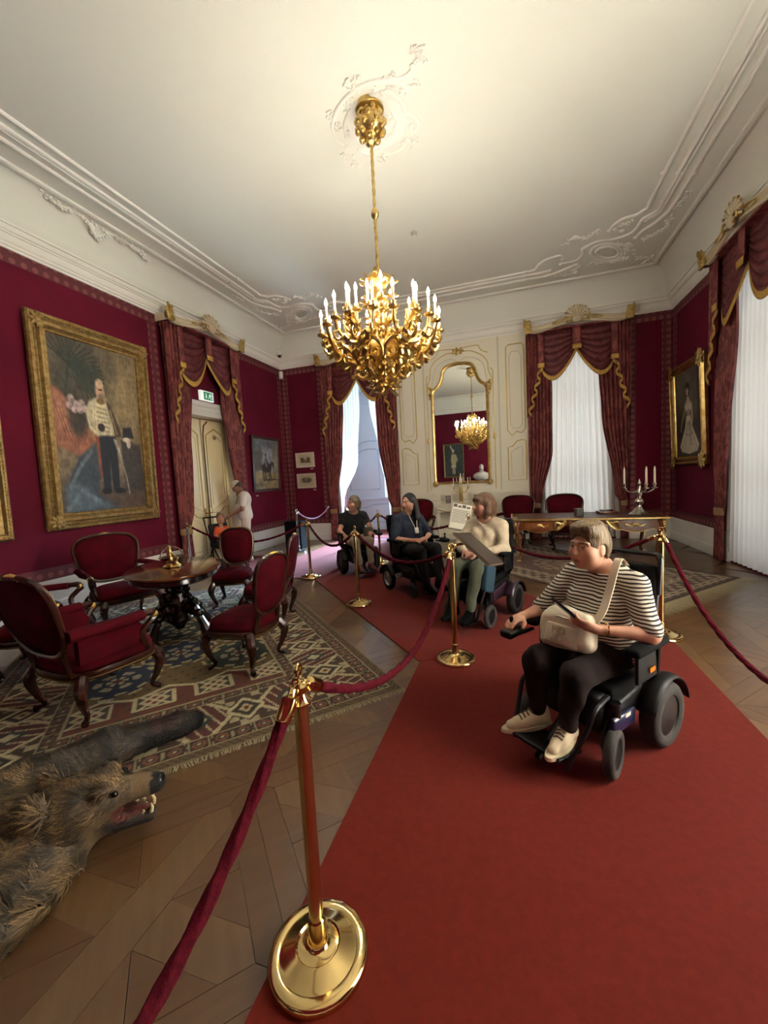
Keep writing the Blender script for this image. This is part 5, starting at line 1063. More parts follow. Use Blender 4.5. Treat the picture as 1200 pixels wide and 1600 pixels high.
def persian(x, y):
    LW, LL = 2.2, 3.8; c = np.zeros(x.shape+(3,))+C('#6b5a48')
    def put(mk, col): c[mk] = C(col)
    d = np.minimum(np.minimum(x, LW-x), np.minimum(y, LL-y)); q = np.sin(x*26+2*np.sin(y*9))*np.sin(y*24+2*np.sin(x*11)); put(q > .35, '#7d6c56'); put(q < -.45, '#4f3a34'); put(np.abs(q) < .06, '#8a7a60')
    r = np.hypot((x-LW/2)/.7, (y-LL/2)/1.1); put((r < 1) & (q > -.2), '#5d4038'); put((r < .6) & (q > .1), '#7a6a55')
    b_ = d < .5; k = np.sin(x*34)*np.sin(y*34); put(b_, '#56453a'); put(b_ & (k > .3), '#857660'); put(b_ & (k < -.4), '#40302c')
    for e in (.1, .16, .4, .46): put(np.abs(d-e) < .015, '#8f8168')
    put(d < .06, '#3e2c22'); n = RNG.random(x.shape)[..., None]; return c*(1.02+.25*(n-.5))
rug('persian_rug', 'worn beige and brown oriental rug with long fringe under the desk', (1.39, 4.99), radians(45), 2.2, 3.8, persian, .014, (0, 1), ('#a39670', .24), RUGM, '#40301f')

# ------------------------------------------------------------------ bear skin with head
br = thing('bear_skin_rug', 'brown bear skin with snarling open-mouthed head on the parquet', 'bear skin', (-1.72, 1.32, .0095), 0)
s = SDF((-1.6, -1.1, -.02), (.25, .95, .5), .014)
def fwd(d, l=0., z=0.): return (.8*d-.6*l, .6*d+.8*l, z)     # head points along (.8, .6)
s.ell(fwd(-.95, -.1, .03), (.75, .55, .07), .05, rz(.6)); s.ell(fwd(-.55, 0, .06), (.35, .3, .1), .08, rz(.64)); s.cone(fwd(-.5, 0, .09), fwd(-.25, 0, .17), .15, .11, .08)
s.ell(fwd(-.22, 0, .19), (.16, .115, .11), .05, rz(.64)); s.cone(fwd(-.14, 0, .21), fwd(.07, 0, .2), .078, .045, .04); s.ell(fwd(.05, 0, .2), (.05, .045, .04), .02, rz(.64))
s.cone(fwd(-.18, 0, .1), fwd(.03, 0, .055), .075, .036, .04); s.cone(fwd(-.06, 0, .14), fwd(.12, 0, .125), .038, .03, .015, mode=1)
s.ell(fwd(-.12, .075, .27), (.03, .03, .022), .03); s.ell(fwd(-.12, -.075, .27), (.03, .03, .022), .03)
for l in (-1, 1): s.ell(fwd(-.36, l*.1, .255), (.045, .022, .035), .03, rz(.64)); s.ell(fwd(-.085, l*.085, .245), (.02, .02, .016), .012, mode=1)
s.chain([fwd(-.75, .35, .06), fwd(-.3, .62, .06), fwd(.05, .74, .05), fwd(.14, .77, .045)], [.14, .1, .075, .06], .06); s.chain([fwd(-.8, -.35, .05), fwd(-.6, -.7, .05), fwd(-.5, -.9, .05)], [.14, .1, .06], .06)
for k in range(16):
    q = RNG.random(3); s.ell(fwd(-1.3+.9*q[0], -.5+1.0*q[1], .07), (.12, .07, .05), .06, rz(q[2]*3))
s.cut((0, 0, -1), (0, 0, .0))
def bearcol(V):
    x, y = V[:, 0], V[:, 1]; d = .8*x+.6*y; n = np.sin(x*23+3*np.sin(y*17))*np.sin(y*29+2*np.sin(x*13)); c = C('#4a3a24')[None]+(C('#6e5a3a')-C('#4a3a24'))[None]*(.5+.5*n)[:, None]
    k = np.clip((d+.55)/.5, 0, 1)[:, None]; c = c*(1-k)+C('#5e4c32')[None]*k; mz = (d > -.1) & (V[:, 2] > .12); c[mz] = C('#6a563a'); nose = (d > .055) & (V[:, 2] > .17); c[nose] = C('#141110')
    jaw = (d > -.12) & (V[:, 2] < .1); c[jaw] = C('#241a13'); inn = (d > -.1) & (V[:, 2] > .09) & (V[:, 2] < .165) & (d < .06); c[inn] = C('#5c2c22'); arm = (-.6*x+.8*y) > .4; c[arm] *= .55; return c
bb_ = s.build('bear_hide', vcol_mat('bear_hide', .85, bump=.4, bs=120), br, bearcol, 1)
V_, Q_ = s.mesh(); nrm = np.zeros_like(V_); a_, b_, c_, d_ = (V_[Q_[:, i]] for i in range(4)); fnm = np.cross(c_-a_, d_-b_)
for i in range(4): np.add.at(nrm, Q_[:, i], fnm)
nrm /= np.linalg.norm(nrm, axis=1)[:, None]+1e-9; dd = .8*V_[:, 0]+.6*V_[:, 1]
ok = np.where((nrm[:, 2] > -.2) & (V_[:, 2] > .012) & ((dd < -.02) | (-.6*V_[:, 0]+.8*V_[:, 1] > .35)))[0]; colr = bearcol(V_); idx = RNG.choice(ok, 60000); fv = []; ff = []; fc = []
flow0 = np.array([-.8, -.6, 0])
P0 = V_[idx]+RNG.normal(0, .004, (len(idx), 3)); N0 = nrm[idx]; fl_ = flow0+RNG.normal(0, .35, (len(idx), 3)); cl = np.sin(P0[:, :1]*31+2*np.sin(P0[:, 1:2]*19))*.8; fl_ = fl_+np.stack([-cl[:, 0]*.6, cl[:, 0]*.8, 0*cl[:, 0]], 1); fl_ -= N0*np.sum(fl_*N0, 1)[:, None]; fl_ /= np.linalg.norm(fl_, axis=1)[:, None]+1e-9
hd = np.clip((dd[idx]+.3)/.28, 0, 1)[:, None]; Lh = (.075-.06*hd)*RNG.uniform(.6, 1.3, (len(idx), 1)); sd = np.cross(fl_, N0)*.0022; mid = P0+fl_*Lh*.5+N0*(.012-.009*hd); tip = P0+fl_*Lh+N0*(.008-.006*hd)
FV = np.stack([P0-sd-N0*.003, P0+sd-N0*.003, mid+sd*.8, mid-sd*.8, tip], 1).reshape(-1, 3); k5 = np.arange(len(idx))*5; FQ = [(a, a+1, a+2, a+3) for a in k5]+[(a+3, a+2, a+4) for a in k5]
FV[:, 2] = np.maximum(FV[:, 2], .002)
me = bpy.data.meshes.new('fur'); me.from_pydata(FV.tolist(), [], FQ); me.polygons.foreach_set('use_smooth', [True]*len(me.polygons)); at = me.color_attributes.new('Col', 'FLOAT_COLOR', 'POINT'); cc = np.ones((len(FV), 4), np.float32)
cv = np.repeat(colr[idx]*(.95+.3*np.sin(P0[:, :1]*40+3*np.sin(P0[:, 1:2]*25)))*RNG.uniform(.6, 1.3, (len(idx), 1)), 5, 0); cv = np.clip(cv, 0, 1); cc[:, :3] = np.where(cv <= .04045, cv/12.92, ((cv+.055)/1.055)**2.4); at.data.foreach_set('color', cc.ravel()); me.materials.append(vcol_mat('bear_fur', .6, sheen=.2)); fo = bpy.data.objects.new('fur', me); COL.objects.link(fo); fo.parent = br; fo['kind'] = 'stuff'
IVORY = mat('ivory_tooth', '#c9b98f', .35)
for l in (-1, 1):
    for d0, z0, z1, r in ((.055, .165, .125, .009), (.045, .08, .125, .009), (.02, .16, .14, .007), (-.01, .16, .145, .007), (.01, .085, .1, .007)): MB().tube([fwd(d0, l*.026, z0), fwd(d0+.006, l*.027, (z0+z1)/2), fwd(d0+.002, l*.026, z1)], [r, r*.8, .0015], 7).build('tooth', IVORY, br)
    MB().ball(fwd(-.075, l*.08, .248), (.014, .014, .014), 10, 7).build('eye', mat('bear_eye%d' % l, '#0c0806', .08), br)
MB().ball(fwd(-.03, 0, .095), (.075, .028, .012), 12, 6, rz(.64)).build('tongue', mat('bear_tongue', '#6b3a30', .4), br)
MB().ball(fwd(.085, 0, .215), (.026, .036, .024), 12, 8, rz(.64)).build('nose', mat('bear_nose', '#0f0d0d', .25), br)

# ------------------------------------------------------------------ rope barrier
GPOST = 'rope barrier posts'; GROPE = 'burgundy barrier ropes'
def post(x, y, label, m=BRASS, tube_m=None, h=.97, z=.011):
    t = thing('barrier_post', label, 'barrier post', (x, y, z), random.uniform(0, 6), GPOST)
    MB().lathe([(.165, 0), (.168, .012), (.165, .022), (.158, .028), (.135, .03), (.128, .027), (.118, .03), (.08, .05), (.074, .052), (.068, .047), (.045, .05), (.034, .056), (.03, .066), (.028, .14), (.0235, .145)], n=40).build('base', m, t)
    MB().lathe([(.0235, .14), (.0235, h-.08)], n=20).build('tube', tube_m or m, t); b = MB(); b.lathe([(.024, h-.085), (.034, h-.08), (.036, h-.07), (.026, h-.06), (.018, h-.045), (.024, h-.035), (.024, h-.02), (.01, h-.012), (.008, h)], n=20); b.tube([(.0, .028*cos(q), h+.02+.028*sin(q)) for q in np.linspace(0, 2*pi, 16)[:-1]], .006, 7, closed=True); b.build('finial', m, t); return t
def rope(p, q, sag, label, m=ROPE, r=.017, cm=BRASS, zt=.935, n=40):
    p, q = Vector(p), Vector(q); d = (q-p).normalized(); p0 = p+d*.06; q0 = q-d*.06; t = thing('barrier_rope', label, 'rope', (p.x, p.y, 0), 0, GROPE); o = Vector((p.x, p.y, 0))
    def at(k): v = p0.lerp(q0, k); return Vector((v.x, v.y, zt-sag*4*k*(1-k)))-o
    P = [at(k/n) for k in range(n+1)]; rg = []; L = sum((P[i+1]-P[i]).length for i in range(n)); N = max(int(L/.012), 20); acc = 0
    for i in range(N+1):
        k = i/N; c = at(k); tg = (at(min(k+.01, 1))-at(max(k-.01, 0))).normalized(); s_ = tg.cross(Vector((0, 0, 1))).normalized(); u_ = s_.cross(tg)
        rg.append([tuple(c+(s_*cos(2*pi*j/16)+u_*sin(2*pi*j/16))*r*(1+.17*cos(4*(2*pi*j/16)-i*.62))) for j in range(16)])
    MB().rings(rg).build('rope_cord', m, t, angle=180)
    for k, e in ((0, 1), (1, -1)):
        c = at(k); tg = (at(.02 if k == 0 else .98)-c).normalized(); R = tg.to_track_quat('Z', 'Y').to_matrix(); b = MB(); b.lathe([(.008, -.045), (.012, -.04), (.012, -.02), (.024, -.012), (.0245, .05), (.021, .055)], tuple(c), 16, R); b.tube([tuple(c+R @ Vector((.014*cos(a), 0, -.055+.02*sin(a)))) for a in np.linspace(0, 2*pi, 13)[:-1]], .004, 6, closed=True); b.build('clip', cm, t)
    return t
POSTS = [(-.66, 1.07), (-.5, 3.35), (-1.92, 4.68), (-3.28, 5.93)]
post(*POSTS[0], 'brass barrier post in the near foreground on the carpet edge', tube_m=COPPER); post(*POSTS[1], 'brass barrier post in front of the woman in the cream cardigan'); post(*POSTS[2], 'brass barrier post beside the diagonal carpet edge, third from the front'); post(*POSTS[3], 'brass barrier post at the corner of the carpet near the small chairs')
post(1.29, 4.2, 'brass barrier post behind the striped-shirt woman'); post(-.62, 5.95, 'brass barrier post carrying the information sheet behind the women'); post(-2.42, 7.1, 'brass barrier post behind the woman with long black hair')
post(-4.8, 8.2, 'chrome barrier post beside the black box', m=CHROME, z=0); post(-3.72, 8.6, 'pale chrome barrier post in the passage opening', m=CHROME); post(-5.62, 5.75, 'chrome barrier post at the left door drape', m=CHROME, z=0)
post(-.8, -.5, 'brass barrier post beside the camera'); post(1.62, 1.45, 'brass barrier post right of the camera', z=0)
def p3(i): return (*POSTS[i], 0)
rope((-.66, 1.07, 0), (-.8, -.5, 0), .40, 'burgundy rope running down to the bottom left from the near post')
rope(p3(0), p3(1), .36, 'burgundy rope in a deep curve from the near post to the second'); rope(p3(1), p3(2), .2, 'burgundy rope in front of the black-haired woman'); rope(p3(2), p3(3), .26, 'burgundy rope in front of the woman in the black top'); rope(p3(3), (-5.62, 5.75, 0), .3, 'burgundy rope running left behind the oval table')
rope((1.29, 4.2, 0), (1.62, 1.45, 0), .68, 'burgundy rope hanging out of the right picture edge'); rope((1.29, 4.2, 0), (-.62, 5.95, 0), .36, 'burgundy rope in front of the desk'); rope((-.62, 5.95, 0), (-2.42, 7.1, 0), .2, 'burgundy rope behind the black-haired woman'); rope((-2.42, 7.1, 0), (-3.72, 8.6, 0), .25, 'burgundy rope leading to the passage post')
rope((-4.8, 8.2, 0), (-4.72, 9.8, 0), .22, 'pale lilac rope hooked to the passage drape', m=mat('lilac_rope', '#8f6a86', .7), cm=CHROME, r=.013)

# information boards on the posts
def board(loc, R, w, h, label, lines, cover):
    t = thing('information_board', label, 'information board', loc, 0, 'information boards on the barrier'); t.rotation_mode = 'QUATERNION'; t.rotation_quaternion = R.to_quaternion()
    frame_mesh(w, h, [(0, -.012), (0, .012), (.012, .014), (.02, .004)]).build('board_frame', mat('board_frame', '#8f8672', .4, metal=.5), t, smooth=False); MB().b2((-w/2+.015, -.006, .015), (w/2-.015, .004, h-.015)).build('sheet', PAPER, t, smooth=False); MB().b2((-w/2+.01, .004, .01), (w/2-.01, .011, h-.01)).build('board_back', mat('board_back', '#33271c', .5), t, smooth=False)
    b = MB()
    for k in range(lines): z = h*.7-k*h*.055; b.b2((-w/2+.03, -.0075, z), (w/2-.03-.03*((k*7) % 3), -.0058, z+h*.02))
    o = b.build('printed_lines', mat('ink', '#6b675e', .8), t, smooth=False); o['kind'] = 'stuff'
    b = MB()
    for k in range(4): b.b2((-w/2+.03+k*(w-.06)/4, -.0075, h*.82), (-w/2+.03+(k+.8)*(w-.06)/4, -.0058, h*.93-.02*(k % 2)))
    o = b.build('printed_pictures', mat('ink_dark', '#57524a', .8), t, smooth=False); o['kind'] = 'stuff'; return t
board((-.76, 5.85, .80), rz(radians(8)) @ ry(.22) @ rx(-.5), .32, .44, 'tilted information sheet between the two seated women', 9, 0)
TL, TR, BL = Vector((-.46, 3.45, 1.07)), Vector((-.40, 3.80, 1.05)), Vector((-.17, 3.32, .83))
ez = (TL-BL).normalized(); ex = (TR-TL); ex = (ex-ez*ex.dot(ez)).normalized(); ey = ez.cross(ex)
RB = Matrix((ex, ey, ez)).transposed()
RB = RB @ rz(pi)
board(tuple(BL+(TR-TL)*.5), RB, .36, .42, 'information board in a frame on the post before the cream cardigan', 8, 0)
MB().tube([(-.5, 3.35, .99), (-.5, 3.42, 1.0), (-.42, 3.5, 1.0)], .012, 8).build('board_bracket', BRASS, None)
bpy.data.objects['board_bracket']['label'] = 'brass bracket holding the information board to the post'; bpy.data.objects['board_bracket']['category'] = 'bracket'
# ------------------------------------------------------------------ people
HF = 1.08
SKIN = vcol_mat('skin', .5)
_b = SKIN.node_tree.nodes['Principled BSDF']; _b.inputs['Subsurface Weight'].default_value = .08; _b.inputs['Subsurface Radius'].default_value = (.02, .008, .004)
def V3(*a): return Vector(a)
def hand(s, w, d, n, sx, curl=.6, k=.006, spread=.017, grip=None, L=1.):
    """hand from wrist w along d, palm facing n; sx +1 when the thumb leaves towards d x n"""
    d = Vector(d).normalized(); n = Vector(n); n = (n-d*n.dot(d)).normalized(); t = d.cross(n)*sx; w = Vector(w)
    palm = w+d*.05*L; R = Matrix((t, d, n)).transposed(); s.ell(palm, (.04, .05*L, .017), .012, R); s.cone(w, w+d*.045, .024, .027, .015)
    for i, ln in enumerate((.072, .08, .075, .06)):
        o = w+d*.09*L+t*((1.5-i)*spread); a = curl*.55; p = o-d*.012
        for j, f in enumerate((.45, .32, .23)):
            a2 = a+j*curl*.75; q = p+(d*cos(a2)+n*sin(a2))*ln*f*L; r0 = .0098-.0012*j; s.cone(p, q, r0, r0-.0011, k); p = q
    p = w+d*.025+t*.03; q = p+(t*.7+d*.6+n*.25).normalized()*.04; s.cone(p, q, .0135, .0115, .01); q2 = q+(d*.8+n*(.3+.5*curl)+t*.1).normalized()*.032; s.cone(q, q2, .011, .009, k)
def head_frame(yaw, pitch=0., roll=0.): return rz(yaw) @ rx(pitch) @ ry(roll)
def add_head(s, c, R, f=1., chub=0., male=False):
    c = Vector(c)
    def at(x, y, z): return c+R @ Vector((x*f, y*f, z*f))
    def el(x, y, z, a, b, d, k, mode=0): s.ell(at(x, y, z), (a*f, b*f, d*f), k, R, mode)
    el(0, -.012, .03, .074, .094, .092, .03); el(0, .022, -.035, .062+chub*.012, .072, .088, .04); el(0, .072, -.088, .026, .024, .022, .025)
    for sx in (-1, 1):
        el(sx*.042, .058, -.028, .03+chub*.008, .032, .032, .03); el(sx*.072, -.008, -.014, .011, .024, .033, .008); el(sx*.036, .03, -.075, .03+chub*.012, .04, .03, .03)
        s.cone(at(sx*.012, .091, .03), at(sx*.052, .07, .03), .011*f, .008*f, .015)
        el(sx*.031, .101, .012, .019, .014, .012, .010, 1)
        el(sx*.031, .082, .012, .0135, .0125, .0125, .003)
        el(sx*.011, .101, -.026, .009, .011, .008, .008)
    s.cone(at(0, .088, .018), at(0, .114, -.02), .0095*f, .0135*f, .014); el(0, .088, -.05, .03, .016, .02, .02)
    el(0, .096, -.0555, .021, .010, .0055, .006); el(0, .095, -.067, .019, .010, .0065, .006); el(0, .104, -.0612, .024, .008, .0022, .003, 1)
    return at
def skin_col(base, lip, at_inv=None, heads=()):
    base, lip = C(base), C(lip)
    def f(V):
        n = np.sin(V[:, 0]*61+V[:, 2]*37)*np.sin(V[:, 1]*53-V[:, 2]*41); c = base[None]*(1+.05*n)[:, None]
        for hc, R, sc in heads:
            q = (V-np.array(hc)) @ np.array(R)/sc; lipm = (np.abs(q[:, 0]) < .023-.9*np.abs(q[:, 2]+.061)) & (np.abs(q[:, 2]+.061) < .0095) & (q[:, 1] > .07); c[lipm] = lip
            ck = np.exp(-(((np.abs(q[:, 0])-.045)/.022)**2+((q[:, 2]+.03)/.025)**2))*(q[:, 1] > .03); c = c*(1-.25*ck[:, None])+(base*np.array([1.05, .86, .84]))[None]*.25*ck[:, None]
            br = (np.abs(np.abs(q[:, 0])-.033) < .02) & (np.abs(q[:, 2]-.034+.12*(np.abs(q[:, 0])-.033)) < .0042) & (q[:, 1] > .06); c[br] = base*.42
            for sx in (-1, 1):
                e = np.hypot((q[:, 0]-sx*.031)/.0125, (q[:, 2]-.012)/.0056); c[(e < 1) & (q[:, 1] > .07)] = C('#9a8d82'); iris = np.hypot(q[:, 0]-sx*.031, q[:, 2]-.012) < .0052; c[iris & (q[:, 1] > .07)] = C('#1f1814')
                lid = (np.abs(e-1.12) < .14) & (q[:, 2] > .012) & (q[:, 1] > .07); c[lid] = base*.4
        return c
    return f
def hair_mat(name, c, v): return mat(name, c, .45, var=v, vs=40, stretch=(1, 1, .12), bump=.6, bs=130)
def hair_cap(s, c, R, f=1., face=(.066, .075, .10), fz=-.045, thick=.012, back=-.06, fy=.085):
    c = Vector(c)
    def at(x, y, z): return c+R @ Vector((x*f, y*f, z*f))
    s.ell(at(0, -.016, .034), ((.074+thick)*f, (.094+thick)*f, (.092+thick)*f), .02, R); s.ell(at(0, -.05, -.01), ((.066+thick)*f, (.06+thick)*f, (.08+thick)*f), .03, R)
    return at
def cut_face(s, at, R, f, r, p): s.ell(at(*p), tuple(x*f for x in r), .012, R, 1)
def limb(s, pts, rad, k=.03, inflate=0.): s.chain([tuple(p) for p in pts], [r+inflate for r in rad], k)

def seated(name, label, loc, ang, o):
    """a seated figure; local +y is forwards, +x its right-hand side; o holds the pose and the clothes"""
    t = thing(name, label, 'person', loc, ang); g = o.get('girth', 1.); sz = o.get('seat', .5); vx = o.get('vox', .009); top = o['top']
    hip = V3(0, -.08, sz+.10); bel = V3(0, -.08, sz+.24); che = V3(0, -.12, sz+.42); sh = sz+.50; nk = V3(0, -.10, sz+.575); hc = V3(*o.get('head', (0, -.05, sz+.715))); R = head_frame(*o['look'])
    S = {1: V3(.168*g**.5, -.11, sh-.012), -1: V3(-.168*g**.5, -.11, sh-.012)}
    lo, hi = (-.5, -.45, 0.), (.5, .75, hc.z+.2)
    def torso(s, e, k=.06):
        s.ell(hip, (.19*g+e, .14*g+e, .12+e), k); s.ell(bel+V3(0, .02, 0), (.165*g+e, .135*g+e, .15+e), k); s.ell(che, (.165*g**.7+e, .115+e, .16+e), k)
        for sx in (-1, 1): s.cone(V3(sx*.05, -.11, sh+.045), S[sx], .045+e, .056+e, k); s.ell(che+V3(sx*.075, .085*g, -.045), (.07*g+e*.6, .055*g+e, .065+e*.6), .05)
    def arms(s, e, upto=3, k=.03):
        for sx in (-1, 1):
            E, Wr = V3(*o['elbow'][sx]), V3(*o['wrist'][sx]); A = S[sx]
            if upto >= 1: s.cone(A, A.lerp(E, min(1, o.get('sleeve', 1.) if upto < 3 else 1)), .056*g**.5+e, (.058*g**.5+e)*(1-.15*min(1, o.get('sleeve', 1))) if upto < 3 else .044*g**.4+e, k)
            if upto >= 3 or o.get('sleeve', 1) > 1.01: q = 1. if upto >= 3 else o['sleeve']-1; s.cone(E, E.lerp(Wr, q), .044*g**.4+e, (.044+(.027-.044)*q)+e, k)
    def legs(s, e, frac=1., k=.04):
        for sx in (-1, 1):
            H = hip+V3(sx*.09, .02, -.02); K, A = V3(*o['knee'][sx]), V3(*o['ankle'][sx]); s.cone(H, K, .092*g**.6+e, .062+e, k); s.cone(K, K.lerp(A, frac), .06+e, (.06+(.036-.06)*frac)+e*1.1, k)
    s = SDF(lo, hi, vx); torso(s, -.012); arms(s, -.004, 3); legs(s, -.012)
    s.cone(che+V3(0, .0, .1), nk, .06, .052, .05); s.cone(nk, hc+R @ V3(0, -.015, -.06), .054, .05, .03); add_head(s, hc, R, HF, o.get('chub', 0))
    for sx in (-1, 1):
        Wr = V3(*o['wrist'][sx]); d, n, c = o['hand'][sx]; hand(s, Wr, d, n, -sx*o.get('thumb', {1: 1, -1: 1})[sx], c)
        A, F = V3(*o['ankle'][sx]), V3(*o['toe'][sx]); s.cone(A, A.lerp(F, .6), .024, .012, .01)
    s.build('body', SKIN, t, skin_col(o.get('skin', '#9a6a52'), o.get('lip', '#84493f'), heads=[(hc, R, HF)]), 1)
    # top
    s = SDF(lo, hi, vx*1.1); torso(s, .012); arms(s, .012, 2)
    s.cut((0, 0, -1), (0, 0, sz+.06)); nr = o.get('neck', (.085, .1, .07)); s.ell(nk+V3(0, .035, .035), nr, .012, None, 1)
    s.wrinkle(.0035, .9); s.build('top', top, t, None, 2)
    s = SDF(lo, hi, vx*1.1); s.ell(hip, (.195*g, .15*g, .12), .05); legs(s, .010, o.get('leg', .93)); s.wrinkle(.004, .8, 2); s.build('trousers', o['trousers'], t, None, 2)
    for sx in (-1, 1):
        A, F = V3(*o['ankle'][sx]), V3(*o['toe'][sx]); d = (F-A); d.z = 0; d.normalize(); s = SDF(tuple(min(A[i], F[i])-.12 for i in range(3)), tuple(max(A[i], F[i])+.12 for i in range(3)), .007); h = A-d*.03
        s.cone((h.x, h.y, F.z+.035), (h.x, h.y, A.z+.005), .039, .038, .02); s.cone((h.x, h.y, F.z+.022), (F.x, F.y, F.z+.004), .040, .029, .03); s.cone((A.x, A.y, A.z-.015), (F.x-d.x*.05, F.y-d.y*.05, F.z+.012), .037, .029, .03); s.cut((0, 0, -1), (0, 0, F.z-.018)); sh_ = s.build('shoe', o['shoe'], t, None, 1)
        if o.get('sole'):
            b = MB(); ss = d.cross(V3(0, 0, 1)); b.rings([[tuple(h.lerp(F, .5)+d*(.152*cos(q)*kk)+ss*(.044*sin(q)*(1+.08*cos(q))*kk)+V3(0, 0, z-h.lerp(F, .5).z)) for q in (2*pi*i/24 for i in range(24))] for kk, z in ((1., F.z-.026), (1.03, F.z-.02), (1.0, F.z-.004))]); b.build('sole', o['sole'], sh_)
            b = MB()
            for i in range(4): p = A.lerp(F, .28+.13*i)+V3(0, 0, .036-.002*i); b.tube([tuple(p-ss*.024-V3(0, 0, .008)), tuple(p+V3(0, 0, .004)), tuple(p+ss*.024-V3(0, 0, .008))], .0045, 6)
            b.build('laces', o['lace'], sh_)
    # hair
    s = SDF(tuple(hc-V3(.25, .25, .5)), tuple(hc+V3(.25, .25, .2)), .006); o['hair'](s, hc, R); s.build('hair', o['hairm'], t, None, 1)
    return t
def wheel(b_t, b_h, par, c, r, w, m_t, m_h, spokes=0, yaw=0., treads=0):
    Rm = rz(yaw) @ ry(pi/2); P = [(r*.62, -w*.42), (r*.7, -w*.5), (r*.86, -w*.5), (r*.96, -w*.36), (r, -w*.12), (r, w*.12), (r*.96, w*.36), (r*.86, w*.5), (r*.7, w*.5), (r*.62, w*.42)]
    ty = MB().lathe(P+[P[0]], c, 36, Rm, False, fn=(lambda a, z: 1+(.012*math.copysign(1, sin(24*a)) if abs(z) < w*.3 else 0)) if treads else None).build(b_t, m_t, par)
    b = MB(); b.lathe([(r*.16, -w*.46), (r*.6, -w*.34), (r*.66, -w*.42), (r*.66, w*.42), (r*.6, w*.34), (r*.16, w*.46)], c, 28, Rm) if not spokes else b.lathe([(r*.6, -w*.4), (r*.66, -w*.42), (r*.66, w*.42), (r*.6, w*.4), (r*.6, -w*.4)], c, 28, Rm, False)
    if spokes:
        b.lathe([(.0, -w*.45), (r*.18, -w*.4), (r*.18, w*.4), (.0, w*.45)], c, 16, Rm)
        for k in range(spokes): a = 2*pi*k/spokes; q = Rm @ V3(cos(a), sin(a), 0); b.tube([tuple(V3(*c)+q*r*.15), tuple(V3(*c)+q*r*.62)], [r*.09, r*.06], 6)
    b.build(b_h, m_h, ty)
def text_mesh(txt, size, m, parent, loc, R, name='lettering', ext=.001):
    cu = bpy.data.curves.new('txt', 'FONT'); cu.body = txt; cu.size = size; cu.extrude = ext; cu.align_x = 'CENTER'; cu.align_y = 'CENTER'; cu.space_line = .8; ob = bpy.data.objects.new('txt', cu); COL.objects.link(ob)
    dg_ = bpy.context.evaluated_depsgraph_get(); me = bpy.data.meshes.new_from_object(ob.evaluated_get(dg_)); bpy.data.objects.remove(ob); me.materials.clear(); me.materials.append(m); o = bpy.data.objects.new(name, me); COL.objects.link(o); o.parent = parent; o.location = loc; o.rotation_euler = R.to_euler(); return o
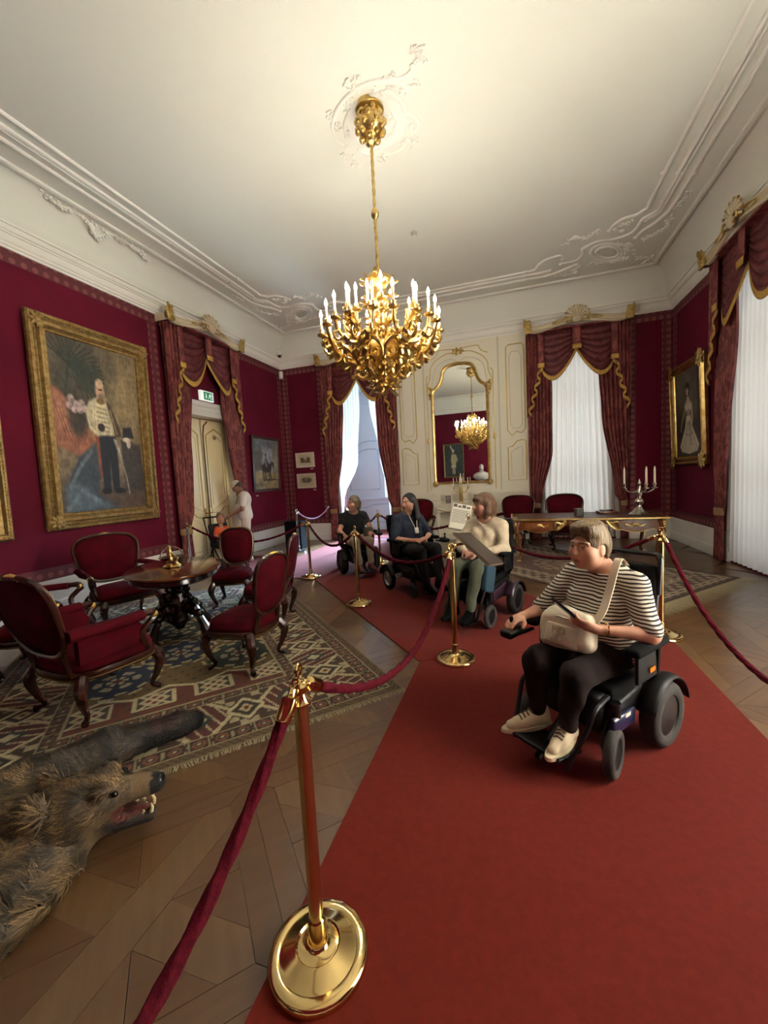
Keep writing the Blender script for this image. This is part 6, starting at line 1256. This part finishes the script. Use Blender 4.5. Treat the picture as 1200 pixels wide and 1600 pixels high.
def wheelchair(label, loc, ang, o):
    t = thing('power_wheelchair', label, 'wheelchair', loc, ang, 'power wheelchairs'); sz = o.get('seat', .5); rw, ww = o.get('rw', .18), o.get('ww', .085); ry_ = o.get('ry', -.2); rc = o.get('rc', .115); cy = o.get('cy', .3); cx = o.get('cx', .235); acc = o.get('acc', BLACKP); fr = BLACKM
    for s in (-1, 1):
        wheel('drive_wheel_tyre', 'drive_wheel_hub', t, (s*.28, ry_, rw), rw, ww, o.get('tyre', RUBBER), o.get('hub', BLACKP), o.get('spokes', 0), 0, 1)
        wheel('caster_tyre', 'caster_hub', t, (s*cx, cy, rc), rc, .055, o.get('ctyre', RUBBER), BLACKP, 0, o.get('cyaw', 0.)*1.)
        b = MB(); b.tube(smooth_path([(s*cx*.98, cy+.02, rc), (s*(cx-.045), cy+.01, rc+.02), (s*(cx-.04), cy-.03, rc*2+.03), (s*cx*.9, cy-.06, rc*2+.07)], 4), .018, 8); b.lathe([(.03, rc*2+.0), (.03, rc*2+.1)], (s*cx*.92, cy-.05, .02), 14); b.build('caster_fork', fr, t)
        if o.get('fender', 1):
            MB().grid(lambda u, v: (s*(.235+.1*v), ry_+(rw+.03+.012*sin(pi*v))*cos(radians(20+150*u)), rw+(rw+.03+.012*sin(pi*v))*sin(radians(20+150*u))), 18, 4).build('fender', acc, t, solid=.008, angle=180)
        b = MB(); b.rbox((s*.30, .02, sz+.215), (.085, .34, .045), .02); b.build('armrest', BLACKF, t); b = MB(); b.tube([(s*.30, -.1, sz+.2), (s*.285, -.12, sz+.02), (s*.24, -.12, sz-.05)], .016, 8); b.rbox((s*.285, -.02, sz+.1), (.02, .24, .17), .008); b.build('arm_panel', BLACKP, t)
        b = MB(); b.tube(smooth_path([(s*.2, .22, sz-.04), (s*.215, .36, sz-.05), (s*.2, .43, sz-.16), (s*.17, .5, .16), (s*.16, .52, .1)], 5), .014, 8); b.build('leg_rest', fr, t)
        MB().tube([(s*.2, -.25, sz-.02), (s*.2, -.3, sz+.3), (s*.2, -.34, sz+.5)], .015, 8).build('back_cane', fr, t)
    b = MB(); b.rbox((0, .02, .30), (.40, .56, .2), .04); b.rbox((0, -.25, .3), (.36, .16, .26), .04); b.build('power_base', BLACKP, t)
    for s in (-1, 1): MB().rbox((s*.215, .08, .31), (.04, .34, .11), .018, rx(-.12)).build('side_shroud', acc, t)
    MB().rbox((0, -.01, sz-.05), (.44, .44, .1), .03).build('seat_cushion', BLACKF, t); MB().rbox((0, -.3, sz+.27), (.42, .07, .5+(o.get('bar', .5)-.5)), .03, rx(.12)).build('backrest', BLACKF, t)
    b = MB(); zb = sz+o.get('bar', .5); b.tube(smooth_path([(-.21, -.32, zb-.2), (-.215, -.33, zb-.02), (-.2, -.36, zb+.02), (-.16, -.38, zb+.025), (0, -.38, zb+.025), (.16, -.38, zb+.025), (.2, -.36, zb+.02), (.215, -.33, zb-.02), (.21, -.32, zb-.2)], 5), .015, 8)
    b.build('push_bar', fr, t)
    MB().rbox((0, .53-(o.get('foot', .085)-.085), o.get('foot', .085)), (.3, .2, .018), .006, rx(.15)).build('footplate', BLACKP, t)
    MB().tube([(0, .32, .22), (0, .46, .12), (0, .54, .08)], .02, 8).build('footplate_strut', fr, t)
    if o.get('joy'):
        s = o['joy']; b = MB(); b.rbox((s*.3, .35, sz+.2), (.09, .15, .05), .02, rx(-.1)); b.tube([(s*.3, .16, sz+.17), (s*.3, .34, sz+.17)], .012, 8); b.build('joystick_box', BLACKP, t); b = MB(); b.lathe([(.02, 0), (.012, .02), (.008, .04), (.014, .06), (.01, .075)], (s*.3, .36, sz+.22), 12); b.build('joystick', BLACKP, t)
    return t
NAVY = mat('navy_shell', '#141a38', .3, coat=.3); PURPLE = mat('purple_shell', '#2c1526', .35, coat=.3); ALLOY = mat('alloy', '#b5b2ae', .35, metal=.5)
# striped jersey
STRIPE = mat('striped_jersey', '#d8cfbd', .8, bump=.8, bs=10); nt = STRIPE.node_tree; n_ = nt.nodes; tc = n_.new('ShaderNodeTexCoord'); sx_ = n_.new('ShaderNodeSeparateXYZ'); nt.links.new(tc.outputs['Object'], sx_.inputs[0])
ns = n_.new('ShaderNodeTexNoise'); ns.inputs['Scale'].default_value = 7; nt.links.new(tc.outputs['Object'], ns.inputs[0]); m1 = n_.new('ShaderNodeMath'); m1.operation = 'MULTIPLY_ADD'; m1.inputs[1].default_value = .022; nt.links.new(ns.outputs[0], m1.inputs[0]); nt.links.new(sx_.outputs[2], m1.inputs[2])
m2 = n_.new('ShaderNodeMath'); m2.operation = 'DIVIDE'; m2.inputs[1].default_value = .0185; nt.links.new(m1.outputs[0], m2.inputs[0]); m3 = n_.new('ShaderNodeMath'); m3.operation = 'FRACT'; nt.links.new(m2.outputs[0], m3.inputs[0]); m4 = n_.new('ShaderNodeMath'); m4.operation = 'GREATER_THAN'; m4.inputs[1].default_value = .56; nt.links.new(m3.outputs[0], m4.inputs[0])
mx = n_.new('ShaderNodeMix'); mx.data_type = 'RGBA'; nt.links.new(m4.outputs[0], mx.inputs[0]); mx.inputs[6].default_value = (*lin('#d6ccb8'), 1); mx.inputs[7].default_value = (*lin('#1d1719'), 1); nt.links.new(mx.outputs[2], n_['Principled BSDF'].inputs['Base Color'])

# --- woman in the striped jersey, nearest
A1, L1 = radians(140.5), (.436, 2.546, .011)
def hair_short(s, c, R):
    at = hair_cap(s, c, R, HF, thick=.013); s.chain([at(.05, .058, .09), at(.0, .066, .1), at(-.05, .05, .092), at(-.07, .02, .07)], [.008, .013, .015, .014], .03); s.ell(at(0, .02, .115), (.075, .09, .03), .05, R); cut_face(s, at, R, HF, (.07, .065, .095), (0, .098, -.02)); cut_face(s, at, R, HF, (.2, .1, .06), (0, .03, -.088)); 
    for sx in (-1, 1): cut_face(s, at, R, HF, (.03, .028, .038), (sx*.082, -.004, -.02))
    s.ell(at(0, -.08, -.05), (.05, .025, .05), .02, R)
SZ1 = .43
lady = dict(seat=SZ1, girth=1.12, chub=.35, vox=.0062, look=(radians(-9), radians(-2), 0), head=(.03, -.02, SZ1+.70), top=STRIPE, trousers=mat('dark_trousers', '#1c1412', .9, var='#241a18', vs=12, spec=.15, bump=1., bs=11), shoe=mat('cream_suede', '#cbbb9c', .85, bump=.2, bs=150), sole=mat('cream_sole', '#c2b394', .6), lace=mat('brown_lace', '#5b4a36', .8), hairm=hair_mat('ash_blond_hair', '#86704f', '#5a4730'), hair=hair_short, sleeve=.92, skin='#bd8a6e', lip='#9c6353', neck=(.115, .11, .075),
    elbow={1: (.31, .06, SZ1+.27), -1: (-.31, .0, SZ1+.27)}, wrist={1: (.3, .26, SZ1+.27), -1: (-.13, .2, SZ1+.3)}, hand={1: ((0, 1, -.1), (0, -.1, -1), .55), -1: ((.75, .55, .3), (.3, -.6, .5), .75)}, thumb={1: -1, -1: 1},
    knee={1: (.13, .36, SZ1+.08), -1: (-.11, .36, SZ1+.08)}, ankle={1: (.1, .40, .235), -1: (-.08, .40, .235)}, toe={1: (.16, .55, .175), -1: (-.1, .545, .175)}, foot=.12)
def mirror_look(o): return o
seated('person', 'woman in a striped top with short hair in the foreground wheelchair', L1, A1, lady)
wc = wheelchair('black power wheelchair with grey tyres carrying the woman in stripes', L1, A1, dict(seat=SZ1, rw=.185, ww=.1, rc=.125, cy=.26, cyaw=.25, acc=BLACKP, joy=1, cx=.25, bar=.6, foot=.14, hub=mat('hub_brown', '#1c1210', .5)))
MB().rbox((-.245, .16, .26), (.03, .22, .09), .015).build('navy_cover', NAVY, wc); MB().b2((-.262, .11, .28), (-.2605, .16, .30)).build('sticker', PAPER, wc, smooth=False); MB().b2((-.307, -.06, SZ1+.06), (-.302, -.0, SZ1+.085)).build('orange_reflector', mat('orange_reflector', '#c26a10', .3), wc, smooth=False)
# her bag, strap, phone and bracelet
bag = thing('shoulder_bag', 'small cream shoulder bag with embossed letters on her lap', 'bag', L1, A1); BAGM = mat('cream_nylon', '#c9bda4', .6, bump=.5, bs=18); s = SDF((-.3, 0, SZ1+.05), (.3, .45, SZ1+.45), .007); s.rbox((.03, .2, SZ1+.245), (.155, .065, .105), .05, .03, rx(.35) @ ry(.12)); s.ell((.07, .17, SZ1+.33), (.1, .045, .045), .03); s.ell((.165, .2, SZ1+.25), (.025, .055, .07), .02); s.build('bag_body', BAGM, bag, None, 2)
MB().rbox((.03, .262, SZ1+.235), (.2, .03, .12), .014, rx(.35)).build('front_pocket', BAGM, bag); text_mesh('MD\nZO', .055, mat('embossed', '#ab9d82', .6), bag, (.045, .281, SZ1+.24), rz(pi) @ rx(pi/2-.35), ext=.002)
MB().tube([(.17, .215, SZ1+.315), (.05, .24, SZ1+.33), (-.1, .225, SZ1+.315)], .005, 6).build('zip', mat('zip_metal', '#8f877a', .35, metal=.7), bag)
P = smooth_path([(-.1, .17, SZ1+.3), (-.13, .12, SZ1+.38), (-.125, .045, SZ1+.47), (-.12, -.02, SZ1+.57), (-.11, -.1, SZ1+.635), (-.1, -.19, SZ1+.58)], 6); N = len(P)
MB().rings([[(p[0]+(.021 if q in (1, 2) else -.021), p[1]+.006*(1 if q < 2 else 0)+.014, p[2]+.004*(1 if q < 2 else 0)) for q in range(4)] for p in P], True, True).build('strap', BAGM, bag)
MB().tube([(.19, .2, SZ1+.3), (.2, .22, SZ1+.22), (.19, .24, SZ1+.14)], [.005, .009, .004], 6).build('tassel', mat('tan_leather', '#8a5a30', .6), bag)
ph = thing('smartphone', 'dark blue smartphone held in her left hand', 'phone', L1, A1); R = rz(radians(35)) @ rx(.9); ex = V3(.8, .12, .5).normalized(); en = V3(-.35, -.62, .62); en = (en-ex*en.dot(ex)).normalized(); RP = Matrix((en.cross(ex), ex, en)).transposed(); MB().rbox((.01, .27, SZ1+.395), (.075, .155, .012), .005, RP).build('phone_case', mat('phone_blue', '#10142a', .25), ph); MB().rbox(tuple(V3(.01, .27, SZ1+.395)+en*.005), (.066, .145, .006), .003, RP).build('phone_screen', mat('phone_glass', '#050508', .05), ph)
o = MB().tube([tuple(V3(-.17, .165, SZ1+.305)+V3(.02*cos(q), -.026*cos(q)*.6, .034*sin(q))) for q in np.linspace(0, 2*pi, 20)[:-1]], .004, 6, closed=True).build('bracelet', BRASS); o.location = L1; o.rotation_euler = (0, 0, A1); tag(o, 'thin gold bracelet on the left wrist of the striped-top woman', 'bracelet')

# --- woman in the cream cardigan
A2, L2 = radians(158), (-.33, 4.56, .011); SZ2 = .52
def hair_bob(s, c, R):
    at = hair_cap(s, c, R, HF, thick=.016)
    for sx in (-1, 1): s.chain([at(sx*.085, -.01, .03), at(sx*.095, .0, -.06), at(sx*.075, .02, -.12)], [.035, .035, .025], .03)
    s.chain([at(0, -.1, 0), at(0, -.09, -.12)], [.06, .05], .03); s.chain([at(.06, .075, .062), at(0, .088, .07), at(-.06, .075, .062)], [.016, .018, .016], .04); cut_face(s, at, R, HF, (.066, .075, .1), (0, .105, -.035))
seated('person', 'woman in a cream cardigan and green trousers with brown bobbed hair', L2, A2, dict(seat=SZ2, girth=1.1, chub=.5, look=(radians(-36), 0, 0), top=mat('cream_knit', '#c4b59a', .9, var='#b3a389', vs=30, bump=.4, bs=120), trousers=mat('olive_trousers', '#474b3a', .9, var='#3d4132', vs=9, bump=1., bs=11), shoe=mat('black_shoe', '#060607', .85, spec=.08), hairm=hair_mat('brown_hair', '#6a4a30', '#4a3222'), hair=hair_bob, sleeve=1.85, skin='#b88670', neck=(.09, .13, .1),
    elbow={1: (.27, .04, SZ2+.25), -1: (-.27, .04, SZ2+.25)}, wrist={1: (.1, .24, SZ2+.23), -1: (-.07, .26, SZ2+.23)}, hand={1: ((-.8, .5, -.1), (0, -.3, -1), .5), -1: ((.8, .5, -.1), (0, -.3, -1), .5)}, knee={1: (.13, .38, SZ2+.1), -1: (-.11, .38, SZ2+.1)}, ankle={1: (.11, .50, .2), -1: (-.09, .52, .2)}, toe={1: (.13, .68, .12), -1: (-.11, .70, .12)}))
wheelchair('black power wheelchair with purple side shells under the woman in the cardigan', L2, A2, dict(seat=SZ2, rw=.17, ww=.09, tyre=RUBBERB, ctyre=RUBBER, rc=.12, cy=.36, acc=PURPLE))
t = thing('lap_bag', 'blue-grey cloth bag hanging at the knee of the cardigan woman', 'bag', L2, A2); s = SDF((-.35, .1, .3), (-.05, .5, .75), .01); s.rbox((-.2, .3, .5), (.04, .1, .14), .03, .02, rx(.3)); s.build('bag_cloth', mat('blue_cloth', '#2b414e', .85, spec=.2), t, None, 2); MB().tube([(-.2, .27, .62), (-.2, .22, .7), (-.2, .17, .68)], .008, 6).build('bag_loop', mat('blue_loop', '#334a5a', .8), t)
# --- woman with long black hair
A3, L3 = radians(-133.8), (-1.36, 5.44, .011); SZ3 = .52
def hair_long(s, c, R):
    at = hair_cap(s, c, R, HF, thick=.011)
    for sx in (-1, 1): s.chain([at(sx*.07, -.03, .04), at(sx*.08, -.04, -.08), at(sx*.09, -.05, -.2), at(sx*.07, -.07, -.32)], [.022, .026, .028, .018], .03)
    s.chain([at(0, -.09, 0), at(0, -.11, -.18), at(0, -.11, -.4)], [.065, .062, .035], .03); s.chain([at(-.07, -.05, -.02), at(-.1, -.04, -.2), at(-.1, -.01, -.38)], [.04, .045, .022], .03); cut_face(s, at, R, HF, (.068, .085, .125), (0, .105, -.02)); cut_face(s, at, R, HF, (.1, .06, .1), (0, .088, -.06))
seated('person', 'woman with long black hair and blue T-shirt in the middle wheelchair', L3, A3, dict(seat=SZ3, girth=1.15, chub=.4, look=(radians(-72), 0, 0), top=mat('blue_tshirt', '#232b3d', .9, var='#1d2433', vs=10, bump=1., bs=11), trousers=mat('black_trousers', '#101012', .9, bump=1., bs=11), shoe=MATS['black_shoe'], hairm=hair_mat('black_hair', '#0d0b0c', '#171315'), hair=hair_long, sleeve=.95, skin='#b8876e', elbow={1: (.29, .0, SZ3+.24), -1: (-.29, .0, SZ3+.24)}, wrist={1: (.1, .2, SZ3+.22), -1: (-.08, .22, SZ3+.23)}, hand={1: ((-.9, .3, 0), (0, -.3, -1), .4), -1: ((.9, .3, 0), (0, -.3, -1), .4)}, knee={1: (.14, .4, SZ3+.1), -1: (-.12, .4, SZ3+.1)}, ankle={1: (.11, .48, .2), -1: (-.09, .48, .2)}, toe={1: (.12, .64, .12), -1: (-.1, .64, .12)}))
wc = wheelchair('slim black folding power wheelchair with alloy wheels under the black-haired woman', L3, A3, dict(seat=SZ3, rw=.165, ww=.06, tyre=RUBBERB, hub=ALLOY, spokes=5, rc=.09, ctyre=RUBBERB, cy=.34, acc=BLACKM, ry=-.24, joy=-1))
R3 = rz(pi/2) @ rx(pi/2); MB().rbox((.285, .07, .26), (.012, .24, .07), .004, rx(.35)).build('name_plate', BLACKP, wc); text_mesh('SOFI', .09, mat('plate_letters', '#b9b4ac', .5), wc, (.293, .07, .26), Matrix.Rotation(.35, 3, 'X') @ R3)
tp = thing('lanyard', 'white lanyard cord on the blue T-shirt of the black-haired woman', 'lanyard', L3, A3); b = MB()
for s_ in (-1, 1): b.tube(smooth_path([(s_*.07, .01, SZ3+.6), (s_*.05, .06, SZ3+.5), (s_*.015, .11, SZ3+.38)], 5), .004, 6)
b.build('cord', WAX, tp); MB().rbox((0, .125, SZ3+.34), (.06, .01, .08), .004, rx(.2)).build('card', PAPER, tp)
# --- woman in the black top, far
A4, L4 = radians(-141.5), (-2.62, 6.45, .011); SZ4 = .48
def hair_far(s, c, R):
    at = hair_cap(s, c, R, HF, thick=.012)
    for sx in (-1, 1): s.chain([at(sx*.08, -.01, .03), at(sx*.085, .0, -.06)], [.035, .028], .03)
    s.chain([at(0, -.1, 0), at(0, -.09, -.08)], [.05, .04], .03); cut_face(s, at, R, HF, (.068, .08, .11), (0, .105, -.035)); cut_face(s, at, R, HF, (.1, .06, .09), (0, .088, -.06))
seated('person', 'woman in a black top and beige trousers in the farthest wheelchair', L4, A4, dict(seat=SZ4, girth=1.12, look=(radians(-72), 0, 0), top=mat('black_top', '#0c0c0f', .9, bump=1., bs=11), trousers=mat('beige_trousers', '#9b8d78', .9, var='#8d7f6b', vs=9, bump=1., bs=11), shoe=mat('red_brown_shoe', '#5a2a24', .6), hairm=hair_mat('grey_brown_hair', '#75664f', '#574a39'), hair=hair_far, sleeve=.45, skin='#b8876e', neck=(.115, .13, .09), elbow={1: (.3, .02, SZ4+.26), -1: (-.28, .02, SZ4+.25)}, wrist={1: (.26, .22, SZ4+.2), -1: (-.18, .24, SZ4+.22)}, hand={1: ((-.3, .6, -.7), (0, -.6, -.5), .5), -1: ((.3, .9, -.1), (0, -.3, -1), .5)}, knee={1: (.13, .36, SZ4+.09), -1: (-.12, .36, SZ4+.09)}, ankle={1: (.09, .44, .2), -1: (-.1, .44, .2)}, toe={1: (.11, .6, .12), -1: (-.12, .6, .12)}))
wheelchair('compact black power wheelchair under the woman in the black top', L4, A4, dict(seat=SZ4, rw=.19, ww=.11, ry=.05, tyre=RUBBERB, rc=.1, ctyre=RUBBERB, cy=-.42, acc=BLACKP, joy=-1))
t = thing('brown_handbag', 'brown handbag on the lap of the woman in black', 'bag', L4, A4); s = SDF((-.35, 0, .4), (.1, .45, .95), .01); s.rbox((-.16, .22, SZ4+.2), (.09, .06, .11), .05, .02, rx(.3)); s.build('handbag_body', mat('brown_leather_bag', '#4a3d31', .6), t, None, 2); MB().tube(smooth_path([(-.22, .2, SZ4+.3), (-.2, .15, SZ4+.4), (-.14, .12, SZ4+.42), (-.1, .18, SZ4+.3)], 5), .008, 6).build('handbag_strap', mat('brown_strap', '#3a2f26', .6), t)

# --- standing man with cap by the door
t = thing('person', 'standing man in white T-shirt and cap bending over the pushchair', 'person', (-5.42, 7.16, .011), radians(128)); s = SDF((-.4, -.35, 0), (.4, .55, 1.85), .011); hc = V3(0, .13, 1.60); R = head_frame(0, radians(-42))
TS = mat('white_tshirt', '#cfc9c0', .9, bump=1., bs=11); SH = mat('pale_shorts', '#c2bbb0', .9); mskin = skin_col('#8f6650', '#7a4a3e', heads=[(hc, R, 1.)])
def mtorso(s, e):
    s.ell((0, 0, .98), (.18+e, .14+e, .13+e), .05); s.ell((0, .04, 1.12), (.18+e, .16+e, .15+e), .06); s.ell((0, 0, 1.32), (.19+e, .135+e, .16+e), .06); s.cone((-.17, .0, 1.42), (.17, .0, 1.42), .062+e, .062+e, .05)
ARM = {1: ((.2, 0, 1.42), (.27, .06, 1.14), (.2, .28, 1.0)), -1: ((-.2, 0, 1.42), (-.26, .06, 1.14), (-.16, .3, 1.02))}
mtorso(s, -.01)
for sx in (-1, 1):
    a, e, w = ARM[sx]; s.chain([a, e, w], [.052, .042, .03], .03); hand(s, w, (-.2*sx, .8, -.4), (0, -.4, -1), -sx, .7); s.chain([(sx*.09, 0, .9), (sx*.1, .02, .5), (sx*.1, -.01, .1)], [.085, .058, .04], .04); s.cone((sx*.1, -.03, .05), (sx*.11, .16, .04), .04, .03, .03)
s.cone((0, .02, 1.42), (0, .07, 1.52), .06, .058, .04); add_head(s, hc, R); s.build('body', SKIN, t, mskin, 1)
s = SDF((-.45, -.35, .8), (.45, .5, 1.6), .012); mtorso(s, .012)
for sx in (-1, 1): a, e, w = ARM[sx]; s.cone(a, V3(*a).lerp(V3(*e), .7), .072, .066, .03)
s.cut((0, 0, -1), (0, 0, .9)); s.ell((0, .05, 1.5), (.08, .08, .05), .01, None, 1); s.build('top', TS, t, None, 2)
s = SDF((-.4, -.3, .4), (.4, .3, 1.1), .012); s.ell((0, 0, .96), (.175, .13, .12), .05)
for sx in (-1, 1): s.cone((sx*.09, 0, .9), (sx*.105, .02, .52), .1, .085, .03)
s.build('shorts', SH, t, None, 2)
for sx in (-1, 1): s = SDF((sx*.1-.1, -.15, 0), (sx*.1+.1, .3, .2), .009); s.cone((sx*.1, -.04, .05), (sx*.11, .16, .04), .05, .04, .03); s.cut((0, 0, -1), (0, 0, .004)); s.build('shoe', TS, t, None, 1)
CAPM = mat('beige_cap', '#bfae94', .8); s = SDF(tuple(hc-V3(.2, .2, .2)), tuple(hc+V3(.2, .3, .25)), .008); s.ell(hc+R @ V3(0, -.012, .05), (.088, .106, .085), .01, R); s.cut(tuple(R @ V3(0, 0, -1)), tuple(hc+R @ V3(0, 0, .045))); s.ell(hc+R @ V3(0, .12, .05), (.07, .085, .008), .01, R); s.build('cap', CAPM, t, None, 1)
s = SDF(tuple(hc-V3(.2, .2, .2)), tuple(hc+V3(.2, .3, .25)), .008); s.ell(hc+R @ V3(0, -.02, .01), (.08, .1, .085), .01, R); s.cut(tuple(R @ V3(0, 1, 0)), tuple(hc+R @ V3(0, .02, 0))); s.cut(tuple(R @ V3(0, 0, 1)), tuple(hc+R @ V3(0, 0, .05))); s.build('hair', hair_mat('dark_hair', '#2b201a', '#3a2c22'), t)
P = smooth_path([(.12, -.13, 1.1), (.06, -.13, 1.3), (-.06, -.04, 1.5), (-.1, .06, 1.45), (-.06, .15, 1.3), (.08, .17, 1.1)], 6); MB().rings([[(p[0]+dx, p[1]+dy, p[2]) for dx, dy in ((-.022, -.006), (.022, -.006), (.022, .008), (-.022, .008))] for p in P]).build('shoulder_strap', mat('brown_strap_man', '#3a241a', .7), t)
# pushchair and child
PC = (-5.66, 6.72, .011); t = thing('pushchair', 'dark pushchair in front of the cream double door', 'pushchair', PC, radians(-120)); PF = mat('pushchair_cloth', '#2a2227', .85)
for x, y in ((-.2, -.3), (.2, -.3), (-.2, .3), (.2, .3)): wheel('wheel_tyre', 'wheel_hub', t, (x, y, .1), .1, .04, RUBBERB, ALLOY, 0)
s = SDF((-.3, -.45, .25), (.3, .5, .95), .014); s.rbox((0, .02, .42), (.2, .24, .05), .04, .04); s.rbox((0, -.24, .62), (.2, .04, .24), .04, .05, rx(.25)); s.rbox((0, .3, .34), (.18, .05, .1), .03, .04); s.build('pushchair_seat', PF, t, None, 2)
for sx in (-1, 1): MB().tube(smooth_path([(sx*.2, .32, .12), (sx*.22, .0, .4), (sx*.22, -.3, .7), (sx*.21, -.5, .98)], 5), .014, 8).build('pushchair_frame', BLACKM, t); MB().tube([(sx*.2, -.3, .12), (sx*.22, -.02, .42)], .013, 8).build('frame_leg', BLACKM, t)
MB().tube([(-.21, -.5, .98), (.21, -.5, .98)], .017, 8).build('push_handle', BLACKP, t)
t = thing('person', 'small child in an orange shirt sitting in the pushchair', 'person', PC, radians(-120)); hc = V3(0, -.1, .98); R = head_frame(radians(-15)); s = SDF((-.3, -.35, .3), (.3, .5, 1.2), .011); s.ell((0, -.1, .62), (.1, .08, .16), .04); s.cone((0, -.1, .75), (0, -.1, .9), .045, .04, .03); add_head(s, hc, R, .92, .8)
for sx in (-1, 1): s.chain([(sx*.11, -.1, .75), (sx*.16, .02, .62), (sx*.1, .14, .6)], [.035, .03, .022], .02); hand(s, (sx*.1, .14, .6), (-.3*sx, .8, 0), (0, -.2, -1), -sx, .5, L=.7); s.chain([(sx*.06, -.05, .52), (sx*.09, .2, .52), (sx*.09, .3, .34)], [.05, .042, .03], .03); s.cone((sx*.09, .3, .33), (sx*.09, .38, .32), .03, .024, .02)
s.build('body', SKIN, t, skin_col('#b07f66', '#8f5044', heads=[(hc, R, .92)]), 1)
s = SDF((-.3, -.35, .4), (.3, .3, 1.0), .011); s.ell((0, -.1, .62), (.115, .095, .17), .04)
for sx in (-1, 1): s.cone((sx*.09, -.1, .76), (sx*.15, -.02, .66), .05, .046, .03)
s.ell((0, -.08, .84), (.055, .06, .05), .01, None, 1); s.build('top', mat('orange_shirt', '#c8502a', .85), t, None, 2)
s = SDF((-.25, -.2, .25), (.25, .4, .7), .011)
for sx in (-1, 1): s.chain([(sx*.06, -.06, .52), (sx*.09, .2, .525), (sx*.09, .28, .4)], [.065, .054, .045], .03)
s.build('trousers', mat('grey_leggings', '#8d867c', .9), t, None, 2)
s = SDF(tuple(hc-V3(.2, .2, .2)), tuple(hc+V3(.2, .2, .2)), .008); at = hair_cap(s, hc, R, .92, thick=.008); cut_face(s, at, R, .92, (.066, .07, .095), (0, .1, -.03)); cut_face(s, at, R, .92, (.2, .2, .05), (0, 0, -.09)); s.build('hair', hair_mat('fair_hair', '#7d6446', '#6a5238'), t)
